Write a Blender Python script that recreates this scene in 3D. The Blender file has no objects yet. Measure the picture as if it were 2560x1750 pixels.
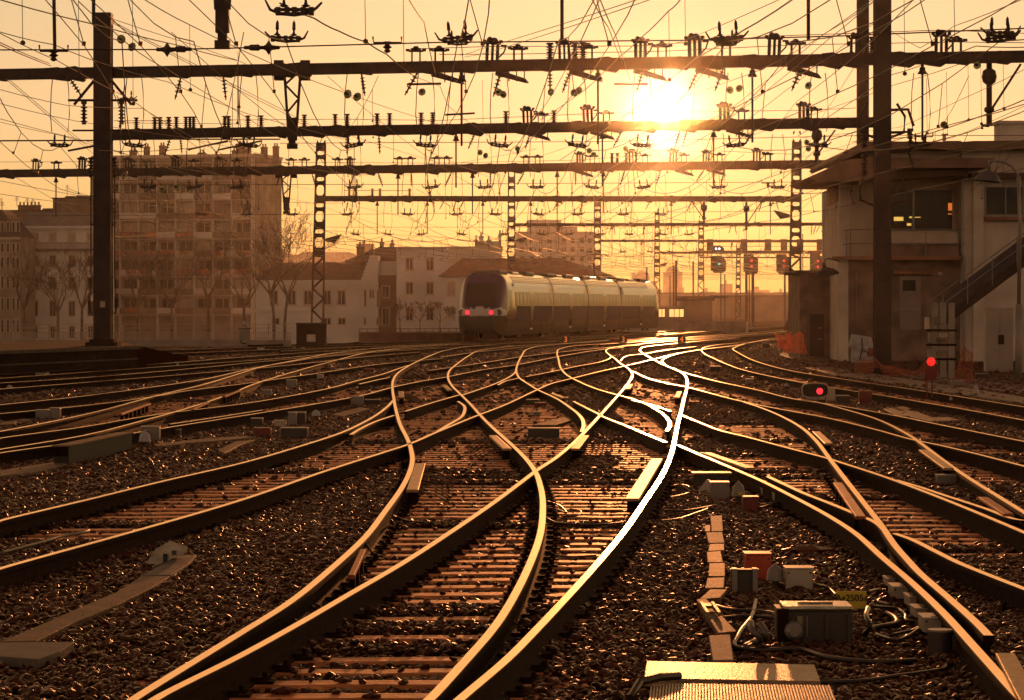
import bpy, math, random
from mathutils import Vector, Matrix
random.seed(7)
F, CX, HY, CH = 7700.0, 1280.0, 766.0, 1.96      # focal length and centre in photo pixels, horizon row, eye height above the rail heads
S = bpy.context.scene
COL = S.collection

def G(x, y, z=0.0):
    """point of the horizontal plane at height z that the photo shows at pixel x, y"""
    d = F * (CH - z) / (y - HY)
    return Vector(((x - CX) * d / F, d, z))

def P(x, y, d):
    return Vector(((x - CX) * d / F, d, CH + (HY - y) * d / F))

# ------------------------------------------------------------------ object helpers
def tag(o, label=None, cat=None, group=None, kind=None):
    if label: o['label'] = label
    if cat: o['category'] = cat
    if group: o['group'] = group
    if kind: o['kind'] = kind
    return o

def empty(name, loc, label, cat, group=None):
    o = bpy.data.objects.new(name, None)
    o.empty_display_size = 0.2
    o.location = loc
    COL.objects.link(o)
    return tag(o, label, cat, group)

def copy_tree(o, parent=None):
    c = o.copy(); COL.objects.link(c)
    if parent is not None: c.parent = parent
    for ch in list(o.children):
        copy_tree(ch, c)
    return c

class MB:
    def __init__(s):
        s.v = []; s.f = []; s.mi = []; s.m = 0
    def poly(s, pts, faces):
        n = len(s.v)
        s.v += [tuple(p) for p in pts]
        s.f += [tuple(i + n for i in f) for f in faces]
        s.mi += [s.m] * len(faces)
        return s
    def box(s, x0, x1, y0, y1, z0, z1):
        if x0 > x1: x0, x1 = x1, x0
        if y0 > y1: y0, y1 = y1, y0
        if z0 > z1: z0, z1 = z1, z0
        p = [(x0,y0,z0),(x1,y0,z0),(x1,y1,z0),(x0,y1,z0),(x0,y0,z1),(x1,y0,z1),(x1,y1,z1),(x0,y1,z1)]
        return s.poly(p, [(0,3,2,1),(4,5,6,7),(0,1,5,4),(1,2,6,5),(2,3,7,6),(3,0,4,7)])
    def obox(s, o, ux, uy, uz, x0, x1, y0, y1, z0, z1):
        pts = [o + ux*x + uy*y + uz*z for (x,y,z) in ((x0,y0,z0),(x1,y0,z0),(x1,y1,z0),(x0,y1,z0),(x0,y0,z1),(x1,y0,z1),(x1,y1,z1),(x0,y1,z1))]
        return s.poly(pts, [(0,3,2,1),(4,5,6,7),(0,1,5,4),(1,2,6,5),(2,3,7,6),(3,0,4,7)])
    def tube(s, pts, r, n=6, r1=None, cap=True):
        pts = [Vector(p) for p in pts]
        m = len(pts)
        rs = r if isinstance(r, (list, tuple)) else [r + ((r1 if r1 is not None else r) - r) * i / max(1, m-1) for i in range(m)]
        rings = []
        for i, p in enumerate(pts):
            t = (pts[min(i+1, m-1)] - pts[max(i-1, 0)])
            if t.length < 1e-9: t = Vector((0,0,1))
            t.normalize()
            a = t.cross(Vector((0,0,1)))
            if a.length < 0.05: a = t.cross(Vector((0,1,0)))
            a.normalize(); b = t.cross(a)
            rings.append([p + (a*math.cos(2*math.pi*k/n) + b*math.sin(2*math.pi*k/n))*rs[i] for k in range(n)])
        vs = [q for ring in rings for q in ring]
        fs = []
        for i in range(m-1):
            for k in range(n):
                k2 = (k+1) % n
                fs.append((i*n+k, i*n+k2, (i+1)*n+k2, (i+1)*n+k))
        if cap:
            fs.append(tuple(range(n-1, -1, -1)))
            fs.append(tuple((m-1)*n+k for k in range(n)))
        return s.poly(vs, fs)
    def lathe(s, c, axis, prof, n=10):
        """prof: (distance along axis, radius)"""
        axis = Vector(axis).normalized(); c = Vector(c)
        a = axis.cross(Vector((0,0,1)))
        if a.length < 0.05: a = axis.cross(Vector((0,1,0)))
        a.normalize(); b = axis.cross(a)
        vs = []; fs = []
        for h, r in prof:
            vs += [c + axis*h + (a*math.cos(2*math.pi*k/n) + b*math.sin(2*math.pi*k/n))*max(r, 1e-4) for k in range(n)]
        for i in range(len(prof)-1):
            for k in range(n):
                k2 = (k+1) % n
                fs.append((i*n+k, i*n+k2, (i+1)*n+k2, (i+1)*n+k))
        fs.append(tuple(range(n-1, -1, -1))); fs.append(tuple((len(prof)-1)*n+k for k in range(n)))
        return s.poly(vs, fs)
    def mesh(s, name, mats, smooth=False):
        me = bpy.data.meshes.new(name)
        me.from_pydata([tuple(v) for v in s.v], [], s.f)
        if not isinstance(mats, (list, tuple)): mats = [mats]
        for m in mats: me.materials.append(m)
        if len(mats) > 1: me.polygons.foreach_set('material_index', s.mi)
        if smooth: me.polygons.foreach_set('use_smooth', [True]*len(s.f))
        me.update()
        return me
    def build(s, name, mats, parent=None, smooth=False, at=None, bevel=0, world=False):
        o = bpy.data.objects.new(name, s.mesh(name, mats, smooth))
        COL.objects.link(o)
        if at is not None: o.location = at
        if parent is not None:
            o.parent = parent
            if world: o.location = -Vector(parent.location)   # verts were given in world space
        if bevel:
            b = o.modifiers.new('bevel', 'BEVEL'); b.width = bevel; b.segments = 2; b.limit_method = 'ANGLE'
        return o

# ------------------------------------------------------------------ materials
MATS = {}
def mat(name, col, rough=0.7, metal=0.0, var=0.25, scale=3.0, bump=0.0, bscale=None, spec=0.5, emit=None, estr=0.0, col2=None, coat=0.0, alpha=None):
    if name in MATS: return MATS[name]
    m = bpy.data.materials.new(name); m.use_nodes = True
    nt = m.node_tree; b = nt.nodes['Principled BSDF']
    b.inputs['Roughness'].default_value = rough
    b.inputs['Metallic'].default_value = metal
    b.inputs['Specular IOR Level'].default_value = spec
    b.inputs['Coat Weight'].default_value = coat
    tc = nt.nodes.new('ShaderNodeTexCoord')
    nz = nt.nodes.new('ShaderNodeTexNoise'); nz.inputs['Scale'].default_value = scale; nz.inputs['Detail'].default_value = 5
    nt.links.new(tc.outputs['Object'], nz.inputs['Vector'])
    rp = nt.nodes.new('ShaderNodeValToRGB')
    c2 = col2 if col2 else tuple(max(0, c*(1-var)) for c in col)
    c1 = col if col2 else tuple(min(1, c*(1+var)) for c in col)
    rp.color_ramp.elements[0].position = 0.35; rp.color_ramp.elements[1].position = 0.65
    rp.color_ramp.elements[0].color = (*c2, 1); rp.color_ramp.elements[1].color = (*c1, 1)
    nt.links.new(nz.outputs['Fac'], rp.inputs['Fac'])
    nt.links.new(rp.outputs['Color'], b.inputs['Base Color'])
    if bump:
        n2 = nt.nodes.new('ShaderNodeTexNoise'); n2.inputs['Scale'].default_value = bscale or scale*8; n2.inputs['Detail'].default_value = 4
        nt.links.new(tc.outputs['Object'], n2.inputs['Vector'])
        bp = nt.nodes.new('ShaderNodeBump'); bp.inputs['Strength'].default_value = bump; bp.inputs['Distance'].default_value = 0.05
        nt.links.new(n2.outputs['Fac'], bp.inputs['Height']); nt.links.new(bp.outputs['Normal'], b.inputs['Normal'])
    if emit:
        b.inputs['Emission Color'].default_value = (*emit, 1); b.inputs['Emission Strength'].default_value = estr
    MATS[name] = m
    return m

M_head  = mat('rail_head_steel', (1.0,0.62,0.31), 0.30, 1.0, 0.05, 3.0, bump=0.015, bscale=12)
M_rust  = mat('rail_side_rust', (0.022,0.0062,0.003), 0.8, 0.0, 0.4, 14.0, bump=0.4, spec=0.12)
M_check = mat('guard_rail_steel', (0.30,0.19,0.10), 0.5, 0.8, 0.25, 9.0, bump=0.15, bscale=25)
M_wood  = mat('sleeper_wood', (0.66,0.26,0.095), 0.55, 0.42, 0.35, 7.0, bump=0.35, bscale=22, spec=0.4)
M_ball  = mat('ballast_bed', (0.034,0.011,0.006), 0.95, 0.0, 0.5, 5.0, bump=0.8, bscale=14, spec=0.0)
M_stone = mat('granite_stone', (0.040,0.0150,0.0095), 0.38, 0.0, 0.7, 9.0, bump=0.25, bscale=60, spec=0.62)
M_stone.node_tree.nodes['Principled BSDF'].inputs['Specular Tint'].default_value = (1.0,0.48,0.20,1)
M_iron  = mat('dark_mast_steel', (0.040,0.019,0.013), 0.65, 0.0, 0.35, 2.5, bump=0.2, bscale=20)
M_beam  = mat('beam_steel', (0.045,0.020,0.012), 0.60, 0.0, 0.35, 3.0, bump=0.2, bscale=20)
M_wire  = mat('copper_wire', (0.09,0.045,0.022), 0.45, 0.6, 0.2, 2.0)
M_ins   = mat('brown_porcelain', (0.045,0.018,0.012), 0.55, 0.0, 0.3, 6.0)
M_conc  = mat('concrete', (0.30,0.26,0.22), 0.85, 0.0, 0.2, 1.2, bump=0.3, bscale=14)
M_dconc = mat('dark_platform_concrete', (0.040,0.026,0.021), 0.95, 0.0, 0.3, 1.5, bump=0.3, bscale=10, spec=0.05)

# every stone its own shade: dark basalt, rusty, a few pale grey ones
_nt = M_stone.node_tree; _oi = _nt.nodes.new('ShaderNodeObjectInfo'); _rp = _nt.nodes.new('ShaderNodeValToRGB'); _mx = _nt.nodes.new('ShaderNodeVectorMath'); _mx.operation = 'MULTIPLY'
for _p, _c in ((0.0,(.45,.42,.42)),(.35,(.9,.8,.75)),(.6,(1.5,1.0,.75)),(.85,(1.3,1.35,1.5)),(1.0,(3.2,3.3,3.6))):
    _e = _rp.color_ramp.elements.new(_p) if _p not in (0.0, 1.0) else _rp.color_ramp.elements[0 if _p == 0 else -1]
    _e.color = (*_c, 1)
_b = _nt.nodes['Principled BSDF']; _src = _b.inputs['Base Color'].links[0].from_socket
_nt.links.new(_oi.outputs['Random'], _rp.inputs['Fac']); _nt.links.new(_src, _mx.inputs[0]); _nt.links.new(_rp.outputs['Color'], _mx.inputs[1]); _nt.links.new(_mx.outputs[0], _b.inputs['Base Color'])
# ------------------------------------------------------------------ camera
cam_d = bpy.data.cameras.new('camera'); cam = bpy.data.objects.new('camera', cam_d); COL.objects.link(cam)
cam.location = (0, 0, CH); cam.rotation_euler = (math.radians(90), 0, 0)
cam_d.sensor_width = 36.0; cam_d.lens = 36.0*F/2560.0; cam_d.shift_y = -(875.0-HY)/2560.0
cam_d.clip_start = 0.5; cam_d.clip_end = 9000.0
S.camera = cam
S.view_settings.view_transform = 'Standard'; S.view_settings.look = 'None'; S.view_settings.exposure = 0; S.view_settings.gamma = 1
S.cycles.use_denoising = True
S.cycles.max_bounces = 5; S.cycles.volume_bounces = 0; S.cycles.diffuse_bounces = 2; S.cycles.glossy_bounces = 3
S.cycles.transparent_max_bounces = 8; S.cycles.caustics_reflective = False; S.cycles.caustics_refractive = False
S.cycles.sample_clamp_indirect = 4.0

# ------------------------------------------------------------------ sky and sun
SUN_AZ = math.atan((1655-CX)/F); SUN_EL = math.atan((HY-290)/F)
SD = Vector((math.sin(SUN_AZ)*math.cos(SUN_EL), math.cos(SUN_AZ)*math.cos(SUN_EL), math.sin(SUN_EL)))
W = bpy.data.worlds.new('World'); S.world = W; W.use_nodes = True
nt = W.node_tree; N = nt.nodes; L = nt.links
bg = N['Background']; bg.inputs['Strength'].default_value = 0.10
sky = N.new('ShaderNodeTexSky'); sky.sky_type = 'NISHITA'; sky.sun_disc = False
sky.sun_elevation = SUN_EL; sky.sun_rotation = SUN_AZ; sky.dust_density = 4.0; sky.air_density = 1.6; sky.ozone_density = 1.0
tc = N.new('ShaderNodeTexCoord')
def math_n(op, a=None, b=None, c=None):
    n = N.new('ShaderNodeMath'); n.operation = op
    for i, v in enumerate((a, b, c)):
        if v is None: continue
        if isinstance(v, (int, float)): n.inputs[i].default_value = v
        else: L.new(v, n.inputs[i])
    return n.outputs[0]
sep = N.new('ShaderNodeSeparateXYZ'); L.new(tc.outputs['Generated'], sep.inputs[0])
# elevation gradient, warm haze at the horizon and pale straw a few degrees up, dim mauve overhead
ramp = N.new('ShaderNodeValToRGB'); cr = ramp.color_ramp
SKY = [(0.0,(0.90,0.44,0.10)),(0.010,(0.93,0.49,0.12)),(0.030,(0.98,0.66,0.225)),(0.060,(0.95,0.74,0.37)),(0.10,(0.77,0.71,0.41)),(0.125,(2.2,1.38,0.55)),
       (0.21,(2.1,1.12,0.42)),(0.34,(0.6,0.28,0.12)),(0.6,(0.15,0.070,0.055)),(1.0,(0.10,0.050,0.045))]
while len(cr.elements) < len(SKY): cr.elements.new(0.5)
for e, (p, c) in zip(cr.elements, SKY): e.position = p; e.color = (*c, 1)
L.new(sep.outputs['Z'], ramp.inputs['Fac'])
# angle to the sun
dot = N.new('ShaderNodeVectorMath'); dot.operation = 'DOT_PRODUCT'; L.new(tc.outputs['Generated'], dot.inputs[0]); dot.inputs[1].default_value = SD
ang = math_n('ARCCOSINE', math_n('MINIMUM', dot.outputs['Value'], 0.9999999))       # radians
# away from the sun the band of light fades
side = math_n('MULTIPLY_ADD', math_n('EXPONENT', math_n('MULTIPLY', ang, -1.6)), 0.66, 0.30)
g1 = math_n('MULTIPLY', math_n('EXPONENT', math_n('MULTIPLY', ang, -12.0)), 0.03)
g2 = math_n('MULTIPLY', math_n('EXPONENT', math_n('MULTIPLY', ang, -190.0)), 3.0)
g3 = math_n('MULTIPLY', math_n('LESS_THAN', ang, 0.0052), 60.0)
def vscale(colsock, f):
    n = N.new('ShaderNodeVectorMath'); n.operation = 'SCALE'
    if isinstance(colsock, tuple): n.inputs[0].default_value = colsock
    else: L.new(colsock, n.inputs[0])
    if isinstance(f, (int, float)): n.inputs['Scale'].default_value = f
    else: L.new(f, n.inputs['Scale'])
    return n.outputs[0]
def vadd(a, b):
    n = N.new('ShaderNodeVectorMath'); n.operation = 'ADD'; L.new(a, n.inputs[0]); L.new(b, n.inputs[1]); return n.outputs[0]
tot = vscale(ramp.outputs['Color'], math_n('MULTIPLY', side, 9.7))
tot = vadd(tot, vscale((1.0,0.66,0.30), math_n('MULTIPLY', g1, 10.0)))
back = math_n('POWER', math_n('MULTIPLY_ADD', dot.outputs['Value'], -0.5, 0.5), 1.5)
tot = vadd(tot, vscale((0.90,0.58,0.46), math_n('MULTIPLY', back, 2.1)))
tot = vadd(tot, vscale((1.0,0.78,0.45), math_n('MULTIPLY', g2, 10.0)))
tot = vadd(tot, vscale((1.0,0.85,0.55), math_n('MULTIPLY', g3, 10.0)))
warm = N.new('ShaderNodeVectorMath'); warm.operation = 'MULTIPLY'; L.new(sky.outputs[0], warm.inputs[0]); warm.inputs[1].default_value = (0.16,0.085,0.04)
tot = vadd(tot, warm.outputs[0])
L.new(tot, bg.inputs['Color'])

sun_d = bpy.data.lights.new('sun', 'SUN'); sun_d.energy = 2.0; sun_d.angle = math.radians(0.53); sun_d.color = (1.0,0.335,0.10)
sun = bpy.data.objects.new('sun', sun_d); COL.objects.link(sun)
sun.rotation_euler = (-SD).to_track_quat('-Z', 'Y').to_euler(); sun.location = (0, 30, 40)
# ------------------------------------------------------------------ rails, traced on the ground plane
RAILS = {
'R1': ([(318,1760),(330,1750),(600,1583),(724,1505),(829,1420),(914,1341),(961,1280),(1004,1220),(1024,1180),(1031,1150),(1028,1125),(1019,1098),(1001,1062),(990,1025),(984,993),(981,967),(983,950),(993,934),(1021,915),(1053,899),(1083,886),(1112,876),(1157,868),(1215,862),(1300,856),(1420,849),(1560,841)],
       'long polished rail of the near left S-curve, passing under the first crossing'),
'R2': ([(376,1760),(386,1748),(600,1639),(744,1560),(878,1482),(1002,1410),(1123,1332),(1237,1254),(1320,1192),(1341,1176),(1387,1146),(1435,1106),(1465,1076),(1501,1037),(1537,997),(1562,968),(1579,945),(1580,932),(1568,919),(1552,909),(1537,896),(1520,884),(1515,877),(1525,870),(1560,864),(1652,855),(1736,848.5),(1850,842)],
       'polished rail running from the photo\'s bottom edge up to the bright central frog'),
'R3': ([(1058,1760),(1071,1750),(1156,1659),(1238,1564),(1293,1475),(1336,1381),(1352,1328),(1357,1278),(1356,1241),(1350,1211),(1341,1184),(1326,1160),(1299,1130),(1260,1094),(1230,1067),(1202,1039),(1178,1012),(1154,988),(1130,964),(1120,944),(1124,926),(1142,910),(1172,889),(1196,877),(1240,870),(1300,864),(1420,857)],
       'polished rail bending left through the sharp central frog'),
'R4': ([(1136,1760),(1146,1750),(1265,1649),(1337,1577),(1429,1479),(1494,1407),(1560,1328),(1612,1253),(1652,1193),(1670,1157),(1682,1121),(1694,1061),(1702,1030),(1709,1001),(1718,965),(1717,947),(1706,932),(1682,921),(1662,912),(1656,902),(1668,892),(1700,883),(1754,873),(1830,864),(1921,848)],
       'brightest rail, blazing in the reflected sun up the middle'),
'La': ([(-20,1308),(0,1301),(229,1246),(400,1204),(600,1158),(750,1115),(856,1080),(931,1043),(965,1019),(987,997)],
       'outer rail of the curved branch joining the S-curve from the left edge'),
'Lb': ([(-20,1428),(0,1421),(327,1330),(589,1254),(811,1178),(961,1130),(1022,1110),(1094,1079),(1187,1041),(1260,1013),(1344,973.6),(1381,958),(1429,946),(1501,928),(1552,917),(1634,898),(1697,883),(1754,874),(1860,862)],
       'long diagonal rail from the left edge under both left crossings'),
'Lb_wing': ([(1094,1078),(1124,1060),(1152,1043),(1161,1028),(1160,1014),(1145,1003)], 'short hooked wing rail left of the second crossing'),
'La_wing': ([(877,1086),(900,1072),(940,1053),(985,1038)], 'short bowed check rail beside the curved branch'),
'Lc': ([(-20,1100),(0,1095),(200,1068),(391,1036),(600,1010),(700,994),(811,973),(901,949),(960,934),(991,923),(1021,913)],
       'rail sweeping from the left edge into the upper S-bend'),
'Lc_wing': ([(898,960),(940,950),(975,943)], 'small check rail inside the upper left bend'),
'Ld': ([(-20,1136),(0,1132),(200,1104),(397,1072),(600,1040),(751,1016),(910,987),(973,970),(1052,953),(1112,943),(1202,925),(1290,912),(1393,892),(1480,877),(1560,868)],
       'rail crossing both upper left S-bends on a shallow diagonal'),
'Ld_wing': ([(425,1060),(540,1043),(655,1025)], 'check rail lying along the shallow diagonal rail'),
'Le': ([(-20,1127),(0,1123),(200,1090),(361,1050),(452,1025),(560,990),(640,958),(735,929),(841,900),(925,880),(1022,868),(1120,861)],
       'rusty golden switch rail cutting up from the left edge'),
'Lf': ([(-20,1081),(0,1078),(211,1036),(391,989),(512,960),(600,933),(654,917),(739,900),(835,882),(931,871),(1022,864),(1148,858),(1300,853)],
       'gilded switch rail above the rusty one, from the left edge'),
'Lg': ([(-20,1014),(0,1011.7),(181,993),(361,970),(512,947),(620,923),(700,908),(800,893),(930,881),(1100,870),(1250,862)],
       'straight rail left of the gilded switch'),
'Lh': ([(-20,1036),(0,1034),(211,1014),(391,990),(452,979),(632,956),(800,932),(960,909),(1110,896)],
       'dull rail between the two left switches'),
'Li': ([(-20,959),(0,957.5),(211,944),(512,918),(600,909),(780,892),(960,876),(1100,867)], 'thin rail nearer the platform end, lower of its pair'),
'Lj': ([(-20,974),(0,972.5),(211,956),(602,924),(740,911),(900,893),(1050,880)], 'thin rail below the platform track'),
'Lk': ([(-20,937),(0,936),(400,909),(602,893),(800,879),(1000,868),(1200,860)], 'rail close along the dark platform'),
'Ll': ([(-20,947),(0,945.5),(400,917),(700,895.5),(860,881),(1000,873)], 'second rail along the dark platform'),
'Lm': ([(394,876),(624,868.6),(900,861.5),(1150,857)], 'far rail starting behind the platform ramp'),
'Ln': ([(427,884),(700,873),(900,866),(1150,859.5)], 'far rail beside the ramp, nearer of its pair'),
'R6': ([(1668,1086),(1454,1079),(1459,1064),(1456,1048),(1444,1033),(1426,1019),(1400,1001),(1381,991),(1344,974),(1318,958),(1299,945),(1291,930),(1293,913),(1305,888),(1318,873),(1350,865),(1411,859),(1500,852),(1640,843)][1:],
       'bowed rail right of the V of the second crossing'),
'R6L': ([(1154,988),(1193,975),(1233,961),(1266,946),(1286,933),(1291,924)], 'connecting rail curving into the third bend'),
'R6M': ([(1013,1028),(1075,1008),(1142,988.6),(1154,985)], 'short straight rail between the first and second S-curves'),
'R7': ([(1668,1077),(1674,1063),(1670,1048),(1648,1028),(1607,1006),(1556,990),(1540,986),(1486,970),(1438,949),(1417,937),(1402,920),(1396,897),(1393,882),(1400,872),(1441,864),(1530,858),(1640,851)],
       'bright rail hooking round left of the blazing rail'),
'R7b': ([(1434,1003),(1465,1019),(1495,1034),(1507,1041),(1560,1062),(1610,1083),(1664,1105)], 'straight bright rail crossing toward the blazing rail'),
'R7c': ([(1580,1000),(1630,1012),(1677,1028)], 'short bright check rail by the hooked rail'),
'R7d': ([(1245,962),(1265,952),(1297,945)], 'tiny check rail left of the third bend'),
'R8': ([(1661,912),(1652,908),(1622,892),(1603,880),(1600,873),(1612,867),(1650,862),(1742,853),(1840,845)],
       'bright rail joining the blazing one from the far side'),
'R8b': ([(1314,942),(1396,925.4),(1450,914),(1480,909),(1516,900),(1528,891),(1526,888)], 'glowing rail with a hooked end near the far crossings'),
'R8c': ([(1552,902),(1560,893),(1575,888),(1606,884.6),(1664,875),(1740,866)], 'glowing rail curving away behind the central bends'),
'R9': ([(1070,926),(1200,908),(1302,892),(1393,881),(1480,872),(1600,862)], 'far rail passing behind the third bend'),
'R9b': ([(1100,893),(1200,879),(1305,868),(1400,860),(1520,852)], 'far rail near the train, upper of two'),
'Ra': ([(1682,920),(1700,928),(1750,942),(1802,955),(1900,976),(1980,996),(2101,1014.5),(2230,1037),(2372,1065.7),(2560,1103),(2590,1109)],
       'long rail from the blazing bend out to the right edge'),
'Rb': ([(1582,928),(1622,946),(1664,957),(1718,967.6),(1832,997.7),(1900,1013),(1980,1028),(2071,1045),(2191,1074),(2270,1096),(2297,1102),(2350,1113),(2432,1132),(2560,1165),(2590,1173)],
       'rail crossing below the right-hand switch and on to the right edge'),
'Rc': ([(1995,996),(2050,1007),(2101,1020),(2191,1047),(2267,1084),(2300,1106),(2342,1138),(2390,1173),(2440,1206),(2492,1238),(2560,1280),(2590,1298)],
       'curved switch rail dropping steeply toward the right edge'),
'Rd': ([(1860,1005),(1900,1018),(1950,1038.6),(2004,1068.7),(2041,1102),(2077,1150),(2116,1201),(2161,1258),(2200,1308),(2237,1362),(2270,1400),(2300,1432),(2374,1496),(2440,1555),(2472,1588)],
       'diverging rail ending in a pointed switch blade near the signal boxes'),
'Re': ([(1703,1037),(1750,1056),(1802,1076),(1860,1090),(1965,1118),(2071,1146),(2122,1162),(2222,1195),(2372,1252),(2470,1292),(2560,1330),(2590,1343)],
       'long rail through the right-hand crossing, reaching the right edge midway'),
'Re2': ([(2240,1199),(2300,1217),(2360,1237),(2462,1270),(2538,1297),(2560,1300)], 'slim blade rail lying against the crossing rail'),
'Rf': ([(1694,1112),(1740,1132),(1802,1158),(1900,1200),(1980,1240),(2071,1289),(2140,1334),(2206,1393),(2284,1460),(2362,1535),(2440,1621),(2538,1730),(2560,1752),(2568,1760)],
       'heavy golden rail sweeping to the bottom right corner'),
'Rg': ([(1920,1191),(1965,1212),(2011,1233),(2080,1260),(2148,1288),(2190,1306),(2215,1328)], 'closure rail between the golden rail and the diverging one'),
'Rh': ([(2237,1333),(2284,1350),(2340,1378),(2401,1408),(2480,1440),(2560,1471),(2590,1483)], 'rail starting at the right frog and leaving at the right edge'),
'Ri': ([(2100,826),(2000,836),(1950,843),(1900,851),(1863,859),(1840,867),(1832,872),(1850,884),(1890,903),(1980,927),(2131,951),(2312,978),(2560,1017),(2590,1022)],
       'outermost right rail passing the red signal disc'),
'Rj': ([(2000,840),(1900,853),(1800,861),(1765,867),(1754,873),(1760,883),(1785,896),(1817,910),(1860,925),(2010,957),(2191,986),(2400,1021),(2560,1050),(2590,1056)],
       'inner rail of the outermost right track'),
'Fa': ([(700,878),(880,868),(1100,862),(1420,853.5),(1700,844),(1900,834),(2010,822)], 'faint far rail below the train, nearer of two'),
'Fb': ([(620,862),(900,857),(1180,852),(1330,848),(1500,840),(1650,833.5),(1800,826)], 'far rail the train stands on, near side'),
'Fc': ([(1250,848),(1420,842),(1560,835),(1640,829),(1750,823)], 'far rail the train stands on, far side'),
'Fd': ([(1500,861),(1650,851),(1780,843),(1900,834),(1980,826)], 'far sunlit rail curving right beyond the bends'),
'Fe': ([(1560,853),(1700,844),(1840,834),(1960,824)], 'far sunlit rail just beyond its neighbour'),
'Ff': ([(1640,838),(1760,829),(1880,820),(1960,813)], 'farthest bright rail toward the signal gantry'),
}
GUARDS = [  # flat guard plates beside the rails: end, end, label
 ((1051,1158),(1031,1224), 'pale flat guard plate with tie rods, right of the first S-curve', 0.13, -1),
 ((1643,1146),(1580,1246), 'blazing white guard plate left of the brightest rail', 0.15, 0),
 ((1232,1088),(1268,1121), 'short guard plate left of the central V', 0.12, 1),
 ((1463,1088),(1437,1121), 'curved guard plate right of the central V', 0.12, -1),
 ((1766,1131),(1876,1169), 'bright guard plate right of the golden sweeping rail', 0.12, 0),
 ((2040,1078),(2072,1108), 'short guard plate right of the diverging rail', 0.12, 0),
 ((2308,1124),(2372,1170), 'guard plate with a fan of tie rods, left of the steep switch rail', 0.12, 1),
 ((1699,978),(1692,993), 'small glowing guard plate left of the blazing bend', 0.12, 0),
 ((1577,960),(1569,972), 'small glowing guard plate by the middle bend', 0.12, 0),
 ((1002,978),(1004,993), 'small guard plate right of the upper S-bend', 0.12, -1),
 ((1110,962),(1125,975), 'small guard plate left of the second S-curve', 0.12, 0),
 ((1382,983),(1410,994), 'slim guard plate above the bowed rail', 0.10, 0),
]
def smooth_path(pts, step_px=None):
    """Catmull-Rom through ground points, spaced evenly enough"""
    P_ = [pts[0]*2 - pts[1]] + pts + [pts[-1]*2 - pts[-2]]
    out = []
    for i in range(1, len(P_)-2):
        a, b, c, d = P_[i-1], P_[i], P_[i+1], P_[i+2]
        # centripetal parametrisation keeps unevenly spaced points from looping
        t0 = 0.0; t1 = t0 + max(1e-4, (b-a).length)**0.5; t2 = t1 + max(1e-4, (c-b).length)**0.5; t3 = t2 + max(1e-4, (d-c).length)**0.5
        n = 6
        for k in range(n):
            t = t1 + (t2-t1)*k/n
            A1 = a*((t1-t)/(t1-t0)) + b*((t-t0)/(t1-t0)); A2 = b*((t2-t)/(t2-t1)) + c*((t-t1)/(t2-t1)); A3 = c*((t3-t)/(t3-t2)) + d*((t-t2)/(t3-t2))
            B1 = A1*((t2-t)/(t2-t0)) + A2*((t-t0)/(t2-t0)); B2 = A2*((t3-t)/(t3-t1)) + A3*((t-t1)/(t3-t1))
            out.append(B1*((t2-t)/(t2-t1)) + B2*((t-t1)/(t2-t1)))
    out.append(P_[-2])
    return out

# half profile of a rail, (offset, height); head faces carry steel, the rest rust
PROF = [(-0.075,-0.172),(-0.075,-0.160),(-0.016,-0.140),(-0.010,-0.050),(-0.036,-0.038),(-0.036,-0.010),(-0.034,-0.003),(-0.029,0.0),
        (0.029,0.0),(0.034,-0.003),(0.036,-0.010),(0.036,-0.038),(0.010,-0.050),(0.016,-0.140),(0.075,-0.160),(0.075,-0.172)]
RPATH = {}
def sweep(mb, path, prof, head=lambda i: i == 7, dz=0.0):
    n = len(prof); vs = []; fs = []; mi = []
    for i, p in enumerate(path):
        t = path[min(i+1, len(path)-1)] - path[max(i-1, 0)]
        t = Vector((t.x, t.y, 0)).normalized(); s = Vector((t.y, -t.x, 0))
        vs += [p + s*a + Vector((0,0,b+dz)) for a, b in prof]
    base = len(mb.v)
    mb.v += [tuple(v) for v in vs]
    for i in range(len(path)-1):
        for k in range(n-1):
            mb.f.append((base+i*n+k, base+i*n+k+1, base+(i+1)*n+k+1, base+(i+1)*n+k)); mb.mi.append(0 if head(k) else 1)
        mb.f.append((base+i*n+n-1, base+i*n, base+(i+1)*n, base+(i+1)*n+n-1)); mb.mi.append(1)
    mb.f.append(tuple(base+k for k in range(n-1, -1, -1))); mb.mi.append(1)
    mb.f.append(tuple(base+(len(path)-1)*n+k for k in range(n))); mb.mi.append(1)

for ri, (key, (px, lab)) in enumerate(RAILS.items()):
    pts = [G(x, y) for x, y in px]
    path = smooth_path(pts)
    RPATH[key] = path
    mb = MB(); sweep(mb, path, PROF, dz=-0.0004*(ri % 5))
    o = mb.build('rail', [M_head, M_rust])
    tag(o, lab, 'rail', 'rails of the station throat')

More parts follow.
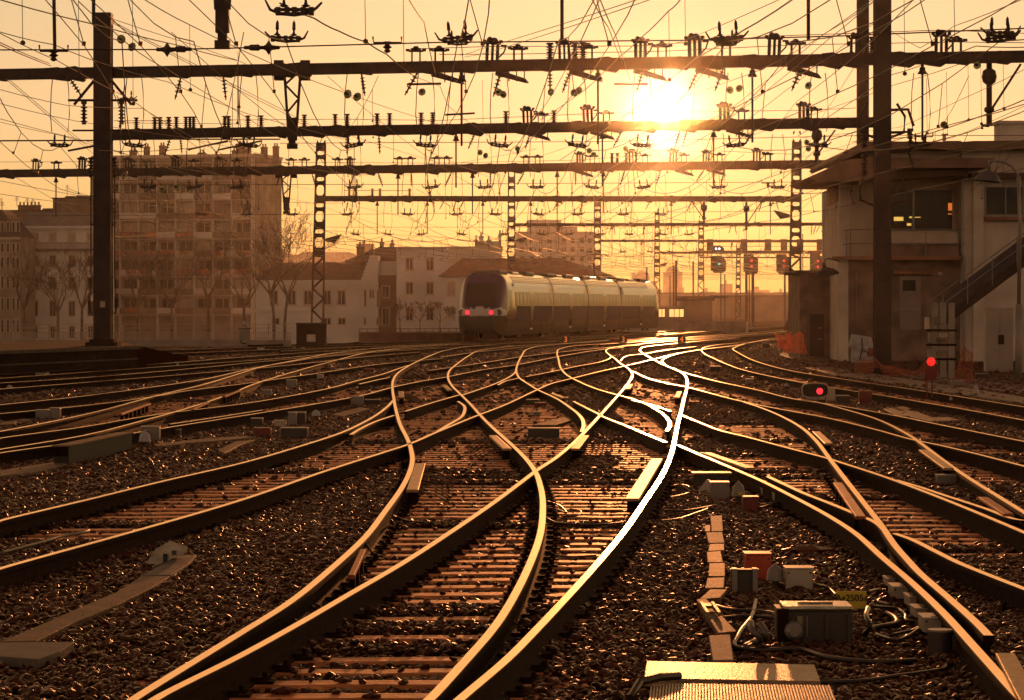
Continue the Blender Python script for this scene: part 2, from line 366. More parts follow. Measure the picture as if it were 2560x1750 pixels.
M_orust = mat('sun_tinted_rusty_plate', (0.34,0.10,0.035), 0.6, 0.2, 0.35, 12.0, bump=0.4)  # rust made brighter orange, the low sun put into its colour
GUARDS += [((2513,1632),(2590,1775),'broad golden guard plate at the lower right corner',0.11,0),
 ((2094,1206),(2152,1290),'jagged rusty guard strip left of the diverging rail',0.10,0),
 ((2458,1242),(2522,1284),'jagged rusty guard strip left of the steep switch rail',0.10,0),
 ((878,1437),(908,1372),'rusty side strip below the near left S-curve',0.05,0),
 ((300,1034),(372,1008),'rusty strip beside the golden switch rail, left',0.08,0),
 ((480,1022),(520,1004),'rusty strip beside the second switch rail, left',0.08,0),
 ((560,990),(600,974),'small rusty strip near the grey box at the switch',0.08,0)]
for (a, b, lab, w, rods) in GUARDS:
    A, B = G(*a, z=0.02), G(*b, z=0.02)
    t = (B-A).normalized(); s = Vector((t.y, -t.x, 0)); up = Vector((0,0,1)); ln = (B-A).length
    org = (A+B)/2; root = empty('guard_plate', org, lab, 'guard plate', 'guard plates in the turnouts')
    mb = MB(); mb.obox(Vector((0,0,0)), t, s, up, -ln/2, ln/2, -w/2, w/2, -0.035, 0.0)
    mb.build('plate', M_orust if 'rusty' in lab else M_check, root, bevel=0.008)
    nr = max(3, int(ln/0.8))
    for k in range(nr):
        u = -ln/2 + ln*(k+0.5)/nr; mb = MB()
        mb.obox(Vector((0,0,0)), t, s, up, u-0.06, u+0.06, -w/2+0.01, w/2-0.01, -0.17, -0.036)
        mb.build('bracket', M_rust, root)
    if rods:
        nr = max(6, int(ln/0.5))
        for k in range(nr):
            u = -ln/2 + ln*(k+0.5)/nr
            q = Vector((0,0,-0.03)) + t*u; mb = MB()
            sd = s*(rods*-1 if s.x*rods < 0 else rods)
            sd = Vector((1 if rods < 0 else -1, 0, 0))
            mb.tube([q + sd*w*0.3, q + sd*0.22 + Vector((0,-.05,-0.03)), q + sd*0.42 + Vector((0,-0.15,-0.13))], 0.008, 5)
            mb.build('tie_rod', M_check, root)

# ------------------------------------------------------------------ sleepers: rows at 0.6 m, joined under the turnouts
def x_at(key, d):
    p = RPATH[key]
    for i in range(len(p)-1):
        a, b = p[i].y, p[i+1].y
        if a != b and min(a, b) <= d <= max(a, b):
            return p[i].x + (p[i+1].x-p[i].x)*(d-a)/(b-a)
    return None
TRACKS = [('R2','R3'),('R2','R4'),('R1','R3'),('R1','R4'),('La','Lb'),('Lc','Ld'),('Lf','Le'),('Lg','Lh'),('Lf','Lc'),('Le','Ld'),('Li','Lj'),
          ('Rf','Rd'),('Re','Rd'),('Re','Rh'),('Rb','Rc'),('Ra','Rb'),('Ra','Rc'),('Ri','Rj'),('R7b','Rb'),('R6','Lb'),('R2','R7b'),('R3','R6')]
rows = []
d = 15.0
while d < 92.0:
    iv = []
    for a, b in TRACKS:
        xa, xb = x_at(a, d), x_at(b, d)
        if xa is None or xb is None: continue
        if abs(xa-xb) > 2.6 or abs(xa-xb) < 0.35: continue
        iv.append((min(xa, xb)-0.42, max(xa, xb)+0.42))
    iv.sort(); mg = []
    for a, b in iv:
        if mg and a < mg[-1][1]-0.1: mg[-1][1] = max(mg[-1][1], b)
        else: mg.append([a, b])
    hw = 0.1665*d + 0.6
    for a, b in mg:
        if random.random() < .07: continue
        while b - a > 6.4:
            rows.append((d, a, a+4.6)); a += 4.62
        if b < -hw or a > hw: continue
        rows.append((d, a, b))
    d += 0.6
SLEEPERS = rows
def sleeper_mesh(w, L_=1.0):
    mb = MB()
    n = 9
    # slightly worn plank: uneven top edge
    top = [random.uniform(-0.006, 0.004) for _ in range(n)]
    ed = [random.uniform(-0.008, 0.008) for _ in range(n)]
    vs = []; fs = []
    for i in range(n):
        u = i/(n-1)*L_
        vs += [(u, -w/2+ed[i], -0.14), (u, -w/2+ed[i], -0.008+top[i]), (u, -w/2+0.012+ed[i], top[i]), (u, w/2-0.012, top[i]), (u, w/2, -0.008+top[i]), (u, w/2, -0.14)]
    for i in range(n-1):
        for k in range(5):
            a = i*6+k; fs.append((a, a+6, a+7, a+1))
    fs += [(0,1,2,3,4,5), tuple((n-1)*6+k for k in (5,4,3,2,1,0))]
    mb.poly(vs, fs)
    return mb.mesh('sleeper', M_wood)
SM = [sleeper_mesh(0.24) for _ in range(6)]
vis = sorted(rows)[:300]; rest = sorted(rows)[300:]
side_name = lambda x: 'left' if x < -2.2 else ('right' if x > 2.6 else 'middle')
for (d, a, b) in vis:
    o = bpy.data.objects.new('sleeper', random.choice(SM)); COL.objects.link(o)
    o.location = (a, d + random.uniform(-.02,.02), -0.168 + random.uniform(-.006, .004)); o.scale = (b-a, random.uniform(.9,1.08), 1)
    o.rotation_euler = (0, 0, random.uniform(-.012, .012))
    ln = 'long turnout timber' if b-a > 3.0 else 'wooden sleeper'
    tag(o, f'worn {ln} half sunk in ballast under the {side_name((a+b)/2)} rails', 'sleeper', f'sleepers under the {side_name((a+b)/2)} rails')
mb = MB()
for (d, a, b) in rest:
    mb.box(a, b, d-0.12, d+0.12, -0.30, -0.168)
if rest: tag(mb.build('sleepers_beyond', M_wood), 'distant weathered sleepers lying between the far rails', 'sleepers', kind='stuff')

# ------------------------------------------------------------------ ground: yard plateau with ballast, low city ground beyond
def bed_z(x, d):
    return -0.215
mb = MB()
# yard sheet: full width up to the fence line, beyond it only to the right of the yard edge; the city lies lower
EDGE = [(160.6,-11.5),(185,-9.6),(205,-8.4),(262,1.0),(400,26),(700,90),(1500,280)]
def edge_x(y):
    for (a, xa), (b, xb) in zip(EDGE, EDGE[1:]):
        if a <= y <= b: return xa+(xb-xa)*(y-a)/(b-a)
nx = 64
ys = [8 + (160.5-8)*(j/60)**1.6 for j in range(61)] + [160.6 + (1500-160.6)*(j/34)**2 for j in range(35)]
vs = []; fs = []
for j, y in enumerate(ys):
    xl = -(45 + y*0.3) if y < 160.55 else edge_x(y); xr = 45 + y*0.5
    for i in range(nx+1):
        vs.append((xl+(xr-xl)*i/nx, y, -0.215 + random.uniform(-.012,.012)))
ny = len(ys)-1
for j in range(ny):
    for i in range(nx):
        a = j*(nx+1)+i; fs.append((a, a+1, a+nx+2, a+nx+1))
n0 = len(vs)      # retaining face down to the city level
bd = [(-(45+160.5*.3),160.55)] + [(x, y) for y, x in EDGE]
for x, y in bd: vs += [(x, y, -.20), (x, y, -6)]
for k in range(len(bd)-1): fs.append((n0+2*k, n0+2*k+2, n0+2*k+3, n0+2*k+1))
mb.poly(vs, fs)
tag(mb.build('ground', M_ball, smooth=True), kind='structure')

mb = MB(); mb.poly([(-4000,-200,-5.6),(4000,-200,-5.6),(4000,8000,-5.6),(-4000,8000,-5.6)], [(0,1,2,3)])
tag(mb.build('street', M_ball), kind='structure')
# ------------------------------------------------------------------ ballast stones: nobody could count them
def stone_mesh(i):
    rnd = random.Random(100+i)
    import bmesh
    bm = bmesh.new(); bmesh.ops.create_icosphere(bm, subdivisions=1, radius=1.0)
    # cut the ball with random planes: angular crushed granite
    for k in range(7):
        n = Vector((rnd.gauss(0,1), rnd.gauss(0,1), rnd.gauss(0,.8))).normalized(); h = rnd.uniform(.55,.85)
        for v in bm.verts:
            q = v.co.dot(n)
            if q > h: v.co -= n*(q-h)
    for v in bm.verts:
        v.co.x *= 1.05; v.co.y *= 0.85; v.co.z *= 0.50
    me = bpy.data.meshes.new('stone'); bm.to_mesh(me); bm.free(); me.materials.append(M_stone)
    return me
SC = bpy.data.collections.new('stone_kinds')
for i in range(8):
    o = bpy.data.objects.new('stone_kind', stone_mesh(i)); SC.objects.link(o)

def row_ivs():
    dd = {}
    for (d, a, b) in SLEEPERS: dd.setdefault(round(d/0.6*10), []).append((d, a, b))
    return dd
RIV = {}
for (d, a, b) in SLEEPERS: RIV.setdefault(int(round((d-15.0)/0.6)), []).append((a, b))
def on_track(x, y):
    k = int(round((y-15.0)/0.6))
    for (a, b) in RIV.get(k, ()):
        if a-0.05 < x < b+0.05: return (y-15.0)/0.6-k, a, b
    return None
KEEP_OUT = []      # boxes (x0,x1,y0,y1) where slabs and troughs lie
def stones(name, y0, y1, dens, size, seed, mask=None):
    rnd = random.Random(seed); pts = []; scl = []; rot = []
    y = y0; A = 0.1665
    n = int(sum(dens*(2*(A*(y0+(y1-y0)*(k+.5)/50)+.3))*(y1-y0)/50 for k in range(50)))
    for _ in range(n):
        while True:
            yy = rnd.uniform(y0, y1)
            if rnd.random() < (yy/y1): break
        hw = A*yy+.3; x = rnd.uniform(-hw, hw)
        if mask and not mask(x, yy): continue
        z = -0.168 + rnd.uniform(-.022,.022)
        t = on_track(x, yy)
        if t:
            f, a, b = t
            edge = min(x-a, b-x)
            if edge > 0.30 or rnd.random() < .08:
                if abs(f) < 0.21 and rnd.random() > 0.03: continue
                z = -0.200 + rnd.uniform(-.012,.014)
                if abs(f) < .21: z = -0.155
        skip = False
        for (kx0,kx1,ky0,ky1) in KEEP_OUT:
            if kx0 < x < kx1 and ky0 < yy < ky1: skip = True; break
        if skip: continue
        s = size*(rnd.uniform(.45,1.2) if rnd.random() < .85 else rnd.uniform(1.1,1.75))
        if rnd.random() < .02: s *= 1.5
        pts.append((x, yy, z)); scl.append(s); rot += [rnd.gauss(0,.35), rnd.gauss(0,.35), rnd.uniform(0,6.28)]
    me = bpy.data.meshes.new(name); me.from_pydata(pts, [], [])
    at = me.attributes.new('sz', 'FLOAT', 'POINT'); at.data.foreach_set('value', scl)
    ar = me.attributes.new('rt', 'FLOAT_VECTOR', 'POINT'); ar.data.foreach_set('vector', rot)
    o = bpy.data.objects.new(name, me); COL.objects.link(o)
    ng = bpy.data.node_groups.new(name+'_nodes', 'GeometryNodeTree')
    ng.interface.new_socket('Geometry', in_out='INPUT', socket_type='NodeSocketGeometry')
    ng.interface.new_socket('Geometry', in_out='OUTPUT', socket_type='NodeSocketGeometry')
    gi = ng.nodes.new('NodeGroupInput'); go = ng.nodes.new('NodeGroupOutput')
    ip = ng.nodes.new('GeometryNodeInstanceOnPoints'); ci = ng.nodes.new('GeometryNodeCollectionInfo')
    ci.inputs['Collection'].default_value = SC; ci.inputs['Separate Children'].default_value = True; ci.inputs['Reset Children'].default_value = True
    a1 = ng.nodes.new('GeometryNodeInputNamedAttribute'); a1.data_type = 'FLOAT'; a1.inputs['Name'].default_value = 'sz'
    a2 = ng.nodes.new('GeometryNodeInputNamedAttribute'); a2.data_type = 'FLOAT_VECTOR'; a2.inputs['Name'].default_value = 'rt'
    ng.links.new(gi.outputs[0], ip.inputs['Points']); ng.links.new(ci.outputs[0], ip.inputs['Instance'])
    ip.inputs['Pick Instance'].default_value = True
    ng.links.new(a1.outputs['Attribute'], ip.inputs['Scale']); ng.links.new(a2.outputs['Attribute'], ip.inputs['Rotation'])
    ng.links.new(ip.outputs[0], go.inputs[0])
    md = o.modifiers.new('scatter', 'NODES'); md.node_group = ng
    tag(o, 'dark glinting crushed stone ballast filling the beds between the rails', 'ballast', kind='stuff')
    return o
# ------------------------------------------------------------------ catenary gantries
X0, X1 = Vector((1,0,0)), Vector((0,1,0)); UP = Vector((0,0,1))
def fit_mesh(name, fn, m):
    mb = MB(); fn(mb); return mb.mesh(name, m)
def f_twin(mb):       # two riveted uprights carrying a clamped cross piece
    for s in (-1, 1):
        mb.box(s*0.19-0.05, s*0.19+0.05, -0.10, 0.10, 0, 0.62)
        for k in range(5): mb.box(s*0.19-0.065, s*0.19+0.065, -0.07, 0.07, 0.10+k*0.1, 0.125+k*0.1)
    mb.box(-0.30, 0.30, -0.06, 0.06, 0.60, 0.67)
    mb.box(-0.36, -0.24, -0.10, 0.10, 0.66, 0.76); mb.box(0.24, 0.36, -0.10, 0.10, 0.66, 0.76)
    mb.lathe((-0.22,0,0.76), (1,0,-.12), [(0,.05),(.04,.12),(.12,.14),(.18,.10),(.26,.13),(.34,.12),(.42,.04)], 9)
    mb.box(-.04,.05,-.08,.08,0,.6); mb.box(.3,.52,-.03,.03,.52,.60); mb.tube([(.22,0,.1),(.42,0,.32),(.50,0,.56)],.03,5)
def f_small(mb):
    for s in (-1, 1): mb.box(s*0.13-0.025, s*0.13+0.025, -0.05, 0.05, 0, 0.34)
    mb.box(-0.24, 0.24, -0.05, 0.05, 0.33, 0.39)
    mb.lathe((0,0,0.39), (0,0,1), [(0,.17),(.05,.19),(.08,.10),(.13,.06)], 9)
    mb.box(-0.33, -0.20, -0.04, 0.04, 0.35, 0.43); mb.box(0.20, 0.33, -0.04, 0.04, 0.35, 0.43)
def f_post(mb):
    pr = [(0,.07),(.04,.07)]
    for k in range(5): pr += [(.06+k*.10,.045),(.09+k*.10,.115),(.12+k*.10,.045)]
    pr += [(.58,.05),(.60,.09),(.66,.09)]
    mb.lathe((0,0,0), (0,0,1), pr, 9)
def f_string(mb):     # hangs down from the origin
    pr = [(0,.03),(.10,.05),(.14,.03)]
    for k in range(4): pr += [(.20+k*.17,.035),(.25+k*.17,.14),(.28+k*.17,.05)]
    pr += [(.92,.03),(.98,.07),(1.05,.03),(1.15,.03)]
    mb.lathe((0,0,0), (0,0,-1), pr, 9)
def f_clamp(mb):
    mb.poly([(-0.42,-.24,.20),(0.0,-.24,.24),(0.42,-.24,.13),(0.42,-.24,-.22),(0.30,-.24,-.30),(-0.10,-.24,-.24),(-0.42,-.24,-.16),
             (-0.42,.24,.20),(0.0,.24,.24),(0.42,.24,.13),(0.42,.24,-.22),(0.30,.24,-.30),(-0.10,.24,-.24),(-0.42,.24,-.16)],
            [(0,1,2,3,4,5,6),(13,12,11,10,9,8,7)] + [(i,(i+1)%7+0,(i+1)%7+7,i+7) for i in range(7)])
    for q in (-.34,-.16,.16,.34): mb.lathe((q,-.24,-.16), (0,-1,0), [(0,.03),(.03,.03)], 6)
def f_strut(mb):      # slanting stay bracket sticking out beside the beam
    mb.poly([(-0.05,-.06,-.1),(0.9,-.06,-.42),(1.0,-.06,-.56),(0.9,-.06,-.56),(-0.1,-.06,-.3),(-0.05,.06,-.1),(0.9,.06,-.42),(1.0,.06,-.56),(0.9,.06,-.56),(-0.1,.06,-.3)],
            [(0,1,2,3,4),(9,8,7,6,5)] + [(i,(i+1)%5,(i+1)%5+5,i+5) for i in range(5)])
    for k in (.35,.6,.85): mb.box(k-.02, k+.02, -.03, .03, -.5, -.1)
FM = {'twin': fit_mesh('bracket', f_twin, M_iron), 'small': fit_mesh('bracket', f_small, M_iron), 'post': fit_mesh('insulator', f_post, M_ins),
      'string': fit_mesh('insulator', f_string, M_ins), 'clamp': fit_mesh('clamp', f_clamp, M_beam), 'strut': fit_mesh('stay_bracket', f_strut, M_beam)}
def part(name, me, parent, loc, rot=(0,0,0), sc=1.0):
    o = bpy.data.objects.new(name, me); COL.objects.link(o); o.parent = parent
    o.location = loc; o.rotation_euler = rot; o.scale = (sc,)*3 if isinstance(sc, (int,float)) else sc
    return o

def lattice(mb, a, b, wa, wb, n, br=0.03):
    pass
def beam_parts(root, A, B, th, wd, box=False):
    """riveted beam between two points, stiffeners and flanges in one run"""
    t = (B-A).normalized(); s = Vector((-t.y, t.x, 0)).normalized(); u = t.cross(s); u = -u if u.z < 0 else u
    ln = (B-A).length; O = Vector((0,0,0)); org = A - Vector(root.location)
    mb = MB()
    mb.obox(org, t, s, u, 0, ln, -wd/2+.05, wd/2-.05, -th/2+.02, th/2-.02)
    mb.obox(org, t, s, u, 0, ln, -wd/2, wd/2, -th/2-.015, -th/2+.018)
    mb.obox(org, t, s, u, 0, ln, -wd/2, wd/2, th/2-.018, th/2+.015)
    k = 0.0
    while k < ln:
        mb.obox(org, t, s, u, k, k+.03, -wd/2+.01, -wd/2+.052, -th/2+.02, th/2-.02); k += 1.9
    mb.build('beam', M_beam, root)
    return t

GP = {}
def gantry(key, pl, pr, th, label, twins=(), smalls=(), posts=(), strings=(), clamps=(), struts=(), rods=(), rod_z=7.15, H=9.72, fsc=1.0):
    (xa, ya), (xb, yb) = pl, pr
    da = (H-CH)*F/(HY-ya); db = (H-CH)*F/(HY-yb)
    A = P(xa, ya, da); B = P(xb, yb, db)
    root = empty('catenary_gantry', (A+B)/2, label, 'overhead gantry', 'gantries spanning the tracks')
    R = Vector(root.location)
    beam_parts(root, A, B, th, th*1.05)
    def at(px):      # point on the beam axis seen at column px
        lo, hi = 0.0, 1.0
        for _ in range(40):
            m = (lo+hi)/2; q = A + (B-A)*m
            if CX + q.x*F/q.y < px: lo = m
            else: hi = m
        return A + (B-A)*lo
    GP[key] = at
    rnd = random.Random(hash(key) % 1000 if False else len(key)*7+int(da))
    for x in twins: part('bracket', FM['twin'], root, at(x)+UP*(th/2)-R, (0,rnd.uniform(-.05,.05),rnd.uniform(-.3,.3)), fsc*rnd.uniform(.72,.92))
    for x in smalls: part('bracket', FM['small'], root, at(x)+UP*(th/2)-R, (0,0,rnd.uniform(-.15,.15)), fsc)
    for x in posts: part('insulator', FM['post'], root, at(x)+UP*(th/2)-R, (0,0,0), (1.35,1.35,.82))
    for x, a in strings: part('insulator', FM['string'], root, at(x)-UP*(th/2)-R, (rnd.uniform(-.2,.2), a, 0), fsc*rnd.uniform(.62,.78))
    for x in clamps: part('clamp', FM['clamp'], root, at(x)-R, (0,0,0), (fsc*rnd.uniform(.7,1.1), th*1.25/.5, th/.36*rnd.uniform(.80,1.05)))
    for x in struts: part('stay_bracket', FM['strut'], root, at(x)-R, (0,0,0), fsc)
    for x in rods:
        q = at(x)-UP*(th/2)-R; mb = MB()
        mb.lathe(q, (0,0,-1), [(0,.05),(.10,.05),(.12,.09),(.22,.10),(.32,.17),(.34,.05)], 9)
        mb.tube([q-UP*.3, Vector((q.x, q.y, rod_z-R.z))], 0.035, 6)
        mb.build('hanger_rod', M_iron, root)
    return root, A, B

g1, A1, B1 = gantry('1', (-60,187.5), (2640,140), .33, 'nearest full-width gantry beam, its left mast on the dark platform end',
    twins=(1230,1411,1601,1737,1935,2353,2140), smalls=(1040,1098,1295,1470,1655,1815,1989,2392), posts=(1375,1438,1457,2180),
    strings=((174,-.6),(453,.25),(558,-.1),(904,-.15),(1044,.5),(1253,.3),(1375,0),(1427,.35),(1609,.3),(1749,.45),(1809,.35),(2005,.4),(2229,.4)),
    clamps=(-5,146,190,442,552,610,706,750,908,1065,1160,1250,1360,1440,1520,1600,1700,1780,1885,1995,2080,2130,2250,2330,2400,2500), struts=(1085,1245,1430,1590,1745,1975), rods=(1154,1495,1881,2306))
g2, A2, B2 = gantry('2', (256,336.3), (2205,305.7), .40, 'second gantry beam, low enough to cross just under the sun',
    twins=(1319,1470,1811,2009), smalls=(1353,1516,1854,2036), posts=(341,387,400,422,441,465,475,484,562,571,620,653,761,838,868,943,974,1053,1082,1265,1385),
    strings=((426,.3),(451,-.1),(947,-.05),(1187,.4),(1326,.3),(1555,.5),(1718,.3),(1888,.6),(868,0),(1700,.3)),
    clamps=(300,350,405,452,560,610,700,790,850,945,1055,1120,1185,1300,1340,1450,1490,1540,1620,1720,1785,1830,1910,2020,2095,2150), struts=(1320,1480,1820), rods=(1140,1506,1784))
g3, A3, B3 = gantry('3', (-160,436), (2330,407.5), .42, 'third gantry beam from the left edge to behind the signal box roof',
    twins=(89,205,321,438,550,1450,1582,1683,1765,1892), smalls=(141,372,484,592,728,761,844,875,999,1026,1092,1117,1315,1344,1481,1613,1710,1799,1919), posts=(1530,1543,1566,875),
    strings=((885,.3),(945,-.35),(1028,0),(1129,.45),(1226,0),(1311,.5),(1439,0),(1524,.5),(1562,.3),(1652,.3),(1761,.6),(1811,.2),(700,.3),(780,-.3)),
    clamps=(20,150,255,330,390,445,490,560,600,640,705,800,880,925,990,1080,1180,1225,1290,1335,1440,1475,1520,1600,1640,1700,1790,1880,1950,2030), struts=(1440,1690,1770), rods=(140,995,1181,1393,1508))
g4, A4, B4 = gantry('4', (806,496.5), (1996,497.5), .36, 'fourth gantry, a slim level beam between two lattice masts',
    posts=(873,890,931,950,1024), smalls=(), strings=((870,.2),(1110,.5),(1140,.3),(1160,.6),(1295,.2),(1395,.5),(1455,.1),(1625,.5),(1730,.5),(1750,-.5),(1905,.3),(1940,-.3)),
    clamps=(880,925,980,1016,1070,1140,1207,1290,1350,1393,1455,1510,1570,1620,1680,1725,1780,1830,1900,1950), rods=(943,1068,1207,1327,1393,1678,1926), fsc=.9)
g5, A5, B5 = gantry('5', (1283,562), (2150,560), .27, 'fifth gantry beam, thin in the haze',
    strings=((1300,.2),(1400,.4),(1530,.4),(1535,-.1),(1610,.1),(1680,.2),(1695,-.1),(1828,.3),(1837,-.2),(2030,.1),(2040,.3),(2050,.5),(2062,.5)),
    clamps=(1320,1397,1455,1530,1582,1610,1680,1763,1826,1866,1897,1968,2000), rods=(1397,1530,1610,1866), rod_z=6.9)
g6, A6, B6 = gantry('6', (1496,602), (2180,602.5), .25, 'sixth gantry beam, faint behind the lattice masts',
    strings=((1590,.1),(1640,.3),(1720,.3),(1830,.2)), clamps=(1560,1603,1682,1720,1790,1830,1900), rods=(1603,1682,1830), rod_z=6.9)
g7, A7, B7 = gantry('7', (1646,631.6), (2230,632), .28, 'seventh gantry beam, farthest, level with the signal row',
    strings=((1682,.1),(1725,.3)), clamps=(1682,1709,1800,1930), rods=(1682,), rod_z=6.9)

# masts of the near gantries: plain riveted columns
def column(px0, px1, ytop, base_z, d, label, pname='gantry_mast'):
    w = (px1-px0)*d/F; c = P((px0+px1)/2, HY, d); zt = CH + (HY-ytop)*d/F
    root = empty(pname, (c.x, d, base_z), label, 'mast', 'masts of the near gantries')
    h = zt-base_z; mb = MB()
    fl = 0.045
    mb.box(-w/2, w/2, -w/2, -w/2+fl, 0, h); mb.box(-w/2, w/2, w/2-fl, w/2, 0, h)
    mb.box(-w/2+.035, w/2-.035, -w/2+fl, w/2-fl, 0, h-.02)
    mb.build('shaft', M_iron, root)
    mb = MB(); k = .4
    while k < h:
        for s in (-1, 1): mb.lathe((s*w*.38, -w/2, k), (0,-1,0), [(0,.02),(.018,.018)], 6)
        k += .35
    mb.build('rivets', M_iron, root)
    mb = MB(); mb.box(-w*.9, w*.9, -w*.9, w*.9, -.02, .10); mb.box(-w*.7, w*.7, -w*.7, w*.7, .10, .2); mb.build('base_plate', M_dconc, root)
    return root, w, h
c1, w1, h1 = column(236, 280, 36, 0.68, 102.0, 'thick square mast standing on the dark platform end, conduits on both sides')
# cap, conduits, ladder frame of the left mast
mb = MB(); mb.box(-w1*.55, w1*.5, -w1*.55, w1*.55, h1-.35, h1+.04); mb.build('cap', M_iron, c1)
for s in (-1, 1):
    mb = MB(); x = s*(w1/2+.10)
    mb.tube([(x+s*.02, -.1, h1-6.2), (x, -.1, 5.6), (x, -.1, 2.3)], .022, 6)
    mb.build('conduit', M_iron, c1)
    mb = MB()
    mb.tube([(s*w1/2, -.1, 2.25), (x+s*.02, -.1, 2.25), (x+s*.04, -.1, 1.05), (s*w1/2, -.1, 1.05)], .03, 6)
    mb.tube([(x+s*.05, -.1, 1.7), (x+s*.09, -.1, 1.68), (x+s*.06, -.1, 1.15), (x, -.1, 1.05)], .022, 6)
    mb.tube([(s*w1/2, -.1, 4.0), (x, -.1, 4.0)], .03, 6)
    mb.build('ladder_frame', M_iron, c1)
    # insulators and stay arms below the beam
    mb = MB(); mb.tube([(s*w1/2, -.1, 8.75), (s*.95, -.1, 7.95)], .05, 6); mb.tube([(s*w1/2, -.1, 8.1), (s*1.15, -.1, 8.1)], .045, 6)
    mb.tube([(s*w1/2, -.1, 7.1), (s*1.0, -.1, 7.1)], .035, 6); mb.build('arm', M_iron, c1)
    part('insulator', FM['post'], c1, (s*.62, -.1, 7.3), (0,0,0), 1.15)
    part('insulator', FM['post'], c1, (x, -.1, 5.55), (0,0,0), 1.0)
mb = MB(); mb.box(-.06, .10, -w1/2-.02, -w1/2-.003, 1.25, 1.45); mb.build('number_plate', mat('plate_paint', (.45,.38,.30), .6), c1)
c2, w2, h2 = column(2185, 2226, -30, -0.15, 95.5, 'tall steel mast standing in front of the signal box balcony')
for k, z in enumerate((h2*.0+8.2, 7.5, 6.9)):
    mb = MB(); mb.tube([(w2/2,0,z),(w2/2+.55,0,z+.02),(w2/2+.72,0,z-.5)], .05, 6); mb.build('arm', M_iron, c2)
part('insulator', FM['post'], c2, (w2/2+.62,0,6.9), (0,0,0), 1.1); part('insulator', FM['post'], c2, (-w2/2-.3,0,7.0), (0,0,0), 1.1); part('insulator', FM['post'], c2, (-w2/2-.3,0,6.1), (0,0,0), 1.1)
mb = MB()
for s in (-1,1):
    for z in (8.25, 6.15):
        mb.tube([(s*w2/2,0,z-.9),(s*(w2/2+.42),0,z-.75),(s*(w2/2+.45),0,z-.25),(s*(w2/2+.2),0,z+.15)], .045, 6)
mb.build('guard_hoop', M_iron, c2)
c3, w3, h3 = column(2143, 2171, -30, -0.15, 130.5, 'slender mast rising behind the signal box roof')
column(-132, -104, 340, -.15, 181.0, 'mast carrying the third beam beyond the left edge')
column(2640, 2680, -30, -.15, 94.0, 'outer right mast of the nearest beam')

def lattice_mast(px_top, wt, px_bot, wb, ytop, d, label, box=True, lamp=None, ybot=None):
    zt = CH + (HY-ytop)*d/F; zb = -.2
    xt = (px_top-CX)*d/F; xb = (px_bot-CX)*d/F; h = zt-zb; wt = wt*d/F; wb = wb*d/F
    root = empty('lattice_mast', (xb, d, zb), label, 'mast', 'lattice masts of the far gantries')
    def edge(s, z): return Vector((xt-xb, 0, 0))*(z/h) + Vector((s*(wb+(wt-wb)*z/h)/2, 0, z))
    for s in (-1, 1):
        mb = MB()
        for y in (-.18, .18):
            a, b = edge(s, 0), edge(s, h)
            mb.poly([a+Vector((-.06,y-.04,0)), a+Vector((.06,y-.04,0)), a+Vector((.06,y+.04,0)), a+Vector((-.06,y+.04,0)),
                     b+Vector((-.06,y-.04,0)), b+Vector((.06,y-.04,0)), b+Vector((.06,y+.04,0)), b+Vector((-.06,y+.04,0))],
                    [(0,3,2,1),(4,5,6,7),(0,1,5,4),(1,2,6,5),(2,3,7,6),(3,0,4,7)])
        mb.build('leg', M_iron, root)
    mb = MB(); z = 0.3; s = 1
    zs = h*.42
    while z < zs:
        st = max(.55, (wb+(wt-wb)*z/h)*.95); z2 = min(z+st, zs)
        for y in (-.2, .2):
            mb.tube([edge(-s, z)+Vector((0,y,0)), edge(s, z2)+Vector((0,y,0))], .065, 4)
        z = z2; s = -s
    mb.build('cross_bracing', M_iron, root)
    # battened upper part: plates leaving slots and lozenge holes
    mb = MB(); k = 0
    while z < h-.1:
        w = (wb+(wt-wb)*z/h)/2
        a = edge(-1, z); 
        ph = .28 if k % 2 else .55
        l, r = edge(-1, z), edge(1, z); l2, r2 = edge(-1, z+ph), edge(1, z+ph)
        for y in (-.2, .2):
            mb.poly([l+Vector((0,y-.01,0)), r+Vector((0,y-.01,0)), r2+Vector((0,y-.01,0)), l2+Vector((0,y-.01,0)), l+Vector((0,y+.01,0)), r+Vector((0,y+.01,0)), r2+Vector((0,y+.01,0)), l2+Vector((0,y+.01,0))],
                    [(0,3,2,1),(4,5,6,7),(0,1,5,4),(1,2,6,5),(2,3,7,6),(3,0,4,7)])
            # corner gussets give the hole its lozenge shape
            zt_ = z+ph; gap = .30 if k % 2 else .75
            for (zz, sg) in ((zt_, 1), (zt_+gap, -1)):
                for s_ in (-1, 1):
                    q = edge(s_, zz)
                    mb.poly([q+Vector((0,y,0)), q+Vector((-s_*w*.5,y,0)), q+Vector((0,y,sg*gap*.34))], [(0,1,2)])
        z += ph + (.30 if k % 2 else .75); k += 1
    mb.build('batten_plates', M_iron, root)
    if lamp:
        for (sd, yl) in lamp:
            q = edge(sd, CH+(HY-yl)*d/F-zb); mb = MB()
            mb.tube([q, q+Vector((sd*.4,-.1,.05))], .05, 5)
            mb.poly([q+Vector((sd*.15,-.3,.12)), q+Vector((sd*1.25,-.3,.42)), q+Vector((sd*1.05,-.3,.12)), q+Vector((sd*.75,-.3,-.22)), q+Vector((sd*.15,-.3,-.12)),
                     q+Vector((sd*.15,.3,.12)), q+Vector((sd*1.25,.3,.42)), q+Vector((sd*1.05,.3,.12)), q+Vector((sd*.75,.3,-.22)), q+Vector((sd*.15,.3,-.12))],
                    [(0,1,2,3,4),(9,8,7,6,5),(0,5,6,1),(1,6,7,2),(2,7,8,3),(3,8,9,4),(4,9,5,0)])
            mb.build('floodlight', M_iron, root)
    return root
lattice_mast(803, 21, 793, 30, 359, 221.5, 'lattice mast left of the train, floodlight halfway up', lamp=[(1,600)])
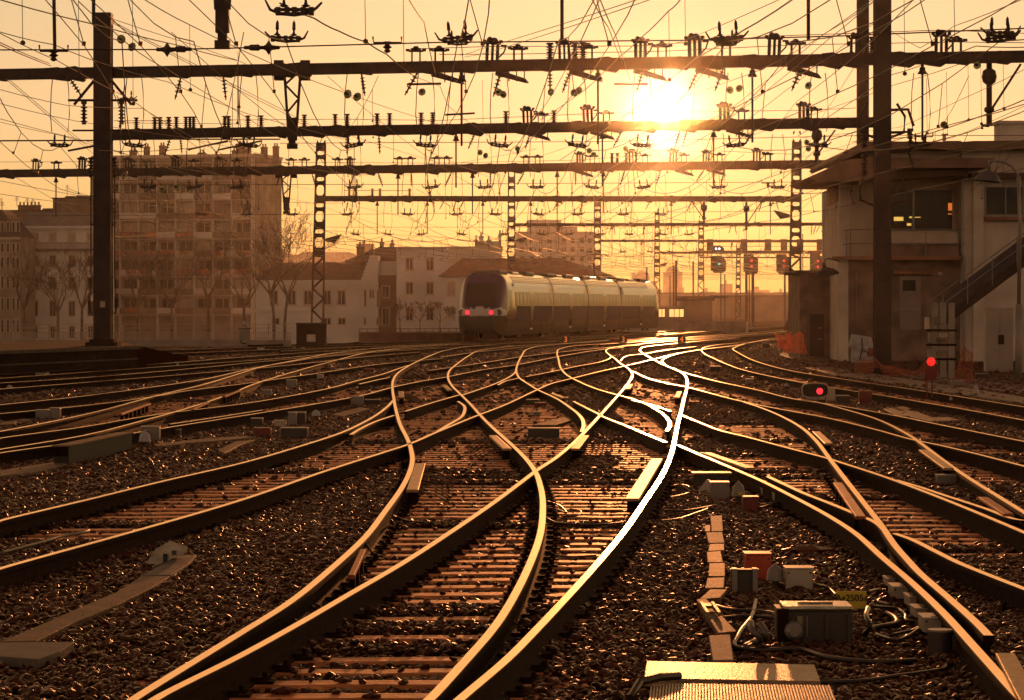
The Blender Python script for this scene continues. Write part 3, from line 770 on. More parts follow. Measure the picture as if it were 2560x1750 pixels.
m2 = lattice_mast(1279, 15, 1278, 21, 423, 292.5, 'lattice mast rising behind the nose of the train', lamp=[(1,602)])
lattice_mast(1494, 15, 1493, 17, 488, 364, 'lattice mast rising behind the rear half of the train')
lattice_mast(1643, 10, 1642, 16, 533, 444, 'lattice mast just past the far end of the train', lamp=[(1,662)])
lattice_mast(1992, 19, 1986, 30, 352, 221, 'lattice mast beside the low annex of the signal box', lamp=[(-1,540)])
lattice_mast(1753, 11, 1752, 16, 551, 430, 'perforated mast left of the green signal')
lattice_mast(1846, 9, 1845, 12, 610, 470, 'thin lattice mast between the green and red signals')

# tapering lattice hangers under the beams
def hanger(pxc, wtop, yb0, yb1, d, label, sc=1.0):
    """px column, top width px, top row, bottom row"""
    c = P(pxc, yb0, d); z0 = 0; z1 = -(yb1-yb0)*d/F; w = wtop*d/F/2
    root = empty('lattice_hanger', c, label, 'hanger', 'tapering hangers under the beams')
    zn = z1*.72
    for s in (-1, 1):
        mb = MB(); mb.tube([(s*w*.62, 0, 0), (s*w*.33, 0, zn)], .045, 4)
        mb.build('leg', M_iron, root)
        mb = MB(); mb.box(s*w-.16*sc, s*w+.16*sc, -.25, .25, -.32*sc, .32*sc); mb.build('clamp', M_beam, root)
    mb = MB(); n = 4
    for k in range(n):
        a = k/n; b = (k+1)/n; s = 1 if k % 2 else -1
        wa = w*(.62+(.33-.62)*a); wb_ = w*(.62+(.33-.62)*b)
        mb.tube([(-s*wa,0,zn*a), (s*wb_,0,zn*b)], .035, 4)
    mb.build('cross_bracing', M_iron, root)
    mb = MB(); mb.box(-w*.36, w*.36, -.12, .12, zn-.45*sc, zn+.3*sc); mb.box(-w*.24, w*.24, -.10, .10, z1+.1, zn-.4*sc); mb.box(-w*.40, w*.40, -.13, .13, z1, z1+.16*sc)
    mb.build('foot_plate', M_iron, root)
    return root
d1 = lambda x, y: (9.72-CH)*F/(HY-y)
hanger(731, 66, 176, 372, 101.4, 'tapering lattice hanger under the nearest beam, above the apartment tower')
hanger(716, 40, 431, 535, 176.5, 'small lattice hanger under the third beam beside the lattice mast')
# hanger from the out-of-frame gantry overhead, with its cross wires
zt = 9.72
r0 = hanger(556, 92, -228, 122, 60.0, 'big dark hanger coming down from above the frame, insulators on either side', 1.0)
for x in (131, 1405, 2021, 234):
    mb = MB(); c = P(x, -228, 60); e = P(x + (6 if x == 131 else 0), (100 if x > 1000 else 125 if x == 131 else 60), 60)
    mb.tube([c, e], .035, 6)
    tag(mb.build('hanger_rod', M_iron), {131:'thin dark hanger rod at upper left, ending in a wire clip', 1405:'dark hanger rod ending in mid sky above the centre', 2021:'dark hanger rod ending in mid sky left of the tall mast', 234:'thin hanger rod passing beside the top of the left mast'}[x], 'hanger rod')
# stay tubes with struts on the right
def stay(px, y0, y1, d, bx, by, label):
    a = P(px, y0, d); root = empty('stay_tube', a, label, 'stay tube', 'stay tubes under the beams')
    b = P(px, y1, d)-a; q = P(bx, by, d)-a; z = b.z
    mb = MB(); mb.tube([(0,0,0), (0,0,z)], .09, 8); mb.tube([(0,0,z),(-.22,0,z+.02),(-.22,0,z-.1)], .05, 6); mb.build('tube', M_iron, root)
    mb = MB(); mb.tube([(0,0,z*.8), q], .04, 6); mb.build('strut', M_iron, root)
    mb = MB(); mb.lathe((0,0,z*.12), (0,0,-1), [(0,.1),(.06,.2),(.25,.24),(.42,.2),(.5,.1)], 9); mb.lathe((0,0,z*.7),(0,0,-1),[(0,.09),(.05,.16),(.15,.16),(.2,.09)],9); mb.build('insulator', M_ins, root)
stay(2473, 152, 315, 96.2, 2552, 160, 'stay tube with a long strut at the upper right')
stay(2042, 312, 408, 130.6, 2088, 325, 'stay tube with a strut above the signal box canopy')
stay(1760, 505, 558, 222, 1728, 502, 'small stay tube with a strut under the slim beam')
stay(1866, 505, 575, 222, 1905, 502, 'small stay tube near the green signal')
# ------------------------------------------------------------------ overhead wires
def wire(pts, r, label, name='overhead_wire', sag=0.0, group='loose overhead wires'):
    # a taut wire is straight in space: its inverse distance runs evenly along the traced line
    ln = [0.0]
    for a, b in zip(pts, pts[1:]): ln.append(ln[-1]+math.hypot(b[0]-a[0], b[1]-a[1]))
    i0, i1 = 1/pts[0][2], 1/pts[-1][2]
    q = [P(p[0], p[1], 1/(i0+(i1-i0)*l/ln[-1])) for p, l in zip(pts, ln)]
    path = []
    for i in range(len(q)-1):
        n = max(3, int((q[i+1]-q[i]).length/6))
        for k in range(n):
            t = k/n; path.append(q[i].lerp(q[i+1], t) - UP*(sag*4*t*(1-t)))
    path.append(q[-1])
    mb = MB(); mb.tube(path, r, 5)
    return tag(mb.build(name, M_wire), label, 'wire', group)

# suspension clamps at every support: a bowed bar with jaws, horns and drop insulators
def f_susp(mb):
    L_ = .68
    pts = [(-L_,0,.16),(-L_*.8,0,.02),(-.35,0,-.10),(0,0,-.14),(.35,0,-.12),(.6,0,-.02),(.72,0,.22)]
    mb.tube(pts, [.03,.04,.05,.06,.05,.04,.025], 6)
    for x in (-.42,-.22,0,.18,.40): mb.box(x-.06, x+.06, -.10, .10, -.16, .04)
    mb.box(-.5, .5, -.04, .04, -.06, .02)
    for x in (-.28, .26): mb.lathe((x,0,.04), (0,0,1), [(0,.06),(.04,.12),(.07,.05),(.16,.03),(.22,.06),(.42,.05),(.5,.01)], 7)
SUSP = fit_mesh('suspension', f_susp, M_iron)
def f_clip(mb):
    mb.tube([(-.35,0,.2),(-.33,0,.05),(.35,0,.05),(.35,0,.2)], .025, 5)
    mb.lathe((0,0,.08), (0,0,-1), [(0,.09),(.04,.16),(.08,.05),(.14,.12),(.18,.05),(.24,.09),(.28,.02)], 7)
CLIP = fit_mesh('clip', f_clip, M_iron)

DG = [60, 99.5, 134.5, 174, 222, 293, 363, 446]
RUNS = [  # lateral position at each gantry
 [-10.5,-14.6,-15.9,-17.5],[-7.6,-12.2,-13.9,-15.0],[-6.2,-8.5,-12.0,-12.4],[-4.4,-5.1,-6.9,-9.3],[-1.06,-2.8,-3.5,-5.9],[.9,-.4,-1.2,-3.1],
 [4.2,2.1,1.07,-.96],[5.6,4.2,3.5,1.5],[9.5,7.2,5.75,3.7],[12.5,9.9,9.0,6.3],[16.0,13.2,11.6,8.4]]
FAR = [5.0, 16.0, 28.0, 42.0]
WORD = ['outermost left','second from the left','third from the left','fourth from the left','fifth from the left','middle','first right of the middle','second right of the middle','fourth from the right','third from the right','outermost right']
rw = random.Random(5)
for ri, xs in enumerate(RUNS):
    X = list(xs) + [xs[3]*0.93 + f for f in FAR]
    root = empty('overhead_line', (X[1], DG[1], 7.15), f'overhead line with droppers, {WORD[ri]} of those running away over the tracks', 'overhead line', 'overhead lines over the tracks')
    R = Vector(root.location)
    mess = []; cont = []; drops = []
    pre = [X[0] - (X[1]-X[0])*.5]
    stations = [(30.0, pre[0])] + list(zip(DG, X))
    for i in range(len(stations)-1):
        (ya, xa), (yb, xb) = stations[i], stations[i+1]
        n = max(6, int((yb-ya)/5))
        for k in range(n):
            t = k/n; x = xa+(xb-xa)*t; y = ya+(yb-ya)*t
            zm = 7.12 - .95*4*t*(1-t)*min(1, (yb-ya)/45); zc = 5.75 + (.02 if k % 2 else 0)
            zig = .2*math.sin(math.pi*(i+t))
            mess.append(Vector((x, y, zm))-R); cont.append(Vector((x+zig, y, zc))-R)
            if k % 2 == 1 and y < 330: drops.append((mess[-1], cont[-1]))
    r = .014
    MB_ = MB(); MB_.tube(mess, [.013 + .00004*p.y for p in mess], 4); MB_.build('messenger', M_wire, root)
    MB_ = MB(); MB_.tube(cont, [.011 + .00004*p.y for p in cont], 4); MB_.build('contact_wire', M_wire, root)
    for a, b in drops:
        MB_ = MB(); MB_.tube([a, b], .006 + .00003*(a.y+R.y), 4)
        MB_.lathe(b, (0,0,1), [(0,.035),(.06,.035)], 5)
        MB_.build('dropper', M_wire, root)
    for gi in range(len(DG)):
        y, x = DG[gi], X[gi]
        if gi == 0 and ri not in (3, 4, 6, 8): continue
        if gi > 5: continue
        o = bpy.data.objects.new('suspension', SUSP); COL.objects.link(o); o.parent = root
        o.location = Vector((x, y-.1, 7.2))-R; o.scale = ((1 if (gi+ri) % 2 else -1)*.6, .6, .6); o.rotation_euler = (0, rw.uniform(-.15,.15), 0)
        if gi == 0: continue
        # pair of jumper loops from the beam
        MB_ = MB()
        for s in (-1, 1):
            a = Vector((x+s*.22, y, 9.5))-R; b = Vector((x+s*.26, y-.05, 7.6))-R
            MB_.tube([a, a.lerp(b,.3)+Vector((s*.05,0,0)), a.lerp(b,.7)+Vector((s*.06,0,0)), b], .015, 4)
        MB_.build('jumper', M_wire, root)

# glass cap insulators strung on wires
M_glass = mat('green_insulator_glass', (.25,.28,.08), .08, 0, .1, 4, spec=.9)
def glass_ins(px, y, d, ax=(1,0,-.35)):
    a = Vector(ax).normalized(); c = P(px, y, d); root = empty('glass_insulator', c, 'round green glass disc insulator strung on an overhead wire', 'insulator', 'glass insulators on the wires')
    mb = MB(); mb.lathe((0,0,0), a, [(-.03,.03),(-.02,.105),(.0,.12),(.02,.08),(.03,.04)], 16); mb.build('disc', M_glass, root)
    mb = MB(); mb.lathe((0,0,0), a, [(-.15,.015),(-.12,.035),(.04,.05),(.08,.03),(.15,.015)], 8); mb.build('cap', M_iron, root)
for px, y, d in ((303,98,80),(330,117,80),(869,235,80),(893,242,80),(1055,230,96),(1247,231,97),(1258,236,97),(1377,230,97),(1435,232,97),(1447,226,97),
                 (1825,225,96),(1848,221,96),(2021,214,95),(1200,381,128),(1214,389,128),(1294,372,128),(1473,377,128),(1484,386,128),(1564,372,128),(2443,163,90),(2360,312,100),(2017,356,128),(2021,372,128),(407,472,110),(311,438,110),(442,468,110)):
    glass_ins(px, y, d, (rw.uniform(.2,.6), 1, rw.uniform(-.3,.3)))

# wires traced over the near field: (column, row, distance)
Wl = [
 ([(-8,-3,62),(232,60,74),(457,116,88),(592,151,101)], .020, 'thick wire from the upper left corner down to the nearest beam'),
 ([(-5,104,70),(124,159,103)], .020, 'upper of two parallel wires anchored on the nearest beam at far left'),
 ([(-5,110,70),(128,165,103)], .020, 'lower of two parallel wires anchored on the nearest beam at far left'),
 ([(283,48,102),(496,116,120),(592,150,136),(720,205,139)], .016, 'wire leaving the top of the left mast'),
 ([(283,54,102),(496,165,118),(716,279,134),(778,314,138)], .016, 'upper twin guy wire from the left mast top to the second beam'),
 ([(283,58,102),(496,171,118),(712,284,134),(770,318,138)], .016, 'lower twin guy wire from the left mast top to the second beam'),
 ([(197,4,60),(279,74,66),(348,132,72),(420,174,78),(581,271,95),(700,345,120)], .014, 'wire from the top edge crossing the left mast diagonally'),
 ([(360,-2,58),(474,62,64),(689,163,74),(852,228,80),(908,248,86),(1059,298,112),(1121,317,136)], .014, 'long wire from the top edge through glass insulators to the second beam'),
 ([(700,8,56),(786,46,60),(850,79,64),(916,105,68),(966,135,72),(1028,186,80)], .022, 'thick wire sloping from the upper clamp toward the beam'),
 ([(1028,186,98),(1100,215,104),(1120,264,112),(1179,310,120),(1311,399,140),(1340,430,172)], .014, 'wire stepping down through two cross bars'),
 ([(1022,-2,55),(1060,54,60),(1075,130,80),(1090,190,98)], .018, 'wire dropping steeply from the top edge to the centre beam'),
 ([(0,224,70),(170,264,84),(356,271,96),(581,399,120),(697,453,150)], .012, 'orange glinting wire slanting behind the left mast'),
 ([(0,80,64),(136,112,70),(260,160,78),(420,205,86),(620,285,100),(870,350,134)], .014, 'wire starting near the clamp at the left edge'),
 ([(0,83,64),(140,150,72),(330,250,90),(540,400,130)], .014, 'steeper wire starting near the clamp at the left edge'),
 ([(15,198,80),(240,390,120)], .012, 'steep left wire of a crossing pair'),
 ([(22,198,80),(228,372,120)], .012, 'steep right wire of a crossing pair'),
 ([(0,259,90),(192,303,100),(470,345,120),(760,405,150)], .013, 'shallow wire at left below the nearest beam'),
 ([(0,297,95),(225,355,110),(520,452,140),(800,512,200)], .014, 'shallow wire at left crossing the second beam line'),
 ([(0,305,98),(150,338,110),(420,415,140),(790,475,190)], .012, 'companion of the shallow wire at left'),
 ([(0,452,110),(234,495,130),(520,530,170),(790,560,210)], .014, 'wire over the white townhouse roof'),
 ([(0,485,120),(230,515,135),(480,560,175),(790,590,215)], .014, 'lower wire over the white townhouse roof'),
 ([(280,470,115),(420,505,130),(640,560,160),(790,583,200)], .016, 'wire crossing the tower facade high up'),
 ([(280,500,125),(500,528,150),(700,560,190)], .013, 'wire crossing the tower facade midway'),
 ([(1480,-2,50),(1522,70,70),(1556,158,97)], .014, 'left wire of the tall crossing pair above the sun'),
 ([(1500,-2,50),(1540,90,74),(1575,200,97)], .014, 'right wire of the tall crossing pair above the sun'),
 ([(1498,0,52),(1443,120,80),(1375,245,110),(1335,300,132)], .016, 'wire slanting down left from the crossing pair'),
 ([(1595,-2,50),(1200,123,94),(1150,138,98)], .012, 'upper of two wires rising from the beam to the top edge'),
 ([(1628,-2,50),(1230,128,94),(1162,142,98)], .012, 'lower of two wires rising from the beam to the top edge'),
 ([(1702,-2,54),(1672,27,58),(1603,94,72),(1545,145,90),(1465,223,110),(1350,300,132)], .016, 'wire crossing the beam left of the sun'),
 ([(1950,-2,58),(1700,105,80),(1620,120,95)], .012, 'wire rising right from beside the sun to the top edge'),
 ([(1985,-4,56),(1858,76,62),(1740,145,74),(1667,204,84),(1600,262,100),(1480,345,128),(1400,400,160)], .022, 'thick wire from the top edge running past the sun'),
 ([(2180,0,70),(2030,105,84),(1900,175,96),(1700,245,120),(1420,330,134)], .013, 'wire falling left from the tall mast across the sky'),
 ([(2180,8,72),(2060,85,86),(1880,230,104),(1760,322,132)], .014, 'anchor wire from the tall mast to the second beam'),
 ([(2185,2,72),(2075,95,88),(1900,240,108),(1775,328,132)], .014, 'twin anchor wire from the tall mast to the second beam'),
 ([(2182,60,95),(2100,120,100),(1960,230,115),(1840,320,130)], .014, 'wire from the mast bracket to the second beam'),
 ([(2170,108,95),(2150,145,96),(2060,285,110),(1990,420,150),(1960,500,190)], .014, 'glinting orange wire dropping from the mast bracket'),
 ([(2560,-4,52),(2385,65,64),(2300,120,66),(2225,75,95)], .012, 'wire dipping from the upper right corner'),
 ([(2285,-2,60),(2140,140,80),(1990,255,105),(1930,330,135)], .014, 'wire from the top edge crossing beside the tall mast'),
 ([(2570,118,80),(2440,115,84),(2320,157,90),(2228,187,95),(2120,260,110),(1995,340,140)], .020, 'thick wire sloping left behind the tall mast'),
 ([(2568,246,90),(2470,284,100),(2310,338,112),(2130,355,135)], .024, 'thick contact wire low over the signal box roof'),
 ([(2568,170,85),(2400,250,96),(2250,318,112),(2000,345,140)], .012, 'thin wire high over the signal box roof'),
 ([(2568,262,92),(2380,345,112),(2240,370,118)], .012, 'wire dipping behind the roof vent'),
 ([(2400,160,88),(2230,214,95),(2100,262,112),(1860,345,150)], .014, 'wire from the right insulators past both masts'),
 ([(2230,330,125),(2000,395,150),(1870,470,190),(1800,560,240)], .012, 'wire under the second beam near the signal box'),
 ([(2180,400,140),(2050,440,160),(1930,480,190),(1850,530,230)], .012, 'wire ending near the eaves of the signal box'),
 ([(2070,460,150),(1985,540,200),(1860,620,320)], .013, 'thin wire slanting below the eaves'),
 ([(2070,545,180),(1980,590,230),(1850,625,330)], .013, 'thin wire just left of the signal box pillar'),
 ([(1620,360,130),(1690,420,150),(1760,468,180),(1830,520,230)], .016, 'wire under the sun falling to the right'),
 ([(1560,380,130),(1640,460,175),(1720,540,240)], .013, 'thin wire under the sun falling to the right'),
 ([(1060,372,130),(1190,430,160),(1290,470,190)], .012, 'wire from the second beam to the third'),
 ([(880,340,120),(1080,402,150),(1260,440,176)], .012, 'wire between the second and third beams at centre left'),
 ([(1340,372,130),(1130,410,160),(1000,440,176)], .010, 'faint wire slanting the other way at the centre'),
 ([(1720,290,110),(1500,340,130),(1290,410,170)], .010, 'faint wire crossing in front of the sun'),
 ([(820,500,205),(1000,540,235),(1180,590,280),(1290,640,340)], .016, 'wire from the slim beam falling toward the train'),
 ([(815,520,200),(980,572,250),(1150,600,300),(1275,612,340)], .016, 'lower wire falling toward the train'),
 ([(800,575,200),(960,585,215),(1060,590,230),(1290,610,300)], .018, 'wire with clips level with the roof ridges'),
]
for pts, r, lab in Wl:
    wire(pts, r*.75, lab, sag=0.02)
# cross-span wires under each beam and feeders above them
def span(pts, r, lab): wire(pts, r, lab, 'span_wire', 0.0, 'span wires along the gantries')
span([(-20,125,60),(236,124,60),(400,124,60),(555,121,60),(700,117,60),(1100,106,60),(1700,101,60),(2100,90,60),(2580,70,60)], .014, 'highest span wire, through the insulators of the big hanger')
span([(700,358,99),(1500,354,99),(2190,338,99),(2580,339,99)], .011, 'span wire below the nearest beam')
span([(280,462,134),(1000,461,134),(1990,455,134),(2070,455,134)], .012, 'span wire below the second beam')
span([(-20,352,120),(240,351,120),(330,348,125),(700,348,130)], .030, 'thick level rod below the left end of the second beam')
span([(0,540,174),(800,536,174),(1985,528,174),(2068,527,174)], .012, 'span wire below the third beam')
span([(815,568,222),(1300,568,222),(1990,566,222)], .013, 'span wire below the slim fourth beam')
span([(1040,122,98.5),(1230,116,98),(1601,115,97),(1935,90,96),(2140,83,96),(2353,75,95),(2580,84,95)], .012, 'upper feeder wire above the nearest beam')
span([(1098,136,98),(1300,135,98),(1660,128,97),(1989,112,96),(2392,105,95),(2580,107,95)], .012, 'lower feeder wire above the nearest beam')
span([(285,302,138),(430,302,138)], .015, 'short bar above the posts at the left end of the second beam')
span([(300,307,138),(600,310,138)], .012, 'feeder over the left posts of the second beam')
span([(570,300,137),(850,298,136),(1100,301,135),(1320,291,133),(1480,284,132),(1811,278,131),(2009,276,130),(2140,270,130)], .012, 'feeder wire above the second beam')
span([(-20,405,178),(240,404,178),(760,406,174),(1100,408,173),(1450,400,171),(1765,376,169),(1990,386,168)], .012, 'feeder wire above the third beam')
span([(860,476,222),(1030,477,222)], .02, 'short bar on the posts of the slim beam')
# cross bars hanging off the centre droppers
for (xa, ya, xb, yb, d, lab) in ((1017,211,1103,209,97,'short horizontal bar below the nearest beam, left of centre'),(1113,287,1187,283,110,'short horizontal bar above the second beam'),(1535,210,1620,210,97,'short horizontal bar just left of the sun'),
                                 (170,377,240,364,104,'slanting arm left of the left mast'),(475,373,570,352,125,'slanting arm above the tower roof'),(545,375,655,352,125,'second slanting arm above the tower roof'),(470,372,475,376,125,'tiny end hook above the tower roof')):
    mb = MB(); mb.tube([P(xa,ya,d), P(xb,yb,d)], .04, 6); tag(mb.build('cross_bar', M_iron), lab, 'cross bar')
# fixed insulator pairs on the highest span
for (x, y, s) in ((418,124,1),(452,123,1),(637,119,1),(672,119,1)):
    root = empty('span_insulator', P(x, y, 60), 'dark ribbed insulator threaded on the highest span wire', 'insulator', 'insulators beside the big hanger')
    mb = MB()
    if x in (418,672): mb.lathe((0,0,0), (1,0,0), [(-.12,.03),(-.06,.06),(-.02,.12),(.0,.15),(.03,.10),(.06,.05),(.14,.04)], 12)
    else: mb.lathe((0,0,0), (1,0,0), [(-.13,.02),(-.09,.06),(.08,.065),(.12,.02)], 10)
    mb.build('body', M_ins, root)
    mb = MB(); mb.lathe((0,0,0), (1,0,0), [(-.22,.015),(-.2,.04),(.2,.04),(.22,.015)], 6); mb.build('fitting', M_iron, root)
# big clamps at the top edge
for (x, y, d, sx, lab) in ((736,22,52,1.9,'large bowed clamp at the top edge left of centre'),(1144,104,60,1.15,'dark bowed clamp with horns at the top centre'),(1816,103,60,1.2,'bowed clamp glowing green near the sun'),(2500,80,58,1.5,'large bowed clamp at the upper right corner'),
                           (318,246,99,1.3,'small clamp bracket on the right of the left mast'),(134,133,60,.8,'small clip at the end of the upper left rod'),(968,112,60,.9,'clip hanging left of the top centre clamp'),(2310,345,99,.9,'clip just above the signal box roof'),(1920,460,134,.8,'clip left of the signal box eaves')):
    o = bpy.data.objects.new('wire_clamp', CLIP if 'clip' in lab else SUSP); COL.objects.link(o); o.location = P(x, y, d); s = .36*sx if 'clip' not in lab else .8
    o.scale = (s*1.0*(-1 if x < 1000 and 'clip' not in lab else 1), s, s); tag(o, lab, 'wire clamp')
# vertical droppers from above the frame
for (x, y0, y1, d, lab) in ((55,-10,108,60,'thin dropper at far left above the clip wire'),(196,0,180,70,'thin dropper just left of the mast top'),(331,-10,260,75,'thin dropper right of the left mast'),(474,62,225,80,'thin dropper with a long loop above the tower'),(595,128,268,85,'thin dropper right of the big hanger'),
                            (912,-10,104,60,'thin dropper ending on the wire left of centre'),(1008,-10,160,66,'dropper with a loop left of the centre clamp'),(1206,200,320,110,'dropper just right of the centre rod'),(1672,27,200,70,'dropper over the sun at right'),(1712,-10,110,70,'second dropper over the sun at right'),
                            (2260,-10,185,70,'long dropper right of the tall mast'),(2385,-10,100,60,'dropper in the upper right sky'),(2316,195,333,100,'dropper between the tall mast and the stay tube'),(2366,180,318,100,'second dropper between the tall mast and the stay tube'),(2420,160,300,98,'dropper left of the stay tube'),(2452,160,310,98,'thick dropper beside the stay tube'),(2508,155,272,96,'dropper right of the stay tube')):
    mb = MB(); mb.tube([P(x,y0,d), P(x+2,y1,d)], .007, 4); q = P(x+2, y1, d); mb.lathe(q, (0,0,1), [(-.04,.01),(-.02,.05),(.03,.05),(.06,.01)], 6)
    tag(mb.build('dropper_wire', M_wire), lab, 'dropper', 'loose droppers')
# slack crossing wires between neighbouring gantries, each with a few droppers
rx = random.Random(21)
for gi in range(0, 7):
    for k in range(2 if gi == 0 else 7 if gi < 4 else 6):
        ya, yb = DG[gi], DG[gi+1]
        hwA = ya*.165; cxs = (FAR[max(0, gi-4)] if gi >= 4 else 0)*.5
        xa = rx.uniform(-hwA, hwA)+cxs; xb = xa + rx.uniform(-4.5, 4.5) + (2.5 if gi >= 3 else 0)
        za = rx.choice([9.4, 8.6, 7.3, 7.0, 6.4]); zb = rx.choice([9.4, 7.2, 7.0, 6.3])
        path = []; n = 8
        for i in range(n+1):
            t = i/n; path.append(Vector((xa+(xb-xa)*t, ya+(yb-ya)*t, za+(zb-za)*t-.25*4*t*(1-t))))
        root = empty('crossing_wire', path[0], 'thin slack wire with tiny droppers slanting between two gantries', 'wire', 'slack wires between the gantries')
        mb = MB(); mb.tube([p-path[0] for p in path], .007+.00004*ya, 4); mb.build('strand', M_wire, root)
        for i in rx.sample(range(1, n), 3):
            p = path[i]-path[0]; ln = rx.uniform(.5, 1.3)
            mb = MB(); mb.tube([p, p-UP*ln], .005+.00003*ya, 4); mb.lathe(p-UP*ln, UP, [(-.03,.01),(0,.04),(.04,.01)], 5); mb.build('dropper', M_wire, root)
# ------------------------------------------------------------------ buildings
M_wwall = mat('pale_render', (.62,.60,.58), .85, 0, .12, .35)
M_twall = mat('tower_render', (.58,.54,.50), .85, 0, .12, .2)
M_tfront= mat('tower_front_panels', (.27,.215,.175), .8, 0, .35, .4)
M_slab  = mat('balcony_slab_concrete', (.50,.42,.33), .85, 0, .1, 1)
M_bwall = mat('brown_render', (.17,.12,.09), .85, 0, .2, .4)
M_roofd = mat('dark_roof_tiles', (.075,.045,.032), .8, 0, .3, 1.5)
M_roofr = mat('red_roof_tiles', (.20,.085,.045), .8, 0, .25, 1.5)
M_zinc  = mat('zinc_roof', (.16,.14,.12), .5, .2, .2, .8)
M_win   = mat('window_glass', (.022,.014,.011), .2, 0, .3, .5, spec=.3)
M_shut  = mat('shutter_paint', (.36,.30,.25), .7, 0, .15, 2)
M_frame = mat('window_frame_paint', (.48,.40,.33), .6, 0, .1, 2)
M_chim  = mat('chimney_brick', (.17,.09,.06), .85, 0, .3, 2)
M_awn   = mat('orange_awning', (.42,.15,.06), .7, 0, .3, .8, emit=(1.0,.22,.04), estr=.012)  # faint glow put into the cloth for the orange glimmer on the balconies
M_iron2 = mat('balcony_iron', (.09,.065,.05), .6, 0, .2, 3)

class Fac:
    def __init__(s, root, A, B):
        s.root = root; s.A = Vector((A[0], A[1], 0)); s.B = Vector((B[0], B[1], 0)); s.R = Vector(root.location)
        s.t = (s.B-s.A).normalized(); s.n = Vector((s.t.y, -s.t.x, 0)); s.L = (s.B-s.A).length
        if s.n.y > 0 and abs(s.n.y) > 1e-6: s.n = -s.n
    def u(s, px):
        k = (px-CX)/F   # x = k*y on the sight line
        return (k*s.A.y - s.A.x)/(s.t.x - k*s.t.y)
    def z(s, px, py):
        y = s.A.y + s.t.y*s.u(px); return CH + (HY-py)*y/F
    def box(s, mb, u0, u1, z0, z1, o0, o1):
        return mb.obox(s.A - s.R, s.t, s.n, UP, u0, u1, o0, o1, z0, z1)
    def rect(s, x0, y0, x1, y1):
        xm = (x0+x1)/2; return s.u(x0), s.u(x1), s.z(xm, y1), s.z(xm, y0)
    def window(s, x0, y0, x1, y1, frame=M_frame, glass=M_win, reveal=.14, sill=True, cols=2, shutter=False, name='window', bars=1):
        u0, u1, z0, z1 = s.rect(x0, y0, x1, y1)
        mb = MB(); fw = min(.07, (u1-u0)*.08)
        s.box(mb, u0-.09, u0, z0-.09, z1+.09, .0, .05); s.box(mb, u1, u1+.09, z0-.09, z1+.09, .0, .05); s.box(mb, u0, u1, z1, z1+.09, .0, .05)
        w = mb.build(name, frame, s.root)
        mb = MB(); s.box(mb, u0, u1, z0, z1, .003, .012); mb.build('pane', M_shut if shutter else glass, w)
        mb = MB()
        s.box(mb, u0, u0+fw, z0, z1, .013, .04); s.box(mb, u1-fw, u1, z0, z1, .013, .04); s.box(mb, u0+fw, u1-fw, z1-fw, z1, .013, .04); s.box(mb, u0+fw, u1-fw, z0, z0+fw, .013, .04)
        for k in range(1, cols): 
            m = u0+(u1-u0)*k/cols; s.box(mb, m-fw/2, m+fw/2, z0+fw, z1-fw, .014, .042)
        mb.build('frame', frame, w)
        if sill:
            mb = MB(); s.box(mb, u0-.14, u1+.14, z0-.12, z0-.002, .0, .16); mb.build('sill', M_slab, w)
        return w

def bld(name, label, px, d):
    c = P(px, HY, d); return empty(name, (c.x, d, -6.0), label, 'building', 'buildings beyond the yard')
def gp(px, d): return ((px-CX)*d/F, d)
def wallbox(root, A, B, z0, z1, depth, m, name='wall'):
    f = Fac(root, A, B); mb = MB(); f.box(mb, 0, f.L, z0-f.R.z, z1-f.R.z, -depth, 0); mb.build(name, m, root); return f
def zf(f):   # facade z values are world heights; shift into root space
    f.A = f.A.copy(); f.A.z = 0; return f
# facades keep world z: put every root at z = 0 to keep that simple
def bld(name, label, px, d, group='buildings beyond the yard'):
    c = P(px, HY, d); return empty(name, (c.x, d, 0), label, 'building', group)
def zz(y, d): return CH + (HY-y)*d/F
def chimney(root, f, x0, x1, y0, y1, back=2.0, m=M_chim, pots=0):
    u0, u1, z0, z1 = f.rect(x0, y0, x1, y1); mb = MB(); f.box(mb, u0, u1, z0-1.0, z1, -back-.8, -back)
    f.box(mb, u0-.08, u1+.08, z1-.22, z1-.08, -back-.88, -back+.08)
    c = mb.build('chimney', m, root)
    for k in range(pots):
        q = f.A - f.R + f.t*(u0+(u1-u0)*(k+.5)/pots) - f.n*(back+.4) + UP*z1
        mb = MB(); mb.lathe(q, (0,0,1), [(-.02,.14),(.35,.11),(.38,.15),(.45,.15)], 8); mb.build('pot', m, c)

# tower block with balconies
tb = bld('apartment_block', 'tall hazy apartment block with a grid of balconies and glowing orange awnings', 460, 455)
TA, TB, TC = gp(232, 462), gp(634, 455), gp(703, 468)
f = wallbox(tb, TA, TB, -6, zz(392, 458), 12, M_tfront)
mb = MB(); p = [(TB[0]+.02,TB[1]),(TC[0],TC[1]),(TC[0]-1,TC[1]+12),(TB[0]-1,TB[1]+14)]
R = tb.location; zt = zz(385, 458)
mb.poly([(x-R.x, y-R.y, -6) for x, y in p]+[(x-R.x, y-R.y, zt) for x, y in p], [(0,3,2,1),(4,5,6,7),(0,1,5,4),(1,2,6,5),(2,3,7,6),(3,0,4,7)])
mb.build('side_wall', M_twall, tb)  # paler than the front, its lit look put into the colour
mb = MB(); f.box(mb, -.2, f.L+.1, zz(392,455), zz(384,455), -12.2, .25); mb.build('roof', M_slab, tb)
rows_ = [407,452,500,549,597,644,691,738,786,833]
colsx = [234,257,303,349,396,442,488,535,582,632]
for k in range(len(rows_)-1):
    y = rows_[k]
    mb = MB(); z = f.z(430, y); f.box(mb, 0, f.L, z-.16, z, .0, .75); mb.build('balcony_slab', M_slab, tb)
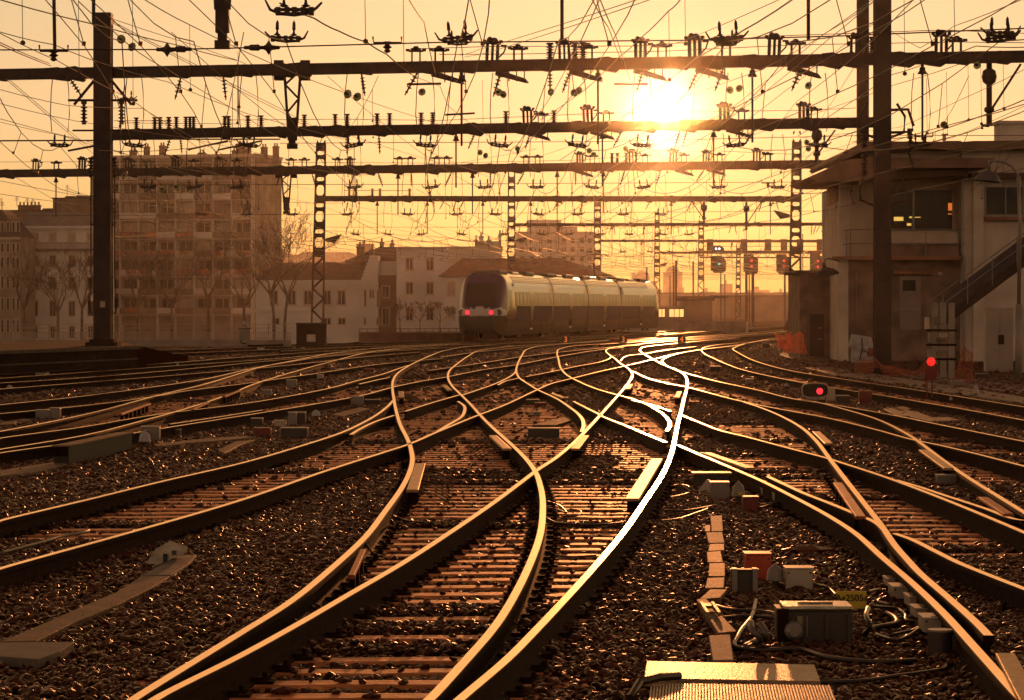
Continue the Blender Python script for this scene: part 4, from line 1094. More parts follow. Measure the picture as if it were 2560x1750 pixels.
for x in colsx:
    mb = MB(); u = f.u(x); f.box(mb, u-.07, u+.07, -4, zz(395,455), .0, .70); mb.build('balcony_divider', M_twall, tb)
rb = random.Random(3)
for k in range(len(rows_)-2):
    for c in range(1, len(colsx)-1):
        x0, x1 = colsx[c]+5, colsx[c+1]-5; y0, y1 = rows_[k]+9, rows_[k+1]-4
        u0, u1, z0, z1 = f.rect(x0, y0, x1, y1)
        mb = MB(); w = (u1-u0)
        a = rb.choice([.0,.15,.3]); f.box(mb, u0+w*a*.5, u1-w*(.3-a)*.5, z0, z1, .004, .03)
        g = mb.build('window', M_win if rb.random() < .75 else M_shut, tb)
        mb = MB(); um = (u0+u1)/2; f.box(mb, um-.05, um+.05, z0, z1, .031, .06); mb.build('mullion', M_frame, g)
        mb = MB(); f.box(mb, u0-.3, u1+.3, z0-.12, z0+.75, .70, .73); mb.build('balcony_panel', rb.choice([M_bwall, M_tfront, M_twall]), tb)
        if (k in (4,5) and rb.random() < .7) or (k == 3 and c in (1,2,3)) or rb.random() < .06:
            mb = MB()
            for q_ in range(7):
                a_ = u0-.2+(u1-u0)*rb.random(); f.box(mb, a_, a_+rb.uniform(.15,.8), z0+rb.uniform(.0,.4), z0+rb.uniform(.5,.95), .74+.01*q_, .76+.01*q_)
            mb.build('awning', M_awn, tb)
for x0, x1, y0 in ((297,312,372),(333,344,363),(372,384,360),(470,484,378),(565,600,355),(555,570,372),(628,641,364),(658,670,362)):
    chimney(tb, f, x0, x1, y0, 388, 4, M_chim, 2)
sf = Fac(tb, TB, TC)
for y in (455,500,549,597,644): sf.window(662, y, 668, y+10, sill=False, cols=1)

# white townhouse
th = bld('townhouse', 'white townhouse with a long iron balcony and grey mansard roof', 142, 420)
f = wallbox(th, gp(49,420), gp(262,420), -6, zz(570,420), 10, M_wwall)
mb = MB(); f.box(mb, -.35, f.L+.3, zz(571,420), zz(565,420), -10, .45); f.box(mb, -.2, f.L+.2, zz(576,420), zz(572,420), 0, .2); mb.build('cornice', M_wwall, th)
u = f.L; z0 = zz(565,420); z1 = zz(529,420); o = f.A-f.R
mb = MB(); mb.poly([o+f.t*-.2+f.n*.2+UP*z0, o+f.t*(u+.2)+f.n*.2+UP*z0, o+f.t*(u+.2)-f.n*9+UP*z0, o+f.t*-.2-f.n*9+UP*z0, o+f.t*1.0-f.n*1.6+UP*z1, o+f.t*(u-.5)-f.n*1.6+UP*z1, o+f.t*(u-.5)-f.n*7+UP*z1, o+f.t*1.0-f.n*7+UP*z1],
   [(0,3,2,1),(4,5,6,7),(0,1,5,4),(1,2,6,5),(2,3,7,6),(3,0,4,7)]); mb.build('roof', M_zinc, th)
for x in (87,132,180,226):
    f.window(x-9, 582, x+9, 603, shutter=True); f.window(x-8, 638, x+8, 664); f.window(x-8, 693, x+8, 722); f.window(x-8, 752, x+8, 791, sill=False); f.window(x-7, 815, x+7, 845, sill=False)
    for y in (664,722): 
        u0, u1, z0, z1 = f.rect(x-14, y-9, x+14, y+1); mb = MB(); f.box(mb, u0, u1, z0, z0+.06, .06, .45); f.box(mb, u0, u1, z1-.05, z1, .42, .45)
        k = u0
        while k < u1: f.box(mb, k, k+.03, z0, z1, .42, .44); k += .14
        mb.build('balcony', M_iron2, th)
u0, u1, z0, z1 = f.rect(62, 607, 262, 623); mb = MB(); f.box(mb, u0-.2, u1, z0-.18, z0, .0, .8); f.box(mb, u0, u1, z1-.06, z1, .72, .78); f.box(mb, u0, u1, z0+.0, z0+.05, .72, .78)
k = u0
while k < u1: f.box(mb, k, k+.035, z0, z1, .73, .76); k += .16
mb.build('long_balcony', M_iron2, th)
for yb in (677, 733, 800): 
    mb = MB(); z = zz(yb,420); f.box(mb, 0, f.L, z-.12, z+.05, 0, .10); mb.build('string_course', M_wwall, th)
# roofscape behind the townhouse
rb_ = bld('roof_block', 'dark rooftop block with antennas rising behind the townhouse', 185, 440)
f = wallbox(rb_, gp(133,440), gp(262,440), -5, zz(497,440), 8, M_bwall)
mb = MB(); f.box(mb, -.2, f.L, zz(497,440), zz(494,440), -8, .2); mb.build('roof', M_roofd, rb_)
chimney(rb_, f, 160, 184, 489, 497, 1.5); chimney(rb_, f, 189, 232, 488, 497, 1.0)
rc_ = bld('roof_block', 'low dark roofs with ribbed chimney stacks at far left', 70, 445)
f = wallbox(rc_, gp(-30,445), gp(135,445), -5, zz(527,445), 8, M_bwall)
chimney(rc_, f, 42, 98, 512, 527, 1.0, M_chim, 6); chimney(rc_, f, 104, 128, 520, 527, 1.2); mb = MB(); f.box(mb, -.2, f.L, zz(528,445), zz(525,445), -8, .2); mb.build('roof', M_roofd, rc_)
for (x, y0, y1) in ((168,462,490),(42,492,514),(68,495,515),(82,498,515),(3,495,525),(6,505,527)):
    root = empty('television_aerial', P(x, y1, 442), {168:'tallest television aerial on the dark rooftop block',42:'television aerial over the left chimney stack',68:'aerial midway along the chimney stack',82:'shorter aerial right of the chimney stack',3:'outermost left aerial over the tenement',6:'bent aerial just right of the outermost left one'}[x], 'aerial')
    h = (y1-y0)*442/F; mb = MB(); mb.tube([(0,0,0),(0,0,h)], .035, 4)
    mb.build('pole', M_iron2, root); mb = MB()
    for k in range(4): mb.tube([(-.35+.05*k,0,h*(.6+.12*k)), (.35-.05*k,0,h*(.62+.12*k))], .02, 4)
    mb.build('element', M_iron2, root)
# brown house at the far left edge
fb = bld('tenement', 'brown tenement cut by the left edge, with tall narrow windows', 10, 410)
f = wallbox(fb, gp(-90,410), gp(50,409.6), -6, zz(592,408), 10, M_tfront)
u = f.L; z0 = zz(592,408); z1 = zz(522,408); o = f.A-f.R
mb = MB(); mb.poly([o+UP*z0, o+f.t*u+UP*z0, o+f.t*u-f.n*10+UP*z0, o-f.n*10+UP*z0, o+f.t*(u*.62)-f.n*2+UP*z1, o+f.t*(u*.62)-f.n*8+UP*z1, o-f.n*2+UP*z1, o-f.n*8+UP*z1], [(0,1,4,6),(1,2,5,4),(2,3,7,5),(4,5,7,6),(0,3,2,1),(0,6,7,3)]); mb.build('roof', M_roofd, fb)
mb = MB(); f.box(mb, 0, f.L+.1, zz(598,408), zz(592,408), 0, .3); mb.build('cornice', M_slab, fb)
for y0, y1 in ((555,578),(608,630),(643,670),(690,720),(745,775),(800,830)):
    for x in (6,20,34,45): f.window(x-3.2, y0, x+3.2, y1, sill=False, cols=1)

# houses between the lattice mast and the train
h1_ = bld('house', 'low pale house under a long dark roof behind the bare trees', 740, 345)
f = wallbox(h1_, gp(640,350), gp(908,345), -6, zz(700,347), 9, M_wwall)
u = f.L; z0 = zz(700,347); o = f.A-f.R
mb = MB(); zr = zz(655,350); mb.poly([o+f.n*.3+UP*z0, o+f.t*u+f.n*.3+UP*z0, o+f.t*u-f.n*5+UP*zr, o-f.n*5+UP*zr, o+f.t*u-f.n*9+UP*z0, o-f.n*9+UP*z0], [(0,1,2,3),(3,2,4,5),(1,4,2),(0,3,5),(0,5,4,1)]); mb.build('roof', M_roofd, h1_)
mb = MB(); f.box(mb, 0, u, zz(718,347), zz(700,347), 0, .25); f.box(mb, 0, u, zz(779,347), zz(771,347), 0, .15); mb.build('cornice', M_wwall, h1_)
for x in (685,770,818,854,730): f.window(x-10, 726, x+10, 762)
for x in (818,855,690): f.window(x-9, 795, x+9, 812, sill=False)
chimney(h1_, f, 854, 864, 613, 655, 4, M_chim, 1); chimney(h1_, f, 886, 894, 622, 655, 4, M_chim, 1)
h2_ = bld('house', 'big dark hipped roof with tall chimneys rising behind the houses', 990, 385)
f = wallbox(h2_, gp(862,385), gp(1130,385), -6, zz(650,385), 12, M_bwall)
u = f.L; z0 = zz(652,385); z1 = zz(615,385); o = f.A-f.R; ul = f.u(945)
mb = MB(); mb.poly([o+UP*z0, o+f.t*u+UP*z0, o+f.t*u-f.n*12+UP*z0, o-f.n*12+UP*z0, o+f.t*ul-f.n*5+UP*z1, o+f.t*u-f.n*5+UP*z1], [(0,1,5,4),(1,2,5),(2,3,4,5),(3,0,4),(0,3,2,1)]); mb.build('roof', M_roofd, h2_)
chimney(h2_, f, 945, 955, 602, 618, 5, M_chim, 1); chimney(h2_, f, 971, 981, 606, 618, 5, M_chim, 1); chimney(h2_, f, 903, 907, 600, 650, 5)
h3_ = bld('gabled_house', 'pale house with a stepped gable and slit windows', 930, 338)
f = wallbox(h3_, gp(905,338), gp(945,338), -6, zz(700,338), 8, M_wwall)
mb = MB()
for k in range(7):
    a = f.u(903+k*3.4); b = f.u(903+(k+1)*3.4); f.box(mb, a, f.u(945), zz(702-k*9,338), zz(702-(k+1)*9,338), -6, .05+.002*k)
mb.build('stepped_gable', M_wwall, h3_)
for x, y0, y1 in ((913,725,767),(926,725,745),(933,725,745),(945,726,768),(912,795,812),(944,795,812)): f.window(x-2, y0, x+2, y1, sill=False, cols=1)
h4_ = bld('house', 'narrow house with a white parapet panel and a recessed bay', 968, 340)
f = wallbox(h4_, gp(942,340), gp(994,340), -6, zz(652,340), 8, M_bwall)
u0, u1, z0, z1 = f.rect(938, 653, 990, 688); mb = MB(); f.box(mb, u0, u1, z0, z1, .0, .3); mb.build('parapet', M_wwall, h4_)
u0, u1, z0, z1 = f.rect(948, 690, 993, 701); mb = MB(); mb.poly([f.A-f.R+f.t*u0+UP*z1, f.A-f.R+f.t*u1+UP*z1, f.A-f.R+f.t*u1+f.n*.9+UP*z0, f.A-f.R+f.t*u0+f.n*.9+UP*z0], [(0,1,2,3)]); mb.build('porch_roof', M_roofd, h4_)
f.window(955, 715, 973, 744); f.window(956, 770, 973, 812, sill=False)
f.root = h4_
h5_ = bld('apartment_house', 'plain pale four-storey house with two columns of windows left of the train', 1050, 335)
f = wallbox(h5_, gp(991,335), gp(1113,335), -6, zz(622,335), 12, M_wwall)
mb = MB(); f.box(mb, -.15, f.L+.15, zz(622,335), zz(617,335), -12, .3); mb.build('parapet', M_slab, h5_)
for x in (1023.7, 1075):
    for y0, y1 in ((644,676),(705,736),(770,801)): f.window(x-9, y0, x+9, y1)
h6_ = bld('apartment_house', 'pale wing with blind windows and chimneys right of the plain house', 1180, 350)
f = wallbox(h6_, gp(1113,350), gp(1255,350), -6, zz(622,350), 12, M_twall)
mb = MB(); f.box(mb, -.1, f.L+.1, zz(622,350), zz(616,350), -12, .25); mb.build('parapet', M_slab, h6_)
for x0, x1, y in ((1186,1193,596),(1196,1208,588),(1217,1225,597),(1246,1253,583)): chimney(h6_, f, x0, x1, y, 620, 4, M_twall, 1)
u0, u1, z0, z1 = f.rect(1186, 601, 1253, 618); mb = MB(); f.box(mb, u0, u1, z0-.3, z1, -6, -4); mb.build('rooftop_wall', M_twall, h6_)
h7_ = bld('house', 'long house with a red-brown tiled roof directly behind the train', 1300, 322)
f = wallbox(h7_, gp(1106,324), gp(1490,320), -6, zz(690,322), 10, M_wwall)
u = f.L; z0 = zz(689,322); z1 = zz(645,325); o = f.A-f.R; ul = f.u(1130); ur = f.u(1378)
mb = MB(); mb.poly([o+f.n*.3-f.t*.3+UP*z0, o+f.t*(u+.3)+f.n*.3+UP*z0, o+f.t*u-f.n*10+UP*z0, o-f.n*10+UP*z0, o+f.t*ul-f.n*4+UP*z1, o+f.t*ur-f.n*4+UP*z1], [(0,1,5,4),(1,2,5),(2,3,4,5),(3,0,4),(0,3,2,1)]); mb.build('roof', M_roofr, h7_)
mb = MB(); f.box(mb, -.3, u+.3, zz(692,322), zz(688,322), .05, .4); mb.build('gutter', M_zinc, h7_)
for x in (1128,): 
    for y0, y1 in ((705,738),(770,800)): f.window(x-9, y0, x+9, y1, shutter=True)
for x in (1190,1240,1290,1340,1400,1450): f.window(x-8, 712, x+8, 742)
h8_ = bld('apartment_block', 'large faded apartment block with a stepped top, far behind the train', 1390, 560)
f = wallbox(h8_, gp(1290,560), gp(1486,560), -6, zz(584,560), 14, M_twall)
u0, u1, z0, z1 = f.rect(1318, 549, 1404, 590); mb = MB(); f.box(mb, u0, u1, z0, z1, -12, -1); mb.build('roof_storey', M_twall, h8_)
u0, u1, z0, z1 = f.rect(1404, 566, 1444, 590); mb = MB(); f.box(mb, u0, u1, z0, z1, -12, -1.2); mb.build('roof_storey', M_twall, h8_)
mb = MB(); f.box(mb, -.2, f.L+.2, zz(584,560), zz(579,560), -14, .3); mb.build('parapet', M_slab, h8_)
for y0 in (596,618,640,662):
    for x in (1305,1328,1351,1374,1410,1432,1455,1474): f.window(x-5, y0, x+5, y0+12, sill=False)
# far skyline by the sun
for (x0, x1, y0, d, lab) in ((1555,1640,735,900,'low hazy rooftop right behind the far end of the train'),(1660,1706,682,1400,'domed hazy building silhouette under the sun'),(1590,1625,690,1500,'faint skyline block left of the dome'),(1612,1640,705,1300,'faint lower skyline block'),(1580,1588,684,1500,'faint chimney on the skyline'),(1598,1603,687,1500,'second faint chimney on the skyline'),
                             (1640,2080,735,700,'long dark hazy shed beyond the signals'),(1790,1990,742,520,'low hazy retaining building beyond the signals'),(1710,1780,752,330,'small flat-roofed cabin beside the tracks'),(700,850,618,1700,'wooded hill silhouette left of the train'),(892,930,612,900,'pale block on the far hill')):
    hill = 'hill' in lab and 'wooded' in lab
    c = P((x0+x1)/2, HY, d)
    if hill:
        mb = MB(); n = 24; vs = []; R = c
        for k in range(n+1):
            x = x0-300+(x1-x0+700)*k/n; z = zz(y0 + 8*math.sin(k*.9)+4*math.sin(k*2.3) + (abs(k-7)**1.5)*1.2, d); q = (x-CX)*d/F
            vs += [(q, d, -6), (q, d+60, z)]
        mb.poly(vs, [(2*k, 2*k+2, 2*k+3, 2*k+1) for k in range(n)])
        tag(mb.build('hill', M_bwall), kind='structure'); continue
    root = empty('far_building', (c.x, d, 0), lab, 'building', 'buildings beyond the yard')
    f = wallbox(root, gp(x0,d), gp(x1,d), -6, zz(y0,d), 10, M_bwall)
    mb = MB(); f.box(mb, -.3, f.L+.3, zz(y0,d), zz(y0,d)+.35, -10.3, .3); mb.build('roof', M_roofd, root)
    if 'dome' in lab:
        mb = MB(); mb.lathe((0,5,zz(y0,d)), (0,0,1), [(0,3.2),(1.2,3),(2.2,2.2),(2.9,1.0),(3.3,.2)], 14); mb.build('dome', M_bwall, root)
    if 'cabin' in lab:
        mb = MB(); f.box(mb, -.8, f.L+1.6, zz(y0,d)+.3, zz(y0,d)+.5, -3, 1.0); mb.build('canopy', M_roofd, root)
# city blocks along the sun haze
rs = random.Random(9)
for k in range(9):
    x0 = 1500+k*62+rs.uniform(-10,10); w = rs.uniform(20,55); y0 = rs.uniform(706,738); d = 1000+k*60
    root = empty('far_building', P(x0, HY, d)*1.0, 'pale skyline block dissolving in the sunlit haze', 'building', 'skyline blocks in the haze'); root.location.z = 0
    f = wallbox(root, gp(x0,d), gp(x0+w,d), -6, zz(y0,d), 10, M_bwall); mb = MB(); f.box(mb, f.L*.3, f.L*.5, zz(y0,d), zz(y0,d)+1.5, -4, -2); mb.build('chimney', M_bwall, root)

# ------------------------------------------------------------------ bare winter trees
M_bark = mat('bare_bark', (.13,.09,.065), .9, 0, .3, 2)
def tree(px, ybase, d, height, spread, label, seed, lean=0.0, n0=5, thick=.16):
    rt = random.Random(seed); c = P(px, ybase, d)
    root = empty('bare_tree', c, label, 'tree', 'bare trees along the street')
    tr = MB(); cr = MB()
    def grow(p, v, ln, r, lev, mb):
        pts = [p]; q = p.copy(); dirv = v.copy(); n = 4
        for k in range(n):
            dirv = (dirv + Vector((rt.gauss(0,.13), rt.gauss(0,.13), rt.gauss(.03,.06)))).normalized()
            q = q + dirv*ln/n; pts.append(q.copy())
        r1 = r*.62
        mb.tube(pts, max(r,.02), 5 if lev < 2 else 3, max(r1,.014), cap=False)
        if lev >= 5: return
        kids = rt.choice([2,3,3]) if lev < 4 else 3
        for k in range(kids):
            t = rt.uniform(.45,1.0) if k else 1.0; j = min(n-1, int(t*n)); base = pts[j].lerp(pts[min(j+1,n)], t*n-j if t < 1 else 1)
            az = rt.uniform(0, 6.28); sp = spread*rt.uniform(.5,1.1)
            dv = (dirv + Vector((math.cos(az)*sp, math.sin(az)*sp*.6, rt.uniform(-.1,.25)))).normalized()
            grow(base, dv, ln*rt.uniform(.62,.82), r1*rt.uniform(.65,.9), lev+1, cr)
    base_h = height*.26
    tr.tube([(0,0,-6),(0,0,0),(lean*.3,0,base_h*.5),(lean,0,base_h)], [thick*1.3,thick,thick*.85,thick*.8], 7)
    for k in range(n0):
        az = k*6.28/n0+rt.uniform(-.4,.4)
        grow(Vector((lean,0,base_h*rt.uniform(.8,1))), Vector((math.cos(az)*spread*.9, math.sin(az)*spread*.5, 1)).normalized(), height*.27, thick*.62, 1, cr)
    tr.build('trunk', M_bark, root); cr.build('crown', M_bark, root)
tree(685, 812, 300, 12.0, .75, 'bare tree in front of the tower corner, left of the lattice mast', 1, -.3)
tree(712, 812, 300, 11.0, .8, 'second bare tree close beside it, leaning toward the lattice mast', 2, .3)
tree(520, 800, 310, 9.0, .8, 'bare tree in front of the right half of the tower', 3)
tree(345, 815, 310, 9.0, .8, 'bare tree in front of the left half of the tower', 4)
tree(430, 815, 320, 8.0, .8, 'smaller bare tree before the middle of the tower', 8)
tree(60, 820, 310, 8.0, .7, 'bare tree in front of the townhouse, near the left edge', 5)
tree(145, 825, 310, 7.0, .8, 'bare tree low in front of the townhouse windows', 6)
tree(205, 820, 310, 8.5, .7, 'bare tree between the townhouse and the left mast', 7)
tree(610, 815, 315, 8.0, .7, 'thin bare tree against the edge of the tower', 11)
for k, x in enumerate((1000,1050,1100)): tree(x, 822, 260, 2.6, .9, 'low bare shrub behind the reddish wall' , 20+k, 0, 4, .05)

# ------------------------------------------------------------------ fences along the yard edge
M_fence = mat('grey_fence_paint', (.34,.29,.26), .6, .1, .15, 2)
M_rwall = mat('red_brown_fence_sheet', (.22,.11,.085), .7, 0, .2, 1)
fe = empty('railing_fence', (-24.0,160,-.1), 'long grey picket railing with a handrail on a low kerb, left yard edge', 'fence')
R = Vector(fe.location); y = 160.0
xL, xR = gp(-60,160)[0], gp(728,160)[0]
mb = MB(); mb.box(xL-R.x, xR-R.x, -.2, .2, -.35, .32); mb.build('kerb', M_conc, fe)
mb = MB(); 
for z in (.70, .42-.02, .92, 1.12): mb.box(xL-R.x, xR-R.x, -.02, .02, z, z+.03)
mb.build('rail', M_fence, fe)
mb = MB(); k = xL-R.x
while k < xR-R.x: mb.box(k, k+.035, -.012, .012, .32, .70); k += .11
mb.build('picket_panel', M_fence, fe)
k = xL-R.x
while k < xR-R.x:
    mb = MB(); mb.box(k-.035, k+.035, -.035, .035, .0, 1.15); mb.build('post', M_fence, fe); k += 1.9
cb = empty('equipment_cabinet', P(770,858,158), 'dark low cabinet with a white notice at the end of the railing', 'cabinet'); sc_ = 158/F
mb = MB(); mb.box(-28*sc_, 46*sc_, -.4, .4, -.3, 48*sc_); mb.build('body', M_dconc, cb, bevel=.02)
mb = MB(); mb.box(-30*sc_, 48*sc_, -.45, .45, 48*sc_+.003, 51*sc_); mb.build('lid', M_iron, cb)
mb = MB(); mb.box(-2*sc_, 20*sc_, -.42, -.403, 4*sc_, 22*sc_); mb.build('notice', mat('notice_paint', (.5,.43,.38), .6), cb)
rf = empty('sheet_fence', P(1000,858,185), 'reddish sheet fence with a gleaming top rail, left of the train', 'fence'); R = Vector(rf.location)
xL, xR = gp(898,185)[0]-R.x, gp(1160,196)[0]-R.x
mb = MB(); mb.poly([(xL,0,-.4),(xR,11,-.4),(xR,11,.55),(xL,0,.62),(xL,.04,-.4),(xR,11.04,-.4),(xR,11.04,.55),(xL,.04,.62)], [(0,3,2,1),(4,5,6,7),(0,1,5,4),(1,2,6,5),(2,3,7,6),(3,0,4,7)]); mb.build('sheet', M_rwall, rf)
mb = MB(); mb.tube([(xL,0,.86),(xR,11,.80)], .03, 6); mb.tube([(xL,0,.65),(xR,11,.6)], .03, 6); mb.build('rail', M_check, rf)
for k in range(14):
    t = k/13; mb = MB(); mb.tube([(xL+(xR-xL)*t, 11*t, -.3),(xL+(xR-xL)*t, 11*t, .86)], .025, 5); mb.build('post', M_check, rf)
# low concrete wall beyond the far end of the train
lw = empty('low_wall', P(1750,815,255), 'low concrete wall with a metal rail beyond the train', 'wall'); R = Vector(lw.location)
a = Vector((gp(1560,262)[0], 262, 0))-R; b = Vector((gp(1868,250)[0], 250, 0))-R; a.z = b.z = 0
mb = MB(); t = (b-a).normalized(); n_ = Vector((t.y,-t.x,0)); mb.obox(a, t, n_, UP, 0, (b-a).length, -.15, .15, -.8, .42); mb.build('wall', M_conc, lw)
mb = MB(); mb.tube([a+UP*.62, b+UP*.62], .03, 5); mb.tube([a+UP*.50, b+UP*.50], .02, 5); mb.build('rail', M_check, lw)
# poles in the haze
for (x, y0, y1, w, d, lab) in ((1617,670,800,4,330,'plain pole just behind the far end of the train'),(1690,654,808,5,330,'taller of two plain poles near the bright windows'),(1684,665,808,4,345,'shorter of two plain poles near the bright windows'),(1733,655,760,4,380,'plain pole left of the perforated mast'),(1675,690,800,3,380,'thin pole right of the last lattice mast'),
                               (1802,682,800,3,400,'thin post under the green signal'),(1812,688,800,3,420,'second thin post under the green signal'),(1866,680,806,6,330,'left support post of the red signals'),(1882,682,808,7,330,'right support post of the red signals'),(1873,688,806,3,340,'thin post between the red signal supports'),(1962,688,800,5,380,'post under the third signal'),(1972,690,800,3,400,'thin post right of the third signal'),
                               (2007,590,660,2,125,'thin bent pipe at the annex corner'),(1885,745,808,2,300,'post carrying a small round track sign')):
    a = P(x, y1, d); mb = MB(); h = (y1-y0)*d/F; w_ = w*d/F/2
    mb.box(-w_, w_, -w_*.8, w_*.8, -1.0, h); mb.box(-w_*1.2, w_*1.2, -w_, w_, h, h+.08)
    o = mb.build('pole', M_iron); o.location = a; tag(o, lab, 'pole')
# signal gantry and its lights
M_red = mat('red_signal_light', (.5,.02,.03), .4, emit=(1.0,.035,.05), estr=1.4)
M_green = mat('green_signal_light', (.02,.4,.35), .4, emit=(.05,.85,.75), estr=1.6)
M_white = mat('white_signal_light', (.6,.7,.8), .4, emit=(.75,.85,1.0), estr=2.0)
M_lamp  = mat('red_lamp_glow', (.6,.03,.02), .4, emit=(1.0,.02,.015), estr=1.15)
sg = empty('signal_gantry', P(1900,636,405), 'box-truss signal bridge crossing the haze, boards hanging from it', 'signal bridge'); s_ = 405/F
R = Vector(sg.location)
mb = MB()
for z in (8, -8):
    for y in (-.4, .4): mb.box(-150*s_, 260*s_, y-.06, y+.06, z*s_-.08, z*s_+.08)
mb.build('chord', M_iron, sg)
mb = MB(); k = -150
while k < 258:
    mb.tube([(k*s_,-.4,-8*s_),((k+12)*s_,-.4,8*s_)], .04, 4); mb.tube([((k+12)*s_,-.4,8*s_),((k+24)*s_,-.4,-8*s_)], .04, 4); k += 24
mb.build('diagonal_bracing', M_iron, sg)
for x in (-125, -120+80, 20, 60, 100, 150): 
    mb = MB(); mb.box((x-8)*s_, (x+8)*s_, -.3, .3, 10*s_, 38*s_); mb.build('relay_case', M_iron, sg)
mb = MB(); 
for z in (20, 30): mb.tube([(-150*s_,-.5,z*s_),(250*s_,-.5,z*s_)], .03, 4)
mb.build('walkway_rail', M_iron, sg)
def board(px, y0, y1, w, lights, label):
    c = P(px, (y0+y1)/2, 404); root = empty('signal', c, label, 'signal', 'railway signals on the bridge')
    h = (y1-y0)*s_/2; w2_ = w*s_/2
    mb = MB(); ch = w2_*.35
    pts = [(-w2_,-h+ch),(-w2_+ch,-h),(w2_-ch,-h),(w2_,-h+ch),(w2_,h-ch),(w2_-ch,h),(-w2_+ch,h),(-w2_,h-ch)]
    mb.poly([(a,-.1,b) for a, b in pts]+[(a,.1,b) for a, b in pts], [tuple(range(8)), tuple(range(15,7,-1))]+[(i,i+8,(i+1)%8+8,(i+1)%8) for i in range(8)])
    mb.build('board', mat('signal_board_black', (.02,.014,.012), .6), root)
    mb = MB(); mb.box(-w2_*1.1, w2_*.4, .1, .5, -h*.7, h*1.3); mb.build('case', M_iron, root)
    for (x, y, m) in lights:
        q = P(x, y, 404)-c; mb = MB(); mb.lathe(q+Vector((0,-.11,0)), (0,-1,0), [(0,.15),(.03,.15)], 12); l = mb.build('lamp', m, root)
        mb = MB(); 
        for k in range(7):
            a = math.pi*k/6; 
            if k < 6:
                b = math.pi*(k+1)/6; r_ = .2
                mb.poly([q+Vector((r_*math.cos(a),-.11,r_*math.sin(a))), q+Vector((r_*math.cos(b),-.11,r_*math.sin(b))), q+Vector((r_*math.cos(b),-.45,r_*math.sin(b))), q+Vector((r_*math.cos(a),-.45,r_*math.sin(a)))], [(0,1,2,3)])
        mb.build('hood', M_iron, l)
board(1797, 645, 682, 36, [(1798,660,M_green)], 'signal board hanging low and showing a green light')
board(1796, 616, 632, 28, [(1790,622,M_white),(1798,622,M_white)], 'small signal board with two white lights above the green one')
board(1878, 642, 686, 34, [(1878.6,652,M_red),(1878.6,666,M_red)], 'signal board with two red lights, nearest to the green signal')
board(1960, 642, 686, 34, [(1960,652,M_red),(1960,666,M_red)], 'signal board with two red lights, behind the right lattice mast')
board(2044, 640, 684, 34, [(2044.6,653,M_red),(2044.6,667,M_red)], 'signal board with two red lights, next to the signal box lamp')
# parked coaches with sunset glare painted into the windows far right of the train
pc = empty('parked_coach', P(1672,790,300), 'parked coach whose windows carry a painted sunset glow', 'coach'); s3 = 300/F
M_blaze = mat('painted_sunset_glass', (.9,.6,.3), .05, 1.0, .05, 1, emit=(1.0,.55,.16), estr=1.1)  # reflected sunset put into the panes as emission
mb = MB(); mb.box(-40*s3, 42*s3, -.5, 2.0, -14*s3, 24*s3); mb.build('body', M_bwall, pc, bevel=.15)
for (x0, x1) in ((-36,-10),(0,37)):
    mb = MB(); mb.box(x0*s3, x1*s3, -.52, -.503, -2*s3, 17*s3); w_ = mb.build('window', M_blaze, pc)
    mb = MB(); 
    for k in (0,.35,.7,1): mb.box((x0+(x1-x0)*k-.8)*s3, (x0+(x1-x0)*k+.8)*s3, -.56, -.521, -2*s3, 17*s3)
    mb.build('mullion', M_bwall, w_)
# ------------------------------------------------------------------ regional train
M_tsil = mat('train_silver', (.20,.175,.125), .17, .85, .12, 1.5, bump=.14, bscale=1.0)
M_tlow = mat('train_lower_grey', (.085,.07,.06), .7, .0, .15, 1.2, bump=.06, bscale=1.2, spec=.06)
M_tblu = mat('train_dark_blue', (.026,.018,.045), .6, .0, .15, 1.2, bump=.05, bscale=1.2, spec=.08)
M_tgls = mat('train_window_glass', (.02,.015,.012), .22, 0, .2, 1, spec=.25, bump=.08, bscale=.8)
M_twht = mat('train_white_band', (.62,.58,.60), .3, 0, .05, 1)
M_trub = mat('train_black', (.015,.012,.010), .6, 0, .2, 2)
M_troof= mat('train_roof_grille', (.10,.085,.07), .45, .4, .3, 2)
TP0 = Vector((-1.95,184.0,0)); LEN = 72.8
def tpath(s):
    # heading turns gently from 8.6 to 11.6 degrees
    n = 24; p = TP0.copy(); 
    a0, a1 = math.radians(8.6), math.radians(11.8)
    k = s/n
    for i in range(n):
        h = a0+(a1-a0)*((i+.5)*k/LEN); p += Vector((math.sin(h), math.cos(h), 0))*k
    h = a0+(a1-a0)*s/LEN
    return p, Vector((math.sin(h), math.cos(h), 0)), Vector((math.cos(h), -math.sin(h), 0))
# half section from floor to roof centre: (half width, height)
SEC = [(1.20,.20),(1.32,.36),(1.40,.75),(1.44,1.10),(1.465,1.45),(1.475,1.70),(1.475,2.0),(1.47,2.3),(1.455,2.6),(1.43,2.85),(1.39,3.1),(1.33,3.35),(1.22,3.60),(1.03,3.82),(.75,3.96),(.38,4.03),(0,4.05)]
ring = [(-y, z) for y, z in SEC[::1]] + [(y, z) for y, z in SEC[::-1][1:]]     # left floor -> roof -> right floor
tr = empty('passenger_train', TP0, 'four-car regional train, silver with a dark blue nose and two red tail lights', 'train')
R = TP0
cars = [(0.0,20.6),(20.6,36.4),(36.4,52.2),(52.2,72.8)]
def nose_s(z, k):      # setback of the nose skin from its tip
    zz_ = max(0, z-1.45); lo = max(0, 1.0-z)
    return 1.9*(zz_/2.6)**1.55 + .35*lo**1.5 + 1.15*abs(k)**5 + .10*abs(k)**2
def surf(s, y, z, flip):
    ss = LEN-s if flip else s
    p, t, n_ = tpath(max(0, min(LEN, ss)))
    return p + n_*y + UP*z - R
